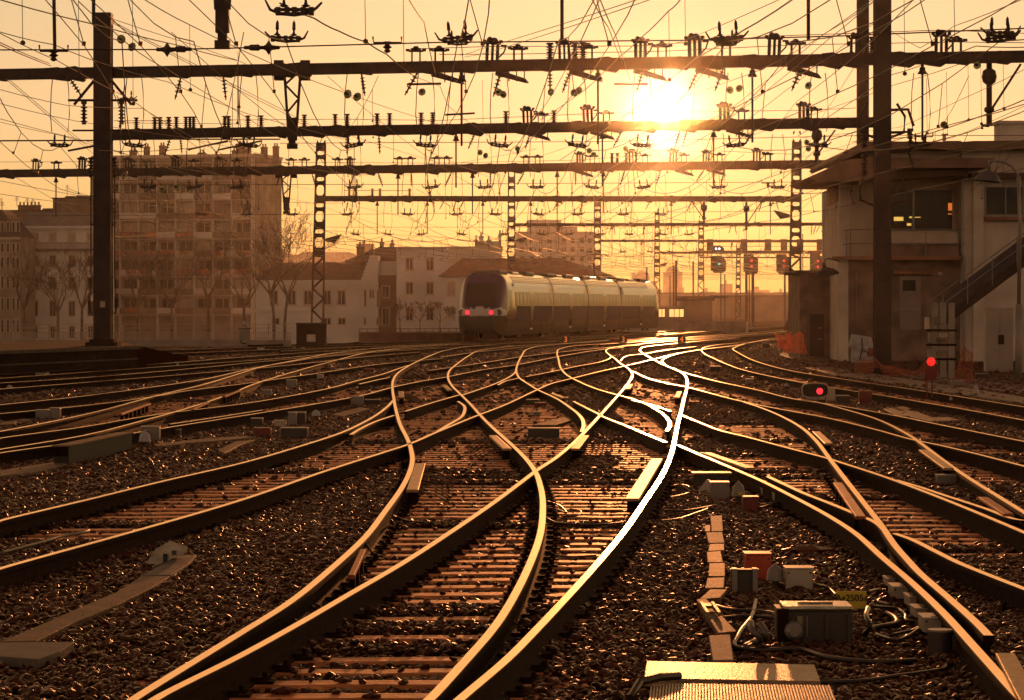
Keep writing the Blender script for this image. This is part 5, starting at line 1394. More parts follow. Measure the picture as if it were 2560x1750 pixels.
for ci, (s0, s1) in enumerate(cars):
    fl = ci == 3
    carr = empty('carriage', (0,0,0), None, None); carr.parent = tr
    M_tnose = mat('train_nose_purple', (.050,.028,.095), .3, 0, .12, 1.2, coat=.3)
    if ci in (0, 3):
        L_ = s1-s0
        f_ = (lambda s, y, z: surf(s, y, z, False)) if ci == 0 else (lambda s, y, z: surf(s, y, z, True))
        ks = [0, .2, .4, .55, .68, .78, .86, .92, .96, 1.0]
        zc = 1.5; nr = len(ring)
        grid = []
        for k in ks:
            grid.append([(k*y, zc+(z-zc)*k) for y, z in ring])
        rowsS = []
        for k, g in zip(ks, grid):
            rowsS.append([(nose_s(zc+(z-zc)*k if False else q[1], k if abs(y) > .4 or True else k), q[0], q[1]) for q, (y, z) in zip(g, ring)])
        # sharpen: edge rounding uses lateral ratio
        rowsS = [[(nose_s(z, (abs(y)/1.475)**1.0 if k < 1 else max(abs(y)/1.475, .0)) , y, z) for (_, y, z) in row] for k, row in zip(ks, rowsS)]
        base = max(q[0] for q in rowsS[-1])
        stations = [base+.6+i*(L_-base-.6)/10 for i in range(11)]
        allr = rowsS + [[(max(s_, q[0]), q[1], q[2]) for q in rowsS[-1]] for s_ in [rowsS[-1][0][0]+.3]] 
        allr = rowsS + [[(s_, y, z) for (y, z) in ring] for s_ in stations]
        mb = MB(); vs = []; 
        for row in allr: vs += [f_(s_, y, z) for (s_, y, z) in row]
        mb.v = [tuple(v) for v in vs]
        def body_m(z, y, nose):
            if nose:
                if z > 3.86: return 0
                if 1.42 < z <= 1.80: return 3
                if z <= 1.42: return 1
                return 2
            if z > 2.85: return 0
            if z < 1.15: return 1
            return 0 if z > 1.15 and z < 1.3 else 4
        for i in range(len(allr)-1):
            for j in range(nr-1):
                a = i*nr+j
                zc_ = (allr[i][j][2]+allr[i][j+1][2]+allr[i+1][j][2]+allr[i+1][j+1][2])/4; yc = (allr[i][j][1]+allr[i+1][j][1])/2
                mb.f.append((a, a+1, a+nr+1, a+nr)); mb.mi.append(body_m(zc_, yc, i < len(ks)-1) if i < len(ks)-1 else (0 if zc_ > 1.15 else 1))
        mb.f.append(tuple((len(allr)-1)*nr+j for j in range(nr))); mb.mi.append(1)
        o = mb.build('body', [M_tsil, M_tlow, M_tnose, M_twht, M_tgls], carr, smooth=True)
        def patch(name, y0, y1, z0, z1, m, off, parent, n=6, nm=None):
            mb = MB(); vs = []; fs = []
            for i in range(n+1):
                for j in range(n+1):
                    y = y0+(y1-y0)*i/n; z = z0+(z1-z0)*j/n
                    vs.append(f_(nose_s(z, abs(y)/1.475)-off, y, z))
            for i in range(n):
                for j in range(n):
                    a = i*(n+1)+j; fs.append((a, a+1, a+n+2, a+n+1))
            mb.poly(vs, fs); return mb.build(name, m, parent, smooth=True)
        if ci == 0:
            patch('windscreen', -.92, .92, 1.98, 3.36, mat('windscreen_glass', (.012,.007,.006), .3, 0, .2, 1, spec=.4), .10, carr)
            patch('coupler_hatch', -.80, .80, .45, 1.36, M_trub, .09, carr)
            patch('wiper', -.05, .02, 2.0, 2.9, M_trub, .13, carr)
            patch('light_band', -1.43, 1.43, 1.40, 1.80, M_twht, .11, carr, 14)
            for y, m in ((-1.12, mat('headlamp_glass', (.22,.17,.11), .15, .3)), (-.72, M_red), (.72, M_red), (1.12, MATS['headlamp_glass'])):
                c = f_(nose_s(1.6, abs(y)/1.475)-.13, y, 1.6)
                mb = MB(); mb.lathe(c, -tpath(0)[1], [(0,.15),(.02,.15),(.03,.12)], 16); l = mb.build('lamp', m, carr)
                mb = MB(); mb.lathe(c+tpath(0)[1]*.004, -tpath(0)[1], [(-.01,.19),(.015,.19)], 16); mb.build('lamp_ring', M_tlow, l)
            # antenna knobs and roof fairing
            for y in (-.35, .35): mb = MB(); mb.lathe(f_(2.4, y, 3.99), UP, [(0,.05),(.12,.04),(.14,.01)], 8); mb.build('roof_knob', M_trub, carr)
    else:
        allr = [[(s_, y, z) for (y, z) in ring] for s_ in [s0+.12+i*(s1-s0-.24)/8 for i in range(9)]]
        nr = len(ring); mb = MB(); vs = []
        for row in allr: vs += [surf(s_, y, z, False) for (s_, y, z) in row]
        mb.v = [tuple(v) for v in vs]
        for i in range(8):
            for j in range(nr-1):
                zc_ = (allr[i][j][2]+allr[i][j+1][2])/2; a = i*nr+j
                mb.f.append((a, a+1, a+nr+1, a+nr)); mb.mi.append(0 if zc_ > 1.15 else 1)
        mb.f.append(tuple(range(nr))); mb.mi.append(1); mb.f.append(tuple(8*nr+j for j in range(nr))); mb.mi.append(1)
        mb.build('body', [M_tsil, M_tlow], carr, smooth=True)
    # flank: window band, lower livery panel, doors, roof gear on the visible right side
    def side_w(z):
        for (a, b), (c, d) in zip(SEC, SEC[1:]):
            if b <= z <= d: return a+(c-a)*(z-b)/(d-b)
        return 1.4
    def flank(name, sa, sb, za, zb, m, off, parent, side=1):
        ns = max(2, int((sb-sa)/1.5)); nz = max(2, int((zb-za)/.25)); mb = MB(); vs = []; fs = []
        for i in range(ns+1):
            for j in range(nz+1):
                s_ = sa+(sb-sa)*i/ns; z = za+(zb-za)*j/nz; p, t, n_ = tpath(s_)
                vs.append(p + n_*side*(side_w(z)+off) + UP*z - R)
        for i in range(ns):
            for j in range(nz):
                a = i*(nz+1)+j; fs.append((a, a+nz+1, a+nz+2, a+1))
        mb.poly(vs, fs); return mb.build(name, m, parent, smooth=True)
    a = s0+(3.6 if ci == 0 else .3); b = s1-(3.6 if ci == 3 else .3)
    flank('livery_panel', a+(1.5 if ci == 0 else 0), b, .98, 1.98, M_tblu, .006, carr)
    wb = flank('window_band', a+(1.0 if ci == 0 else 0), b, 1.985, 2.86, M_tgls, .008, carr)
    k = a+1.2
    while k < b-.6:
        flank('window_divider', k, k+.09, 1.985, 2.86, M_trub, .014, wb); k += 1.55
    if ci == 0:
        flank('cab_window', 2.4, 3.5, 1.75, 2.95, M_tgls, .01, carr)
        o = MB(); p, t, n_ = tpath(4.4); o.lathe(p+n_*1.36+UP*3.12-R, n_, [(0,.27),(.012,.27)], 18); o.build('number_disc', M_trub, carr)
    if ci == 3:
        flank('cab_window', LEN-3.6, LEN-2.5, 1.8, 2.9, M_tgls, .01, carr)
    dc = s0+(s1-s0)*(.56 if ci in (0,) else .5)
    for q in (dc-.75, dc, dc+.75-.0):
        pass
    for q in (dc-.72, dc+.02):
        dr = flank('door', q, q+.70, .72, 2.95, M_tsil if ci != 9 else M_tlow, .012, carr)
        flank('door_window', q+.14, q+.56, 1.35, 2.75, M_tgls, .018, dr)
        flank('door_seal', q-.03, q-.005, .72, 2.95, M_trub, .016, dr)
    st = flank('door_step', dc-.5, dc+.5, .50, .60, M_twht, .06, carr)
    # ribbed roof shoulder grille
    g0, g1_ = (a+(1.2 if ci == 0 else 0)), b-(2.5 if ci == 3 else 0)
    gr = flank('roof_grille', g0, g1_, 3.42, 3.80, M_troof, .012, carr)
    k = g0+.2
    mb = MB()
    while k < g1_-.5:
        for zr in (3.46,3.57,3.68):
            p, t, n_ = tpath(k); w0, w1_ = side_w(zr)+.02, side_w(zr+.07)+.02
            mb.poly([p+n_*w0+UP*zr-R, p+t*.62+n_*w0+UP*zr-R, p+t*.62+n_*w1_+UP*(zr+.07)-R, p+n_*w1_+UP*(zr+.07)-R], [(0,1,2,3)])
        k += .85
    mb.build('grille_slats', M_tsil, gr)
    # roof equipment boxes
    for (q, ln, w_, h_) in ((.22,3.2,.8,.22),(.48,2.6,.7,.18),(.74,3.4,.8,.24)):
        sc0 = s0+(s1-s0)*q; p, t, n_ = tpath(sc0)
        mb = MB(); mb.obox(p+UP*3.95-R, t, n_, UP, -ln/2, ln/2, -w_, w_, 0, h_)
        mb.build('roof_unit', M_troof if q != .48 else M_tsil, carr, bevel=.08)
    # bogies and skirts
    for q in ((.5 if ci == 0 else 0.0), ) : pass
for s_, nm in ((4.2,0),(20.6,0),(36.4,1),(52.2,2),(68.6,3)):
    p, t, n_ = tpath(s_)
    bg_ = empty('bogie', (0,0,0), None, None); bg_.parent = tr
    mb = MB(); mb.obox(p+UP*.42-R, t, n_, UP, -1.5, 1.5, -1.15, 1.15, -.12, .42); mb.build('frame', M_trub, bg_, bevel=.05)
    for q in (-1.15, 1.15):
        for s2 in (-1, 1):
            mb = MB(); mb.lathe(p+t*q+n_*s2*.72+UP*.43-R, n_*s2, [(0,.43),(.10,.43),(.12,.36),(.14,.14),(.2,.1)], 20); mb.build('wheel', M_rust, bg_)
    if 10 < s_ < 60:     # articulation bellows
        mb = MB(); vs = []; 
        for ss, sh in ((-.15,-.03),(0,-.02),(.15,-.03)):
            pp, tt, nn = tpath(s_+ss); vs += [pp+nn*(y*(1-sh*.6))+UP*(z+(.02 if z > 2 else 0))-R for y, z in ring]
        nr = len(ring); mb.poly(vs, [(i*nr+j, i*nr+j+1, (i+1)*nr+j+1, (i+1)*nr+j) for i in range(2) for j in range(nr-1)]); mb.build('gangway_bellows', M_trub, tr)
# pantograph
p, t, n_ = tpath(49.0); q = p+UP*4.1-R
pa = empty('pantograph', (0,0,0), None, None); pa.parent = tr
mb = MB(); mb.tube([q, q+t*-.9+UP*1.0], .05, 5); mb.tube([q+t*-.9+UP*1.0, q+t*.2+UP*1.75+n_*.0], .035, 5); mb.tube([q+t*-.9+UP*1.0+n_*.1, q+t*.15+UP*1.75+n_*.5], .02, 4); mb.build('arm', M_iron, pa)
mb = MB(); c = q+t*.2+UP*1.75; mb.tube([c-n_*.95-UP*.12, c-n_*.7, c+n_*.7, c+n_*.95-UP*.12], .03, 5); c = c+t*.3; mb.tube([c-n_*.95-UP*.12, c-n_*.7, c+n_*.7, c+n_*.95-UP*.12], .03, 5); mb.build('contact_strip', M_iron, pa)
# ------------------------------------------------------------------ signal box at the right
M_sbw  = mat('signal_box_render', (.58,.51,.44), .85, 0, .16, .9, bump=.2)
M_sbs  = mat('signal_box_stone', (.22,.15,.115), .9, 0, .35, 1.6, bump=.35)
M_sbr  = mat('signal_box_roof_edge', (.19,.115,.075), .8, 0, .25, 1)
M_sbd  = mat('signal_box_soffit', (.085,.052,.038), .85, 0, .25, 1)
M_sbo  = mat('orange_brown_lintel', (.26,.12,.06), .8, 0, .2, 1.5)
M_door = mat('grey_door_paint', (.24,.20,.18), .6, 0, .1, 2)
M_glow = mat('painted_sunset_glow', (.8,.5,.1), .4, emit=(1.0,.62,.12), estr=.75)  # emission stands in for the sunset seen through the room
M_glo2 = mat('painted_orange_glow', (.7,.25,.08), .4, emit=(1.0,.24,.04), estr=.6)  # emissive orange for painted reflections and the marker digits
M_rail = mat('grey_handrail', (.27,.24,.22), .5, .3, .1, 3)
sb = empty('signal_box', P(2300,HY,118), 'two-storey signal box with a wide canopy, big upper window and outside stairs', 'signal box'); sb.location.z = 0
R = Vector(sb.location); SBD = 118.0
f = Fac(sb, gp(2098,118), gp(2760,118))
def prism(mb, pts, d0, d1):
    n = len(pts); q = [P(x, y, SBD) for x, y in pts]
    mb.poly([Vector((p.x, d0, p.z))-R for p in q]+[Vector((p.x, d1, p.z))-R for p in q], [tuple(range(n)), tuple(range(2*n-1, n-1, -1))]+[(i, i+n, (i+1)%n+n, (i+1)%n) for i in range(n)])
# left side wall, running away from the corner
s0, s1 = Vector((gp(2098,118)[0],118,0))-R, Vector((gp(2068,124.5)[0],124.5,0))-R
t = (s1-s0).normalized(); n_ = Vector((-t.y, t.x, 0)); zE = zz(459,118)
mb = MB(); mb.obox(Vector((s0.x,s0.y,0)), t, n_, UP, 0, 9.5, -.35, 0, -.3, zE); mb.build('side_wall', M_sbw, sb)
mb = MB(); u0, u1, z0, z1 = f.rect(2099, 459, 2404, 646); f.box(mb, u0+.01, u1, z0, z1+.3, -1.6, -1.2); mb.build('upper_wall', M_sbw, sb)
mb = MB(); f.box(mb, .36, f.u(2404), -.3, zz(648,118), -1.0, -.42); mb.build('stone_wall', M_sbs, sb)
mb = MB(); f.box(mb, f.u(2404), f.L, -.3, zz(376,118), -1.4, .0); mb.build('right_wall', M_sbw, sb)
mb = MB(); f.box(mb, f.u(2406), f.u(2456), -.3, zz(440,118), .003, .16); f.box(mb, f.u(2430), f.u(2456), -.3, zz(440,118), .16, .30); mb.build('pilaster', M_sbw, sb)
mb = MB(); f.box(mb, f.u(2160), f.u(2404), zz(404,118), zz(376,118), -1.4, -.4); mb.build('attic_wall', M_sbw, sb)
mb = MB(); prism(mb, [(2092,398),(2098,388),(2152,358),(2172,356),(2400,357),(2425,355),(2760,352),(2760,373),(2425,375),(2172,374),(2150,382),(2100,404)], 117.2, 129); mb.build('roof', M_sbr, sb)
mb = MB(); prism(mb, [(2008,449),(2100,408),(2158,401),(2466,402),(2448,426),(2230,427),(2190,432),(2150,459),(2027,459)], 115.6, 124); mb.build('canopy', M_sbr, sb)
mb = MB(); prism(mb, [(2030,460.5),(2100,446),(2200,430),(2400,429),(2404,440),(2230,452),(2100,461)], 116.2, 119.6); mb.build('canopy_soffit', M_sbd, sb)
mb = MB(); f.box(mb, f.u(2418), f.L, zz(448,118), zz(434,118), .31, .8); mb.build('side_canopy', M_sbd, sb)
# big upper window
u0, u1, z0, z1 = f.rect(2222, 458, 2398, 578)
mb = MB(); f.box(mb, u0, u1, z1-.22, z1, -1.195, -1.08); f.box(mb, u0, u0+.1, z0, z1-.22, -1.195, -1.08); f.box(mb, u1-.08, u1, z0, z1-.22, -1.195, -1.08); w = mb.build('window', M_frame, sb)
a0, a1, b0, b1 = f.rect(2226, 472, 2391, 574)
mb = MB(); f.box(mb, a0, a1, b0, b1, -1.19, -1.17); mb.build('pane', M_win, w)
mb = MB(); f.box(mb, f.u(2290), f.u(2296), b0, b1, -1.165, -1.10); mb.build('mullion', M_rail, w)
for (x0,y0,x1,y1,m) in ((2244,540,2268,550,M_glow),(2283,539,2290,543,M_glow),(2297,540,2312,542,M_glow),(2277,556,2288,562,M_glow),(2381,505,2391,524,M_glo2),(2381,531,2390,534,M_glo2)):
    mb = MB(); c = f.rect(x0,y0,x1,y1); f.box(mb, *c, -1.168, -1.160); mb.build('reflection', m, w)  # small glowing panels painted in as sunset view and reflections
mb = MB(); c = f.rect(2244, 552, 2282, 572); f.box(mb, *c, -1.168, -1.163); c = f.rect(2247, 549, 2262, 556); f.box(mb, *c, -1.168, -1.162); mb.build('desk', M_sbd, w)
u0, u1, z0, z1 = f.rect(2463, 468, 2620, 541)
mb = MB(); f.box(mb, u0-.06, u1, z0-.16, z0-.02, .0, .22); w = mb.build('window', M_sbo, sb)
mb = MB(); f.box(mb, u0, u1, z0, z1, .004, .02); mb.build('pane', M_win, w)
mb = MB(); f.box(mb, u0-.05, u0+.03, z0, z1, .021, .08); f.box(mb, u0, u1, z0-.01, z0+.07, .022, .07); f.box(mb, f.u(2512), f.u(2515), z0, z1, .023, .06); f.box(mb, f.u(2556), f.u(2559), z0, z1, .023, .06); mb.build('frame', M_rail, w)
# balcony
mb = MB(); c = f.rect(2082, 641, 2404, 650); f.box(mb, *c, -.41, .25); mb.build('balcony_slab', M_sbo, sb)
mb = MB()
for y in (574, 609): mb.tube([Vector((gp(2106,118)[0],118.0-.2,zz(y+3,118)))-R, Vector((gp(2125,118)[0],118-.2,zz(y,118)))-R, Vector((gp(2411,118)[0],118-.2,zz(y,118)))-R], .028, 6)
for x in (2115,2125,2183,2313,2394): c = gp(x,118)[0]; mb.tube([Vector((c,117.8,zz(574,118)))-R, Vector((c,117.8,zz(641,118)))-R], .022, 5)
mb.build('balcony_railing', M_rail, sb)
mb = MB(); c = f.rect(2224, 579, 2395, 608); f.box(mb, *c, .03, .06); mb.build('balcony_panel', M_frame, sb)
mb = MB(); c = f.rect(2224, 612, 2395, 640); f.box(mb, *c, .02, .05); mb.build('lower_panel', M_sbs, sb)
# ground floor: lintel, door, lamp, pipe
mb = MB(); c = f.rect(2234, 676, 2335, 685); f.box(mb, *c, -.415, -.15); mb.build('lintel', M_sbo, sb)
c = f.rect(2252, 690, 2305, 825); mb = MB(); f.box(mb, *c, -.415, -.36); dr = mb.build('door', M_door, sb)
mb = MB(); c = f.rect(2260, 700, 2292, 727); f.box(mb, *c, -.355, -.34); mb.build('pane', M_win, dr)
mb = MB(); c = f.rect(2250, 770, 2305, 777); f.box(mb, *c, -.355, -.30); mb.build('bar', M_rail, dr)
mb = MB(); mb.lathe(f.A-R+f.t*f.u(2354)-f.n*.41+UP*zz(685,118), (0,-1,0), [(0,.09),(.06,.10),(.1,.05)], 12); mb.build('wall_lamp', M_frame, sb)
mb = MB(); u = f.u(2402); o = f.A-R; mb.tube([o+f.t*u+f.n*.3+UP*zz(430,118), o+f.t*u+f.n*.3+UP*zz(632,118), o+f.t*(u+.08)+f.n*.3+UP*zz(645,118), o+f.t*(u+.08)+f.n*.3+UP*-.2], .055, 8); mb.build('downpipe', M_rail, sb)
mb = MB(); mb.tube([o+f.t*f.u(2143)-f.n*.40+UP*zz(680,118), o+f.t*f.u(2143)-f.n*.40+UP*zz(792,118)], .02, 5); mb.build('conduit', M_rail, sb)
for (x0, x1, y0, y1, nm) in ((2526,2590,292,356,'chimney'),(2494,2530,349,356,'roof_hatch')):
    mb = MB(); c = f.rect(x0, y0, x1, y1); f.box(mb, *c, -4, -2.5)
    if nm == 'chimney': f.box(mb, c[0]-.1, c[1]+.1, c[3]-.12, c[3], -4.1, -2.4)
    mb.build(nm, M_sbw, sb)
mb = MB(); q = f.A-R+f.t*f.u(2379)-f.n*2+UP*zz(358,118); h = 31*118/F; mb.lathe(q, UP, [(0,.07),(h-.08,.07),(h-.07,.10),(h,.10)], 10); mb.build('vent_pipe', M_sbw, sb)
mb = MB(); c = f.rect(2386, 345, 2422, 357); f.box(mb, *c, -3, -2); mb.build('roof_vent', M_sbr, sb)
# name board on the side wall with red letters
zb0, zb1 = zz(506,121), zz(472,121)
mb = MB(); mb.obox(Vector((s0.x,s0.y,0)), t, n_, UP, .35, 5.9, .003, .05, zb0-.05, zb1+.08); nb = mb.build('name_board', mat('name_board_red', (.22,.05,.03), .6, 0, .3, 3), sb)
def text(s, loc, size, rot, m, parent, name='lettering', ext=.004, align='CENTER'):
    cu = bpy.data.curves.new(name, 'FONT'); cu.body = s; cu.size = size; cu.extrude = ext; cu.align_x = align; cu.align_y = 'CENTER'
    cu.materials.append(m); o = bpy.data.objects.new(name, cu); COL.objects.link(o); o.location = loc; o.rotation_euler = rot
    me = bpy.data.meshes.new_from_object(o); loc, rr_ = o.location.copy(), o.rotation_euler.copy()
    bpy.data.objects.remove(o); o = bpy.data.objects.new(name, me); COL.objects.link(o); o.location = loc; o.rotation_euler = rr_
    if parent is not None: o.parent = parent
    return o
nt_ = text('LYON', Vector((s0.x,s0.y,0)) + t*3.0 + n_*.056 + UP*((zb0+zb1)/2), .95, Matrix((tuple(-t), (0,0,1), tuple(n_))).transposed().to_euler(), mat('name_letter_paint', (.50,.13,.06), .6), nb); nt_.scale = (1.9, 1, 1)
# lintels, stairs
st = empty('outside_stairs', P(2350,860,112), 'dark steel stairs with a mesh balustrade climbing to the right of the door', 'stairs'); RS = Vector(st.location)
pA, pB = P(2352,805,112)-RS, P(2660,575,112)-RS
tt = (pB-pA)
for dy in (-.5, .5):
    mb = MB(); u_ = tt.normalized(); v_ = Vector((-u_.z,0,u_.x)); mb.obox(pA+Vector((0,dy,0)), u_, Vector((0,1,0)), v_, 0, tt.length, -.03, .03, -.16, .16); mb.build('stringer', M_iron, st)
mb = MB()
for k in range(22):
    q = pA + tt*((k+.5)/22); mb.box(q.x-.14, q.x+.14, -.47+q.y, .47+q.y, q.z-.02, q.z+.02)
mb.build('treads', M_iron, st)
mb = MB()
for h in (.55, 1.0): mb.tube([pA+Vector((-.6,-.52,h-.35)), pB+Vector((0,-.52,h))], .025, 5)
for k in range(6): q = pA+tt*(k/5)+Vector((0,-.52,0)); mb.tube([q, q+UP*1.0], .022, 5)
mb.build('handrail', M_rail, st)
mb = MB(); q0, q1 = pA+Vector((0,-.5,.15)), pB+Vector((0,-.5,.15)); mb.poly([q0, q1, q1+UP*.75, q0+UP*.75], [(0,1,2,3)]); mb.build('mesh_panel', mat('dark_mesh_panel', (.07,.055,.06), .7), st)
# annex
an = empty('annex', P(2032,880,123), 'low dark annex with a flat roof and tall door, left of the signal box', 'annex'); RA = Vector(an.location); fa = Fac(an, gp(2000,123), gp(2070,123))
mb = MB(); fa.box(mb, 0, fa.L+.15, -.3, zz(676,123), -5, 0); mb.build('wall', M_sbs, an)
for o_ in (mb,): pass
mb = MB(); fa.box(mb, -.2, fa.L+.15, zz(676,123), zz(667,123), -5.1, .25); mb.build('roof', M_sbd, an)
mb = MB(); c = fa.rect(2019, 777, 2060, 882); fa.box(mb, *c, .003, .05); d_ = mb.build('door', M_sbd, an)
mb = MB(); c = fa.rect(2021, 779, 2023, 882); fa.box(mb, *c, .051, .07); mb.build('door_edge', M_rail, d_)
for y in (810, 838): mb = MB(); c = fa.rect(2044, y, 2055, y+2); fa.box(mb, *c, .051, .12); mb.build('handle', M_frame, d_)
# the Fac helper uses world heights; annex root sits on the ground
for ch in an.children: ch.location.z = -RA.z
# lamps
wl = empty('yard_lamp', P(2062,672,117), 'dark bell-shaped lamp on a bracket at the signal box corner', 'lamp'); s_ = 117/F
mb = MB(); mb.lathe((0,0,0), (.25,0,-1), [(-.25,.07),(-.05,.09),(0,.18),(.06,.32),(.16,.43),(.27,.49),(.31,.49)], 18); mb.build('lamp_shade', M_iron, wl)
mb = MB(); mb.tube([(0,0,.2),(0,0,.34),(.12,0,.40),(.62,.5,.30)], .03, 6); mb.build('bracket', M_iron, wl)
M_lampdk = mat('dark_enamel', (.09,.08,.085), .5)
lp = empty('yard_lamp', P(2546,980,88), 'tall grey lamp post with a curved arm and hooded shade before the signal box', 'lamp post'); RL = Vector(lp.location)
q = lambda x, y: P(x, y, 88)-RL
mb = MB(); mb.tube([q(2546,985), q(2547,760)], .10, 10); mb.tube([q(2547,760), q(2550,560), q(2546,440)], .055, 8); mb.build('pole', M_rail, lp, smooth=True)
mb = MB(); mb.tube([q(2546,445), q(2542,432), q(2530,415), q(2512,405), q(2490,402), q(2474,402), q(2473,428)], .045, 8); mb.build('arm', M_rail, lp, smooth=True)
mb = MB(); mb.lathe(q(2472,426), (-.12,0,-1), [(0,.07),(.04,.16),(.10,.25),(.18,.32),(.27,.365),(.30,.39),(.32,.38)], 18); mb.build('lamp_shade', M_lampdk, lp, smooth=True)
# cabinets
M_cab = mat('grey_cabinet_paint', (.44,.38,.33), .55, 0, .12, 1)
def boxthing(name, x0, x1, y0, y1, m, label, cat, depth=.3, z=-.17, bevel=.012, group=None):
    """free-standing box: front face seen at these pixels, standing at height z"""
    d = F*(CH-z)/(y1-HY); k = d/F; root = empty(name, Vector((((x0+x1)/2-CX)*k, d, z)), label, cat, group)
    w = (x1-x0)*k/2; h = (y1-y0)*k
    mb = MB(); mb.box(-w, w, 0, depth, 0, h); mb.build('body', m, root, bevel=bevel)
    return root, w, h, depth
c_, w_, h_, dd = boxthing('relay_cabinet', 2465, 2533, 774, 932, M_cab, 'tall grey double-door cabinet with a pale lid, behind the lamp post', 'cabinet', .5)
mb = MB(); mb.box(-w_-.03, w_+.03, -.03, dd+.03, h_+.002, h_+.07); mb.build('lid', M_frame, c_)
for s in (-1, 1):
    mb = MB(); mb.box(min(0,s*w_)+.02 if s > 0 else -w_+.02, w_-.02 if s > 0 else -.01, -.02, -.003, .10, h_-.08); dr = mb.build('door', M_cab, c_)
    for z in (.16, h_-.16):
        mb = MB()
        for k in range(2): mb.box(s*w_*.55-.06, s*w_*.55+.06, -.03, -.021, z+k*.04, z+k*.04+.02)
        mb.build('vent', M_frame, dr)
mb = MB(); mb.box(-.05, .14, -.035, -.021, h_*.45, h_*.6); mb.build('lock_plate', M_iron, c_)
c_, w_, h_, dd = boxthing('relay_cabinet', 2551, 2620, 774, 935, M_cab, 'second grey cabinet cut off by the right edge', 'cabinet', .5)
mb = MB(); mb.box(-w_-.03, w_+.03, -.03, dd+.03, h_+.002, h_+.07); mb.build('lid', M_frame, c_)
# concrete posts with terminal racks
for (x0, x1, y1, lab) in ((2331,2345,915,'left of three short concrete posts'),(2352,2366,948,'middle of three short concrete posts, half hidden by the rack'),(2373,2387,950,'right of three short concrete posts, the fully visible one')):
    c_, w_, h_, dd = boxthing('concrete_post', x0, x1, 757, y1, M_conc, lab, 'post', .16, group='concrete posts of the terminal rack')
tr_ = empty('terminal_rack', P(2340,905,84), 'rack of stacked ribbed terminal boxes fixed to the concrete posts', 'terminal rack'); s_ = 84/F; RT = P(2340,905,84)
for (x0,x1,y0,y1,n,m) in ((2311,2324,793,822,1,M_frame),(2320,2336,792,815,4,M_conc),(2337,2350,791,812,1,M_sbs),(2342,2366,806,818,1,M_conc),(2319,2338,832,856,4,M_conc),(2346,2367,833,843,3,M_frame),(2340,2366,846,856,3,M_sbs),(2318,2338,873,896,4,M_conc),(2345,2368,866,875,6,M_conc),(2340,2365,878,890,8,M_sbs)):
    mb = MB()
    for k in range(n):
        a = (x0+(x1-x0)*k/n-2340)*s_; b = (x0+(x1-x0)*(k+.8)/n-2340)*s_; mb.box(a, b, -.25-.002*k, -.02, (905-y1)*s_, (905-y0)*s_-.01*(k%2))
    mb.build('terminal_block', m, tr_)
mb = MB()
for y in (826, 862, 898): mb.box((2315-2340)*s_, (2390-2340)*s_, -.1, .02, (905-y)*s_-.03, (905-y)*s_+.03)
mb.build('rack_rail', M_rust, tr_)
# red signal disc on two legs
rd = empty('stop_signal', P(2326,984,69), 'small red signal lamp glowing above a red board on two legs beside the track', 'signal'); s_ = 69/F
mb = MB(); mb.lathe((.01,-.03,(984-904)*s_), (0,-1,0), [(-.1,.08),(0,.096),(.02,.09),(.04,.07),(.05,.04),(.055,.01)], 20); mb.build('lamp', M_lamp, rd, smooth=True)
M_rpaint = mat('red_board_paint', (.16,.012,.010), .6, 0, .2, 4)
mb = MB(); w=16*s_; mb.poly([(-w,-.02,(984-948)*s_),(-w*.8,-.02,(984-918)*s_),(w*.9,-.02,(984-916)*s_),(w,-.02,(984-940)*s_),(w*.6,-.02,(984-952)*s_),(-w,.02,(984-948)*s_),(-w*.8,.02,(984-918)*s_),(w*.9,.02,(984-916)*s_),(w,.02,(984-940)*s_),(w*.6,.02,(984-952)*s_)], [(4,3,2,1,0),(5,6,7,8,9)]+[(i,(i+1)%5,(i+1)%5+5,i+5) for i in range(5)]); mb.build('board', M_rpaint, rd)
for x in (2317, 2330): mb = MB(); mb.tube([((x-2326)*s_,0,-.1),((x-2326)*s_,0,(984-930)*s_)], .018, 6); mb.build('leg', M_rpaint, rd)
# oval shunting signal lying low between the tracks
sh = empty('shunting_signal', P(2038,998,65.5), 'low oval shunting signal with a white rim and one crimson light', 'signal'); s_ = 65.5/F
def oval(mb, cx, cz, a, b, y0, y1, n=28, pw=3.2):
    pts = []
    for k in range(n):
        t_ = 2*math.pi*k/n; c, s = math.cos(t_), math.sin(t_); pts.append((cx+a*math.copysign(abs(c)**(2/pw), c), cz+b*math.copysign(abs(s)**(2/pw), s)))
    mb.poly([(x,y0,z) for x, z in pts]+[(x,y1,z) for x, z in pts], [tuple(range(n-1,-1,-1)), tuple(range(n,2*n))]+[(k,(k+1)%n,(k+1)%n+n,k+n) for k in range(n)])
mb = MB(); oval(mb, 0, 22*s_, 33*s_, 18*s_, .0, .25); mb.build('case', M_trub if 'M_trub' in globals() else M_iron, sh)
mb = MB(); pts = []
for k in range(29):
    t_ = 2*math.pi*k/28; c, s = math.cos(t_), math.sin(t_); pts.append(((33*s_)*math.copysign(abs(c)**.62, c), -.01, 22*s_+(18*s_)*math.copysign(abs(s)**.62, s)))
mb.tube(pts, .014, 6); mb.build('rim', M_frame, sh)
mb = MB(); mb.lathe(((2049-2038)*s_,-.02,20*s_), (0,-1,0), [(0,.07),(.01,.07),(.02,.05)], 16); mb.build('lamp', M_red, sh)
mb = MB(); mb.box(-24*s_, 24*s_, -.05, -.03, -1*s_, 5*s_); pl = mb.build('plate', mat('pale_plate', (.35,.30,.27), .6), sh)
text('N  250', (2*s_, -.056, 2*s_), .055, (math.radians(90),0,0), M_iron, pl)
mb = MB(); mb.box(-26*s_, -8*s_, .0, .1, -.12, 5*s_); mb.box(10*s_, 24*s_, .0, .1, -.12, 5*s_); mb.build('foot', M_iron, sh)
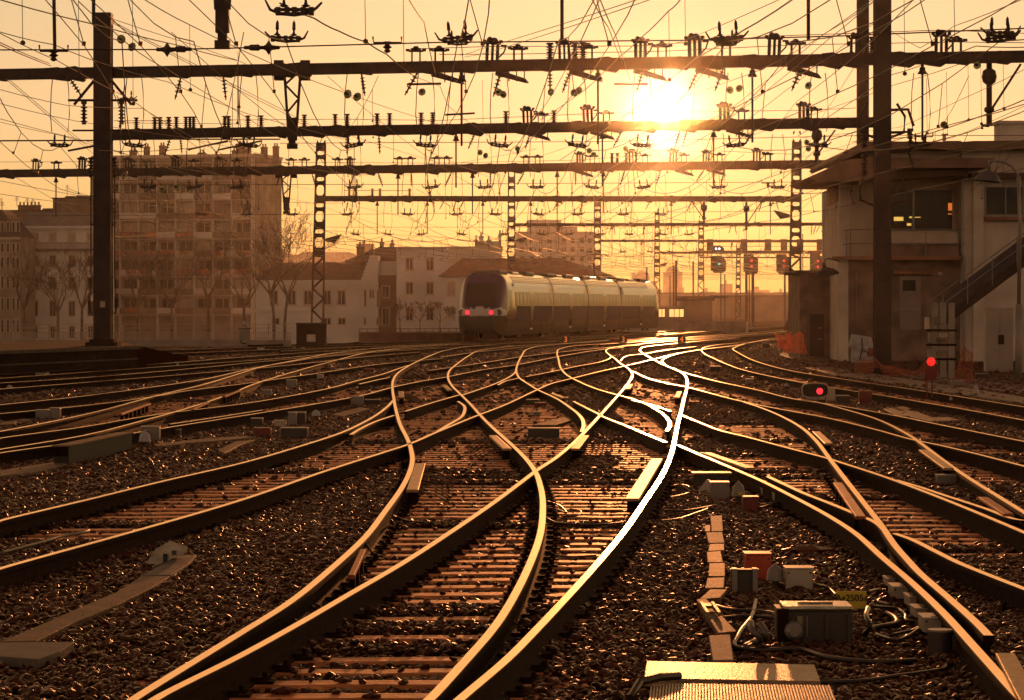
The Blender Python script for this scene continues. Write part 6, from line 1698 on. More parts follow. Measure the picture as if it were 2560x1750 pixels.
# white rubble bag
bgx = empty('rubble_bag', P(2160,906,107), 'slumped white rubble bag with dark straps beside the tall mast', 'bag'); s_ = 107/F
mb = MB(); rr = random.Random(4); vs = []; fs = []; nu, nv = 20, 9
for j in range(nv):
    v = j/(nv-1); zc_ = v*66*s_
    for i in range(nu):
        a = 2*math.pi*i/nu; ex = .5; cx_ = math.copysign(abs(math.cos(a))**ex, math.cos(a)); sy = math.copysign(abs(math.sin(a))**ex, math.sin(a))
        wd = (30+4*math.sin(v*3.1)-6*v)*s_; vs.append((cx_*wd*(1+rr.uniform(-.05,.05))+ (-.10 if v > .6 else 0), sy*.38*(1+rr.uniform(-.06,.06)), zc_+(cx_*-.06 if v > .8 else 0)+rr.uniform(-.02,.02)))
for j in range(nv-1):
    for i in range(nu): fs.append((j*nu+i, j*nu+(i+1)%nu, (j+1)*nu+(i+1)%nu, (j+1)*nu+i))
fs.append(tuple((nv-1)*nu+i for i in range(nu))); mb.poly(vs, fs)
mb.build('sack', mat('white_bag_cloth', (.42,.40,.42), .8, 0, .12, 3, bump=.5, bscale=5), bgx)
mb = MB(); mb.tube([(-.12,-.40,.86),(-.10,-.42,.5),(-.2,-.42,.1)], .022, 5); mb.tube([(-.1,-.42,.45),(.25,-.40,.25)], .015, 5); mb.build('strap', M_trub, bgx)
mb = MB(); mb.poly([(.10,-.415,.52),(.42,-.415,.46),(.42,-.415,.2),(.05,-.415,.22)], [(0,1,2,3)]); mb.build('red_patch', mat('red_patch_cloth', (.22,.06,.05), .8), bgx)
# orange barrier nets
M_net = mat('orange_net_plastic', (.85,.17,.05), .6, 0, .15, 4, emit=(1.0,.16,.05), estr=.06)  # slight glow added to the plastic to keep it bright
M_net2 = mat('dull_orange_net_plastic', (.42,.12,.06), .7, 0, .15, 4)
def net(corners, d, nx, ny, label, m, seed, r=.010, amp=.12):
    rr = random.Random(seed); root_c = P(corners[0][0], corners[0][1], d)
    g = {}
    A, B, C_, D = [P(x, y, d)-root_c for x, y in corners]   # top left, top right, bottom right, bottom left
    for i in range(nx+1):
        for j in range(ny+1):
            u, v = i/nx, j/ny; q = A*(1-u)*(1-v)+B*u*(1-v)+C_*u*v+D*(1-u)*v
            g[i,j] = q + Vector((amp*.5*math.sin(3*v+seed+2*u), amp*2*math.sin(5*u+seed)+rr.uniform(-.03,.03), amp*.5*math.sin(6*u+seed*2)*(1-v)+rr.uniform(-.012,.012)))
    mb = MB()
    for i in range(nx+1): mb.tube([g[i,j] for j in range(ny+1)], r*.8, 4, cap=False)
    for j in range(ny+1): mb.tube([g[i,j] for i in range(nx+1)], r, 4, cap=False)
    o = mb.build('barrier_net', m); o.location = root_c
    tag(o, label, 'barrier net', 'orange barrier nets')
net([(1934,838),(1978,832),(1985,868),(1950,872)], 122, 16, 11, 'bright orange net crumpled at the foot of the right lattice mast, left fold', M_net, 1)
net([(1972,836),(2013,834),(2017,884),(1962,880)], 119, 16, 14, 'bright orange net crumpled beside the annex door, right fold', M_net, 2)
net([(2138,905),(2190,893),(2194,930),(2145,934)], 95, 12, 8, 'dull orange net tucked below the white bag', M_net2, 3)
net([(2185,895),(2230,922),(2300,935),(2210,938)], 92, 14, 5, 'sagging orange net between the mast foot and the signal', M_net2, 4)
net([(2318,898),(2330,903),(2300,938),(2275,940)], 88, 8, 12, 'orange net hanging behind the red signal lamp', M_net2, 5)
net([(2405,870),(2422,875),(2436,970),(2375,950)], 84, 9, 16, 'tall tent-like orange net between post and cabinet', M_net2, 6)
# pavement slabs and paths by the signal box
def slab(pts, label, m, z=-.12, th=.08, cat='slab', name='paving_slab', group=None, kind=None):
    q = [G(x, y, z) for x, y in pts]; c = sum(q, Vector((0,0,0)))/len(q); n = len(q)
    mb = MB(); mb.poly([p-c for p in q]+[p-c-UP*th for p in q], [tuple(range(n)), tuple(range(2*n-1,n-1,-1))]+[(i,i+n,(i+1)%n+n,(i+1)%n) for i in range(n)])
    o = mb.build(name, m, bevel=.006); o.location = c
    xs = [p.x for p in q]; ys = [p.y for p in q]; 
    return tag(o, label, cat, group, kind)
M_path = mat('worn_path_concrete', (.20,.145,.105), .55, 0, .3, 1.5, bump=.3, bscale=18, spec=.5)
slab([(1935,880),(2000,886),(2092,899),(2060,903),(1965,893)], None, M_path, cat=None, name='path', kind='structure')
slab([(2010,918),(2075,917),(2130,928),(2062,931)], None, M_path, cat=None, name='path', kind='structure')
slab([(2060,931),(2180,934),(2330,956),(2560,992),(2600,1012),(2440,990),(2230,958)], None, M_path, z=-.11, cat=None, name='path', kind='structure')
slab([(2205,925),(2265,925),(2560,965),(2560,985),(2300,948)], None, M_sbs, z=-.13, cat=None, name='path', kind='structure')
slab([(2235,1022),(2290,1028),(2330,1043),(2290,1046)], 'pale slab lying between the two right-hand tracks', M_path)
slab([(2290,1045),(2370,1042),(2400,1050),(2330,1053)], 'flat slab next to the pale one, by the outer right track', M_path)
slab([(2208,1022),(2228,1020),(2272,1040),(2246,1040)], 'narrow tilted slab near the small white rag', M_path)
# dark platform end with the left mast
pf = empty('platform', (gp(150,98)[0], 98, 0), 'dark platform end carrying the left mast, sloping down at its tip', 'platform'); RP = Vector(pf.location)
A_, B_ = Vector((gp(-60,88.5)[0], 88.5, 0))-RP, Vector((gp(345,101.4)[0], 101.4, 0))-RP
Cc = Vector((gp(470,117)[0], 117, 0))-RP
A_.z = B_.z = Cc.z = 0; back = Vector((-3.5, 22, 0)); zt_ = .66
mb = MB(); mb.poly([A_-UP*.3, B_-UP*.3, B_+back-UP*.3, A_+back-UP*.3, A_+UP*zt_, B_+UP*zt_, B_+back+UP*zt_, A_+back+UP*zt_], [(0,3,2,1),(4,5,6,7),(0,1,5,4),(1,2,6,5),(2,3,7,6),(3,0,4,7)]); mb.build('block', M_dconc, pf)
mb = MB(); mb.poly([B_+Vector((.01,0,-.3)), Cc-UP*.3, Cc+Vector((-2,6,-.3)), B_+back+Vector((.01,0,-.3)), B_+Vector((.01,0,zt_)), Cc+UP*.05, Cc+Vector((-2,6,.05)), B_+back+Vector((.01,0,zt_))], [(0,3,2,1),(4,5,6,7),(0,1,5,4),(1,2,6,5),(2,3,7,6),(3,0,4,7)]); mb.build('ramp', M_ball, pf)
tdir = (B_-A_).normalized(); nn = Vector((tdir.y,-tdir.x,0))
mb = MB(); mb.obox(A_, tdir, nn, UP, 0, (B_-A_).length, .0, .10, zt_-.10, zt_+.012); mb.obox(A_, tdir, nn, UP, 0, (B_-A_).length, .0, .03, .22, .26); mb.build('edge', mat('platform_edge', (.11,.085,.07), .8), pf)
# ------------------------------------------------------------------ lineside equipment
M_grey = mat('grey_case_paint', (.22,.19,.17), .45, 0, .15, 3)
M_pale = mat('pale_case_paint', (.42,.36,.29), .45, 0, .12, 3)
M_redc = mat('red_case_paint', (.16,.018,.012), .45, 0, .2, 4)
M_dark = mat('dark_case_paint', (.045,.032,.026), .5, 0, .2, 3)
M_dome = mat('white_plastic_dome', (.36,.36,.38), .5, 0, .08, 3)
M_yel  = mat('yellow_tag', (.55,.42,.03), .5, 0, .1, 4)
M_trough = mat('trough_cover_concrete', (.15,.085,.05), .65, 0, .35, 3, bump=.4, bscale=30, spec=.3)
M_trog2 = mat('shade_tinted_trough_concrete', (.13,.105,.09), .7, 0, .25, 3, bump=.3, bscale=30)  # greyer trough concrete with shade put into its colour
M_cable = mat('black_cable', (.035,.025,.02), .38, 0, .2, 6)
M_cabg = mat('grey_conduit', (.13,.11,.10), .5, 0, .2, 6)
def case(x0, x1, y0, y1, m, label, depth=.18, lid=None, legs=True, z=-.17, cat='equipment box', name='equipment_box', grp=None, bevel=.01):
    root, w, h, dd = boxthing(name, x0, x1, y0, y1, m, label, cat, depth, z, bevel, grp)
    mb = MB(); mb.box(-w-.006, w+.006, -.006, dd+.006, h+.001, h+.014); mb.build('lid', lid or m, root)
    if y1 - y0 > 25:
        mb = MB()
        for s in (-1, 1): mb.lathe((s*w*.8, -.001, h*.85), (0,-1,0), [(0,.008),(.006,.006)], 6)
        mb.build('catch', M_iron, root)
    return root, w, h
def dome(px, ybase, wpx, hpx, m, label, tagc=None):
    z = -.17; d = F*(CH-z)/(ybase-HY); k = d/F; root = empty('cable_dome', Vector(((px-CX)*k, d, z)), label, 'cable head', 'domed cable heads')
    r = wpx*k/2; h = hpx*k
    mb = MB(); mb.lathe((0,0,h*.35), UP, [(0,r),(h*.07,r),(h*.08,r*.93),(h*.28,r*.90),(h*.40,r*.80),(h*.50,r*.60),(h*.56,r*.38),(h*.575,r*.24),(h*.62,r*.22),(h*.65,r*.10)], 16); mb.build('dome', m, root, smooth=True)
    mb = MB(); mb.lathe((0,0,0), UP, [(-.05,r*.4),(h*.35,r*.4)], 10); mb.build('stem', M_dark, root)
    if tagc:
        mb = MB(); mb.box(-r*.1, r*.5, -r-.01, -r+.005, h*.42, h*.55); mb.build('tag', tagc, root)
    return root
# foreground right group
case(1864, 1928, 1388, 1452, mat('orange_red_case_paint', (.42,.055,.02), .45, 0, .2, 4), 'bright orange-red box with a sunlit top, behind the big machine', .24)
case(1965, 2033, 1424, 1478, M_pale, 'beige square box with a sunlit top, right of the orange box', .22)
r_, w_, h_ = case(1828, 1896, 1428, 1487, M_dark, 'dark relay unit with pale side plates, left of the orange box', .08)
for s in (-1, 1): mb = MB(); mb.box(s*w_*.75-.018, s*w_*.75+.018, -.03, .10, -.04, h_+.02); mb.build('side_plate', M_grey, r_)
r_ = dome(1938, 1475, 46, 66, M_grey, 'grey rounded cable head between the orange and beige boxes')
# big point machine
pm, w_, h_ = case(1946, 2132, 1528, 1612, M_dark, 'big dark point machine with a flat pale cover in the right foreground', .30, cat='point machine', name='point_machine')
mb = MB(); mb.box(-w_*.86, w_*.98, -.03, .33, h_+.016, h_+.034); mb.build('cover_plate', mat('pale_cover_plate', (.50,.46,.36), .32, .3, .15, 6, bump=.2, bscale=60), pm)  # even pale colour of the lid
mb = MB(); mb.box(-.10, .12, .12, .135, h_+.035, h_+.045); mb.build('slot', M_trub, pm)
mb = MB(); mb.box(-w_-.01, -w_+.06, -.05, .02, h_*.0, h_+.018); mb.build('corner_post', M_rust, pm)
mb = MB(); mb.box(-w_*.50, -w_*.22, -.016, -.004, h_*.25, h_*.86); mb.build('label_plate', mat('dull_label', (.24,.20,.10), .6), pm)
mb = MB(); mb.lathe((-w_*.62,-.01,h_*.45), (0,-1,0), [(0,.06),(.10,.055),(.14,.03)], 14); mb.build('motor_end', M_grey, pm)
for q in (-.9,-.3,.3,.9): mb = MB(); mb.box(w_*q-.012, w_*q+.012, -.02, -.002, .0, h_*.9); mb.build('rib', M_dark, pm)
# yellow number plate
ys = empty('number_plate', G(2129,1545,-.17), 'yellow plate lettered Ag2505a standing behind the point machine', 'number plate'); d = ys.location.y; k = d/F
mb = MB(); mb.box(-37*k, 37*k, 0, .008, 24*k, 67*k); pl = mb.build('plate', M_yel, ys)
text('Ag2505a', (0, -.004, 50*k), 23*k, (math.radians(90),0,0), M_trub, pl)
mb = MB(); mb.box(-30*k, -26*k, .009, .02, 0, 60*k); mb.box(26*k, 30*k, .009, .02, 0, 60*k); mb.build('stake', M_dark, ys)
# pale clip boxes following the golden rail
for i, (x, y, w, h, lab) in enumerate(((2238,1467,30,14,'first of the pale clip boxes along the golden rail, farthest'),(2258,1497,40,24,'second pale clip box along the golden rail, with slots'),(2292,1518,30,20,'third pale clip box along the golden rail'),(2315,1545,42,18,'fourth pale clip box along the golden rail, sunlit'),(2338,1582,44,30,'fifth pale clip box along the golden rail, nearest'))):
    r_, a, b = case(x-w*.62, x+w*.62, y-h*1.1, y, M_pale, lab, .30, bevel=.005, z=-.13)
    mb = MB(); mb.box(-a*.3, a*.2, .03, .06, b+.0145, b+.017); mb.build('slot', M_trub, r_)
cyl = empty('buried_drum', G(2350,1640,-.17), 'dark upright drum with a pale rim beside the pale clip boxes', 'drum'); mb = MB(); mb.lathe((0,0,-.02), UP, [(0,.075),(.17,.075)], 20); mb.build('barrel', M_dark, cyl); mb = MB(); mb.lathe((0,0,.151), UP, [(0,.077),(.012,.077),(.0125,.06)], 20); mb.build('rim', M_grey, cyl)
# slabs in the foreground
M_slab1 = mat('sun_tinted_slab_concrete', (.30,.20,.12), .42, .1, .25, 6, bump=.5, bscale=45, spec=.6)  # concrete with a warm sunlit tone put into its colour
slab([(1616,1652),(2036,1661),(2052,1703),(1609,1695)], 'long sunlit concrete slab at the bottom, half in shade', M_slab1, z=-.10, th=.05)
# ribbed duct cover: ridges run away from the viewer
q = [G(1628,1711,-.08), G(2076,1716,-.08), G(2110,1800,-.08), G(1616,1800,-.08)]
du = empty('duct_cover', (q[0]+q[1])/2, 'ribbed cover plate at the very bottom edge, below the long slab', 'duct cover')
mb = MB(); RQ = Vector(du.location); mb.poly([p-RQ for p in q]+[p-RQ-UP*.06 for p in q], [(3,2,1,0),(4,5,6,7)]+[(i,i+4,(i+1)%4+4,(i+1)%4) for i in range(4)]); mb.build('plate', M_trog2, du)
mb = MB(); n = 60
for i in range(n):
    u0 = i/n; u1 = (i+.55)/n; a = q[0].lerp(q[1], u0); b = q[0].lerp(q[1], u1); c = q[3].lerp(q[2], u1); e = q[3].lerp(q[2], u0)
    mb.poly([p-RQ+UP*.001 for p in (a,b,c,e)]+[p-RQ+UP*.007 for p in (a,b,c,e)], [(4,7,6,5),(0,1,5,4),(1,2,6,5),(3,0,4,7),(2,3,7,6)])
mb.build('ribs', M_slab1, du)
mb = MB(); mb.tube([G(1575,1745,-.12)+UP*.0, G(1600,1705,-.06), G(1650,1693,-.05), G(1698,1690,-.06)], .022, 8); tag(mb.build('rubber_hose', M_cable), 'short black hose end lying on the corner of the long slab', 'hose')
# trough covers running up from the slab
TR = [([(1772,1588),(1826,1586),(1834,1650),(1782,1650)],'shade-tinted trough cover just behind the long slab',M_trog2),
      ([(1741,1498),(1766,1496),(1842,1578),(1796,1582)],'long skewed trough cover with a steel clip',M_trough),
      ([(1748,1497),(1775,1473),(1819,1473),(1800,1494)],'trough cover turned at an angle, above the skewed one',M_trough),
      ([(1768,1445),(1812,1443),(1810,1469),(1763,1470)],'sunlit trough cover, third in the row from the slab',M_trough),
      ([(1773,1408),(1813,1407),(1813,1440),(1771,1440)],'sunlit trough cover, fourth in the row from the slab',M_trough),
      ([(1767,1380),(1802,1377),(1808,1405),(1769,1405)],'speckled trough cover below the narrow one',M_trough),
      ([(1774,1360),(1811,1359),(1811,1375),(1770,1377)],'narrow trough cover midway up the row',M_trough),
      ([(1765,1331),(1806,1330),(1812,1356),(1772,1357)],'shade-tinted trough cover near the top of the row',M_trog2),
      ([(1762,1313),(1776,1312),(1776,1328),(1762,1328)],'small sunlit trough end at the top of the row',M_trough),
      ([(1776,1290),(1805,1288),(1808,1327),(1779,1328)],'dark trough cover at the far end of the row',M_trog2)]
for pts, lab, m in TR: slab(pts, lab, m, z=-.105, th=.06, cat='trough cover', name='trough_cover', group='trough covers in the right foreground')
cl = empty('steel_clip', G(1776,1530,-.09), 'steel clip with a square hole on the skewed trough cover', 'clip'); mb = MB(); mb.box(-.05,-.03,-.35,.35,.0,.035); mb.box(.03,.05,-.3,.42,.0,.03); mb.box(-.03,.03,.22,.42,.0,.02); mb.build('bracket', M_check, cl)
# left foreground troughs and the broken box
slab([(0,1604),(88,1567),(186,1524),(290,1480),(353,1440),(425,1440),(380,1468),(294,1511),(186,1555),(92,1601)], 'long orange-lit trough cover crossing the left foreground', M_trough, z=-.12, th=.05, cat='trough cover', name='trough_cover')
slab([(356,1438),(405,1410),(440,1388),(492,1387),(470,1410),(428,1437)], 'shade-tinted trough cover leading up to the broken case', M_trog2, z=-.12, th=.05, cat='trough cover', name='trough_cover')
slab([(-10,1606),(186,1604),(150,1628),(92,1648),(-10,1640)], 'grey slab at the left edge in front of the long trough cover', M_trog2, z=-.10, th=.06, cat='trough cover', name='trough_cover')
bc = empty('broken_case', G(415,1412,-.16), 'pale cracked junction case lying tilted on the ballast at left', 'case'); k = bc.location.y/F
mb = MB(); p = [(-48,0),(-42,-8),(-10,-14),(-6,30),(4,28),(8,10),(36,14),(52,34),(48,46),(12,56),(-22,42)]
pp = [(-49,6),(-28,38),(10,60),(52,46),(50,34),(38,22),(10,14),(6,-4),(-10,-10),(-44,-8)]
mb.poly([(x*k,-.02+abs(x)*k*.3,y*k) for x, y in pp]+[(x*k*.9,.22,max(y,0)*k*.8) for x, y in pp], [tuple(range(9,-1,-1)), tuple(range(10,20))]+[(i,(i+1)%10,(i+1)%10+10,i+10) for i in range(10)]); mb.build('shell', mat('cracked_grey_plastic', (.52,.46,.38), .6, 0, .25, 5, bump=.4, bscale=30), bc)
mb = MB(); mb.box(-6*k, 4*k, -.035, .01, -4*k, 28*k); mb.build('gap', M_trub, bc)
mb = MB(); mb.box(16*k, 26*k, -.02, .02, 26*k, 36*k); mb.build('socket', M_dark, bc)
# left and middle boxes
D_ = M_dark
for a in (
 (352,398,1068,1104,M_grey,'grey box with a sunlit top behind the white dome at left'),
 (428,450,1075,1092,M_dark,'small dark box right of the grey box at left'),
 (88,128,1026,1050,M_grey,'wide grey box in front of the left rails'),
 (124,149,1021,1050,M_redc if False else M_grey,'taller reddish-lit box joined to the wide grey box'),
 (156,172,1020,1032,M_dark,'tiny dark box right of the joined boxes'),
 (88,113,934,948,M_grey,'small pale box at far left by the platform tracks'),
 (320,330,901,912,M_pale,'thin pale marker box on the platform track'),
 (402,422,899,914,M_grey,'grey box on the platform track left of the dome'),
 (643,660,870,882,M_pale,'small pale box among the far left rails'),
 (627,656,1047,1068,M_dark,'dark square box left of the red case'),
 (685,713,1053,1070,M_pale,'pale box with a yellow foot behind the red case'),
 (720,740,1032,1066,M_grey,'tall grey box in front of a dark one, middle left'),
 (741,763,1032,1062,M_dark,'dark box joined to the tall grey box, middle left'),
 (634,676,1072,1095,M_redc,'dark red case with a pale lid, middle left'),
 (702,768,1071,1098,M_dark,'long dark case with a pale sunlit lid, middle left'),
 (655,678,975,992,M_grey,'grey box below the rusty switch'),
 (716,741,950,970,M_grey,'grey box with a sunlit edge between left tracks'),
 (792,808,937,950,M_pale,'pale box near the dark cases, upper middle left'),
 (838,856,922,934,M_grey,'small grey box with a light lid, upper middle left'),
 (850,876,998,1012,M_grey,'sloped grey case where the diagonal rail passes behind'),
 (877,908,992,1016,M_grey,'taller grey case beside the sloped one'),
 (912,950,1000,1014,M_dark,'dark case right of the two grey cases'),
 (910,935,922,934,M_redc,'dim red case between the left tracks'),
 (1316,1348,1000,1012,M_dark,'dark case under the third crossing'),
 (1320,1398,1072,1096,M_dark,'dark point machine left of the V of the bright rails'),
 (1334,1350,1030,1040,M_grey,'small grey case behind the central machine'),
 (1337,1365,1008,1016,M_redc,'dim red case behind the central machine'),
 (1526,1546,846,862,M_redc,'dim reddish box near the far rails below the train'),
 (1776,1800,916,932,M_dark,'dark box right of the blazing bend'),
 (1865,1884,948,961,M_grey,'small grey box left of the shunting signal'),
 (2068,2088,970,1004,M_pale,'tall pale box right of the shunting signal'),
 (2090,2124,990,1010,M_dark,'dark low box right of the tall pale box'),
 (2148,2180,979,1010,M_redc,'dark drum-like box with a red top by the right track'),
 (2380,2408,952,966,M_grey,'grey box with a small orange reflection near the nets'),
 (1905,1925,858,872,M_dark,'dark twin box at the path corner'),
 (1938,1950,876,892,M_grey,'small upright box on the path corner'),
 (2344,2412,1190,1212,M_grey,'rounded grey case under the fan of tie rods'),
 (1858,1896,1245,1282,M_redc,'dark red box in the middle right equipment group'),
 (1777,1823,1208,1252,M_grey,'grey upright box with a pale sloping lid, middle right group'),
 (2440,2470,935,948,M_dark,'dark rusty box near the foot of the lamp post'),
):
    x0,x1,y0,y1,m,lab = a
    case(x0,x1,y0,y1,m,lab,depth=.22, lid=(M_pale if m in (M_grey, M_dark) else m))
for (x, y, w, h, lab, tg) in ((24,978,16,16,'white dome at the far left edge',None),(139,930,14,12,'white dome by the platform track',None),(119,944,12,14,'white dome beside the small pale box',None),(440,918,14,14,'white dome right of the grey box on the platform track',None),
    (362,1120,30,44,'big bell-shaped white dome on a stem, left foreground',None),(790,1048,22,24,'white dome right of the tall grey box',None),(2384,1008,22,22,'bluish dome beside the outer right rail',None),(2440,995,14,34,'mushroom-shaped white head on a thin post, right',None),
    (1846,1262,34,60,'grey dome with a yellow-green tag in the middle right group',M_yel),(1815,1243,20,34,'small grey dome beside the grey upright box',None),(1966,962+8,14,12,'tiny pale dome behind the shunting signal',None),(735,880,12,12,'first grey lump among the far left rails',None),(758,878,12,11,'second grey lump among the far left rails',None),
    (570,905,14,10,'low dark lump on the platform track',None)):
    dome(x, y, w, h, M_dome if 'white' in lab or 'pale' in lab or 'bluish' in lab else M_grey, lab, tg)
# glowing long lid and row of pale boxes in the middle right group
c_ = boxthing('point_machine', 1735, 1825, 1186, 1214, M_dark, 'point machine with a blazing flat lid below the golden rail', 'point machine', .30)
mb = MB(); mb.box(-c_[1]-.02, c_[1]+.02, -.03, .33, c_[2]+.002, c_[2]+.02); mb.build('lid', M_check, c_[0])
for i, (x, y, w, h, lab) in enumerate(((1852,1202,24,8,'first small pale clip box behind the dome'),(1872,1214,26,12,'second small pale clip box'),(1902,1226,24,14,'third small pale clip box'),(1918,1238,26,14,'fourth small pale clip box'),(1948,1254,26,18,'fifth small pale clip box, nearest the golden rail'))):
    case(x-w/2, x+w/2, y-h, y, M_pale, lab+' in the middle right group' if i < 4 else lab, .22, bevel=.006, z=-.15)
sl = empty('tilted_panel', G(1765,1232,-.17), 'pale triangular panel leaning against the grey upright box', 'panel'); k = sl.location.y/F
mb = MB(); mb.poly([(-20*k,0,4*k),(12*k,0,0),(12*k,.1,32*k),(4*k,.1,32*k),(-20*k,.02,4*k),(12*k,.02,0),(12*k,.12,32*k),(4*k,.12,32*k)], [(0,1,2,3),(7,6,5,4),(0,4,5,1),(1,5,6,2),(2,6,7,3),(3,7,4,0)]); mb.build('sheet', M_pale, sl)
# long wooden ducts at the left
wd = empty('wooden_duct', G(220,1165,-.17), 'long dark boarded duct with a slatted end, left of the white dome', 'duct'); RD = Vector(wd.location)
a, b = G(172,1166,-.17)-RD, G(330,1128,-.17)-RD; tt = (b-a).normalized(); ns = Vector((tt.y,-tt.x,0)); L_ = (b-a).length
mb = MB(); mb.obox(a, tt, ns, UP, 0, L_, -.20, .0, 0, .26); mb.build('body', M_trub, wd)
mb = MB(); mb.obox(a, tt, ns, UP, -.05, L_, -.22, .02, .262, .28); mb.build('cover', M_trough, wd)
mb = MB()
for i in range(9): mb.obox(a, tt, ns, UP, -.03, -.003, -.19+i*.021, -.177+i*.021, .14, .26)
mb.build('slatted_end', M_rust, wd)
for pts, lab in (([(0,1176),(150,1152),(168,1160),(80,1182),(0,1190)],'trough cover running from the left edge to the boarded duct'),([(385,1110),(520,1095),(640,1088),(640,1094),(520,1103),(395,1116)],'thin trough cover between the white dome and the red case'),
                 ([(545,1125),(590,1103),(640,1099),(600,1112),(560,1132)],'curled strip of cover lifting off the ballast'),([(0,1056),(60,1046),(85,1048),(30,1060),(0,1062)],'short trough cover left of the wide grey box'),
                 ([(828,1036),(900,1018),(925,1022),(858,1040)],'slatted boards beside the grey cases'),([(1330,1062),(1420,1040),(1430,1050),(1390,1062)],'thin board behind the central machine'),([(2228,1012+8),(2260,1015),(2280,1022),(2250,1028)],'small board beyond the low dark box')):
    slab(pts, lab, M_trough, z=-.12, th=.05, cat='trough cover', name='trough_cover')
# cables
def cable(pts, r, label, m=M_cable, z0=-.13):
    q = [G(p[0], p[1], p[2] if len(p) > 2 else z0) for p in pts]; path = smooth_path(q)
    mb = MB(); mb.tube(path, r, 7); return tag(mb.build('cable', m, smooth=True), label, 'cable', 'cables on the ballast')
cable([(1890,1500),(1880,1540),(1845,1590,-.10),(1842,1618),(1900,1625),(1990,1622),(2080,1645),(2200,1655),(2290,1650)], .014, 'long cable looping in front of the point machine')
cable([(1876,1555,.02),(1884,1580,-.02),(1900,1592,-.05),(1880,1608),(1862,1618)], .022, 'thick grey conduit bending down at left of the point machine', M_cabg)
cable([(1900,1560,.02),(1915,1585,-.03),(1900,1602),(1868,1622)], .022, 'second thick grey conduit beside it', M_cabg)
cable([(1790,1515),(1830,1524),(1900,1528),(1945,1535)], .013, 'cable from the steel clip to the point machine')
cable([(1800,1545),(1860,1540),(1940,1545)], .012, 'lower cable from the trough to the point machine')
cable([(2036,1460,-.05),(2070,1470),(2092,1490)], .012, 'cable from the beige box to the yellow plate')
cable([(2168,1480,-.06),(2200,1475,-.08),(2220,1487),(2195,1503),(2225,1512)], .011, 'wriggling cable right of the yellow plate')
cable([(2175,1515,-.08),(2240,1522),(2262,1535),(2270,1552),(2285,1553)], .012, 'cable under the wriggling one, reaching the clip boxes')
cable([(2170,1520,0),(2166,1545,-.02),(2176,1566,-.06),(2160,1585),(2180,1570),(2235,1560),(2238,1545),(2215,1532)], .017, 'thick cable standing up in a loop right of the point machine')
cable([(2190,1585),(2240,1600),(2300,1568),(2275,1578)], .010, 'thin cable fan near the drum')
cable([(2225,1588),(2290,1575),(2320,1572)], .010, 'second thin cable near the drum')
cable([(2050,1706),(2150,1702),(2240,1690),(2330,1678),(2360,1672),(2362,1655),(2352,1645,-.05)], .012, 'cable curving from the slab end up to the drum')
cable([(0,1383),(60,1368),(120,1352),(160,1340),(205,1332),(222,1326)], .014, 'pale cable lying across the left sleepers', M_cabg)
cable([(1652,1275),(1700,1277),(1755,1270),(1790,1262)], .010, 'cable between the blazing rail and the middle right group')
cable([(1650,1302),(1690,1298),(1740,1283),(1775,1270)], .010, 'lower cable between the blazing rail and the middle right group')
cable([(1672,1244),(1710,1236),(1722,1232)], .009, 'short cable left of the middle right group')
cable([(1675,1215),(1700,1212),(1722,1218),(1690,1221)], .009, 'small loop of cable left of the blazing lid')
cable([(1898,1262),(1930,1258),(1960,1256)], .010, 'cable right of the dark red box')
cable([(1898,1270),(1925,1262),(1948,1258)], .009, 'second cable right of the dark red box')
cable([(1362,1268),(1395,1275),(1415,1282),(1395,1262),(1370,1254)], .010, 'looped cable right of the V frog')
cable([(1425,1272),(1450,1277),(1440,1289),(1408,1291)], .009, 'small cable hook right of the looped cable')
cable([(1366,1295),(1400,1308),(1460,1312),(1520,1310),(1560,1306)], .010, 'long cable between the two bright rails')
cable([(980,1288,-.04),(995,1294),(1030,1304),(1080,1308)], .010, 'cable hanging off the S-curve rail')
cable([(915,1360,-.02),(930,1380),(955,1392)], .010, 'short black cable below the S-curve rail')
cable([(1385,1388),(1430,1392),(1490,1388)], .008, 'thin cable across the central sleepers')
# numbered markers below the train
for (x, ch, lab) in ((1414,'3','small dark marker with an orange 3, under the middle of the train'),(1558,'3','small dark marker with an orange 3, under the rear of the train'),(1704,'4','small dark marker with an orange 4, beyond the train')):
    z = -.17; d = 170.0; k = d/F; root = empty('track_marker', Vector(((x-CX)*k, d, z)), lab, 'marker')
    mb = MB(); mb.box(-.22, .22, 0, .1, 0, .55); pl = mb.build('plate', M_dark, root)
    text(ch, (0, -.012, .30), .42, (math.radians(90),0,0), M_glo2, pl)  # orange digits given a glow of their own
# big stones, rag, small litter in the foreground
for i, (x, y, s, lab) in enumerate(((300,1462,.05,'round grey stone beside the long trough cover'),(708,1728,.07,'large stone on the nearest sleeper, left'),(856,1700,.055,'large stone on the second sleeper'),(930,1740,.05,'stone on the nearest sleeper, middle'),(2030,1380,.16,'low boulder behind the beige box'),(1980,1378,.10,'smaller boulder left of the low one'),(2300,1010+50,.07,'pale rag-like stone between the right tracks'))):
    o = bpy.data.objects.new('stone', stone_mesh(i+40)); COL.objects.link(o); o.location = G(x, y, -.15); o.scale = (s*1.3, s, s*.8); tag(o, lab, 'stone')
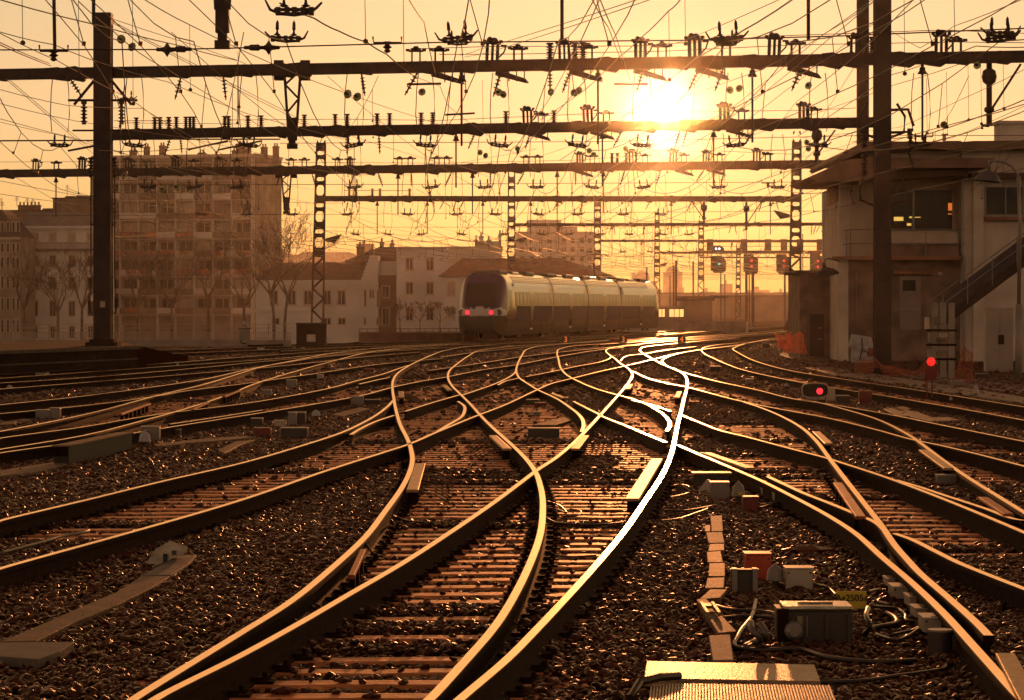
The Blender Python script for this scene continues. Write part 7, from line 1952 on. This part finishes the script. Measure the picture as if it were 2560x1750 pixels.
# slide chairs and clips along the nearest rails
M_plate = M_check
def chairs(key, d0, d1, side, label_part='rail_clip'):
    o = [ob for ob in COL.objects if ob.name.split('.')[0] == 'rail' and ob.get('label') == RAILS[key][1]][0]
    for (d, a, b) in SLEEPERS:
        if not d0 <= d <= d1: continue
        x = x_at(key, d)
        if x is None or not a-.1 < x < b+.1: continue
        for s in (-1, 1):
            me = CLIPM; c = bpy.data.objects.new('rail_clip', me); COL.objects.link(c); c.parent = o; c.location = (x+s*.10, d, -.165); c.rotation_euler = (0,0,0 if s > 0 else math.pi)
mb = MB(); mb.box(-.045, .07, -.07, .07, 0, .014); mb.lathe((.02,0,.014), UP, [(0,.022),(.02,.022),(.022,.014),(.045,.014)], 6); mb.box(-.06,.01,-.025,.025,.012,.03); CLIPM = mb.mesh('rail_clip', M_rust)
for k in ('R1','R2','R3','R4','La','Lb','Rf','Rd','Rh'): chairs(k, 15, 42, 1)

fc = empty('relay_case', P(613,858,158), 'grey case with a pale tilted cowl, fixed to the long railing', 'equipment box'); k = 158/F
mb = MB(); mb.box(-14*k, 14*k, -.35, -.05, 8*k, 35*k); mb.build('body', M_grey, fc, bevel=.01)
mb = MB(); mb.box(-15*k, 16*k, -.38, -.02, 35.1*k, 38*k); mb.build('lid', M_dark, fc)
mb = MB(); mb.tube([(-3*k,-.2,38*k),(-2*k,-.2,48*k),(-5*k,-.2,56*k)], [.13,.12,.07], 8); mb.tube([(-2*k,-.2,52*k),(10*k,-.2,40*k)], .05, 6); mb.build('cowl', M_dome, fc)
mb = MB(); mb.tube([(-12*k,-.2,8*k),(-8*k,-.25,0),(4*k,-.3,-1*k)], .03, 5); mb.build('conduit', M_rust, fc)
# ------------------------------------------------------------------ sunlit haze: a thin near volume added for the bloom around the sun, a bank over the far yard and the city
def haze(name, label, x, y0, y1, z0, z1, parts):
    mb = MB(); mb.box(-x, x, y0, y1, z0, z1)
    m = bpy.data.materials.new(name+'_volume'); m.use_nodes = True; nt = m.node_tree; nt.nodes.remove(nt.nodes['Principled BSDF'])
    last = None
    for dens, g, col in parts:
        v = nt.nodes.new('ShaderNodeVolumeScatter'); v.inputs['Density'].default_value = dens; v.inputs['Anisotropy'].default_value = g; v.inputs['Color'].default_value = (*col, 1)
        if last is None: last = v.outputs[0]
        else:
            a = nt.nodes.new('ShaderNodeAddShader'); nt.links.new(last, a.inputs[0]); nt.links.new(v.outputs[0], a.inputs[1]); last = a.outputs[0]
    nt.links.new(last, nt.nodes['Material Output'].inputs['Volume'])
    o = mb.build(name, m); tag(o, label, 'haze', kind='stuff')
haze('haze', 'warm sunlit haze hanging over the far tracks and the city', 320, 134.05, 1300, -7, 34, [(.000070, .85, (1.0,.98,.97))])
haze('near_haze', 'thin air over the near tracks, added for the bloom around the low sun', 60, 6, 134, -1, 14, [(.000015, .90, (1.0,.95,.90)), (.00004, .995, (1.0,.97,.94))])
stones('ballast_stones', 14.6, 34, 620, 0.033, 1)
stones('ballast_stones_middle', 34, 70, 230, 0.046, 2)
stones('ballast_stones_far', 70, 170, 38, 0.085, 3)
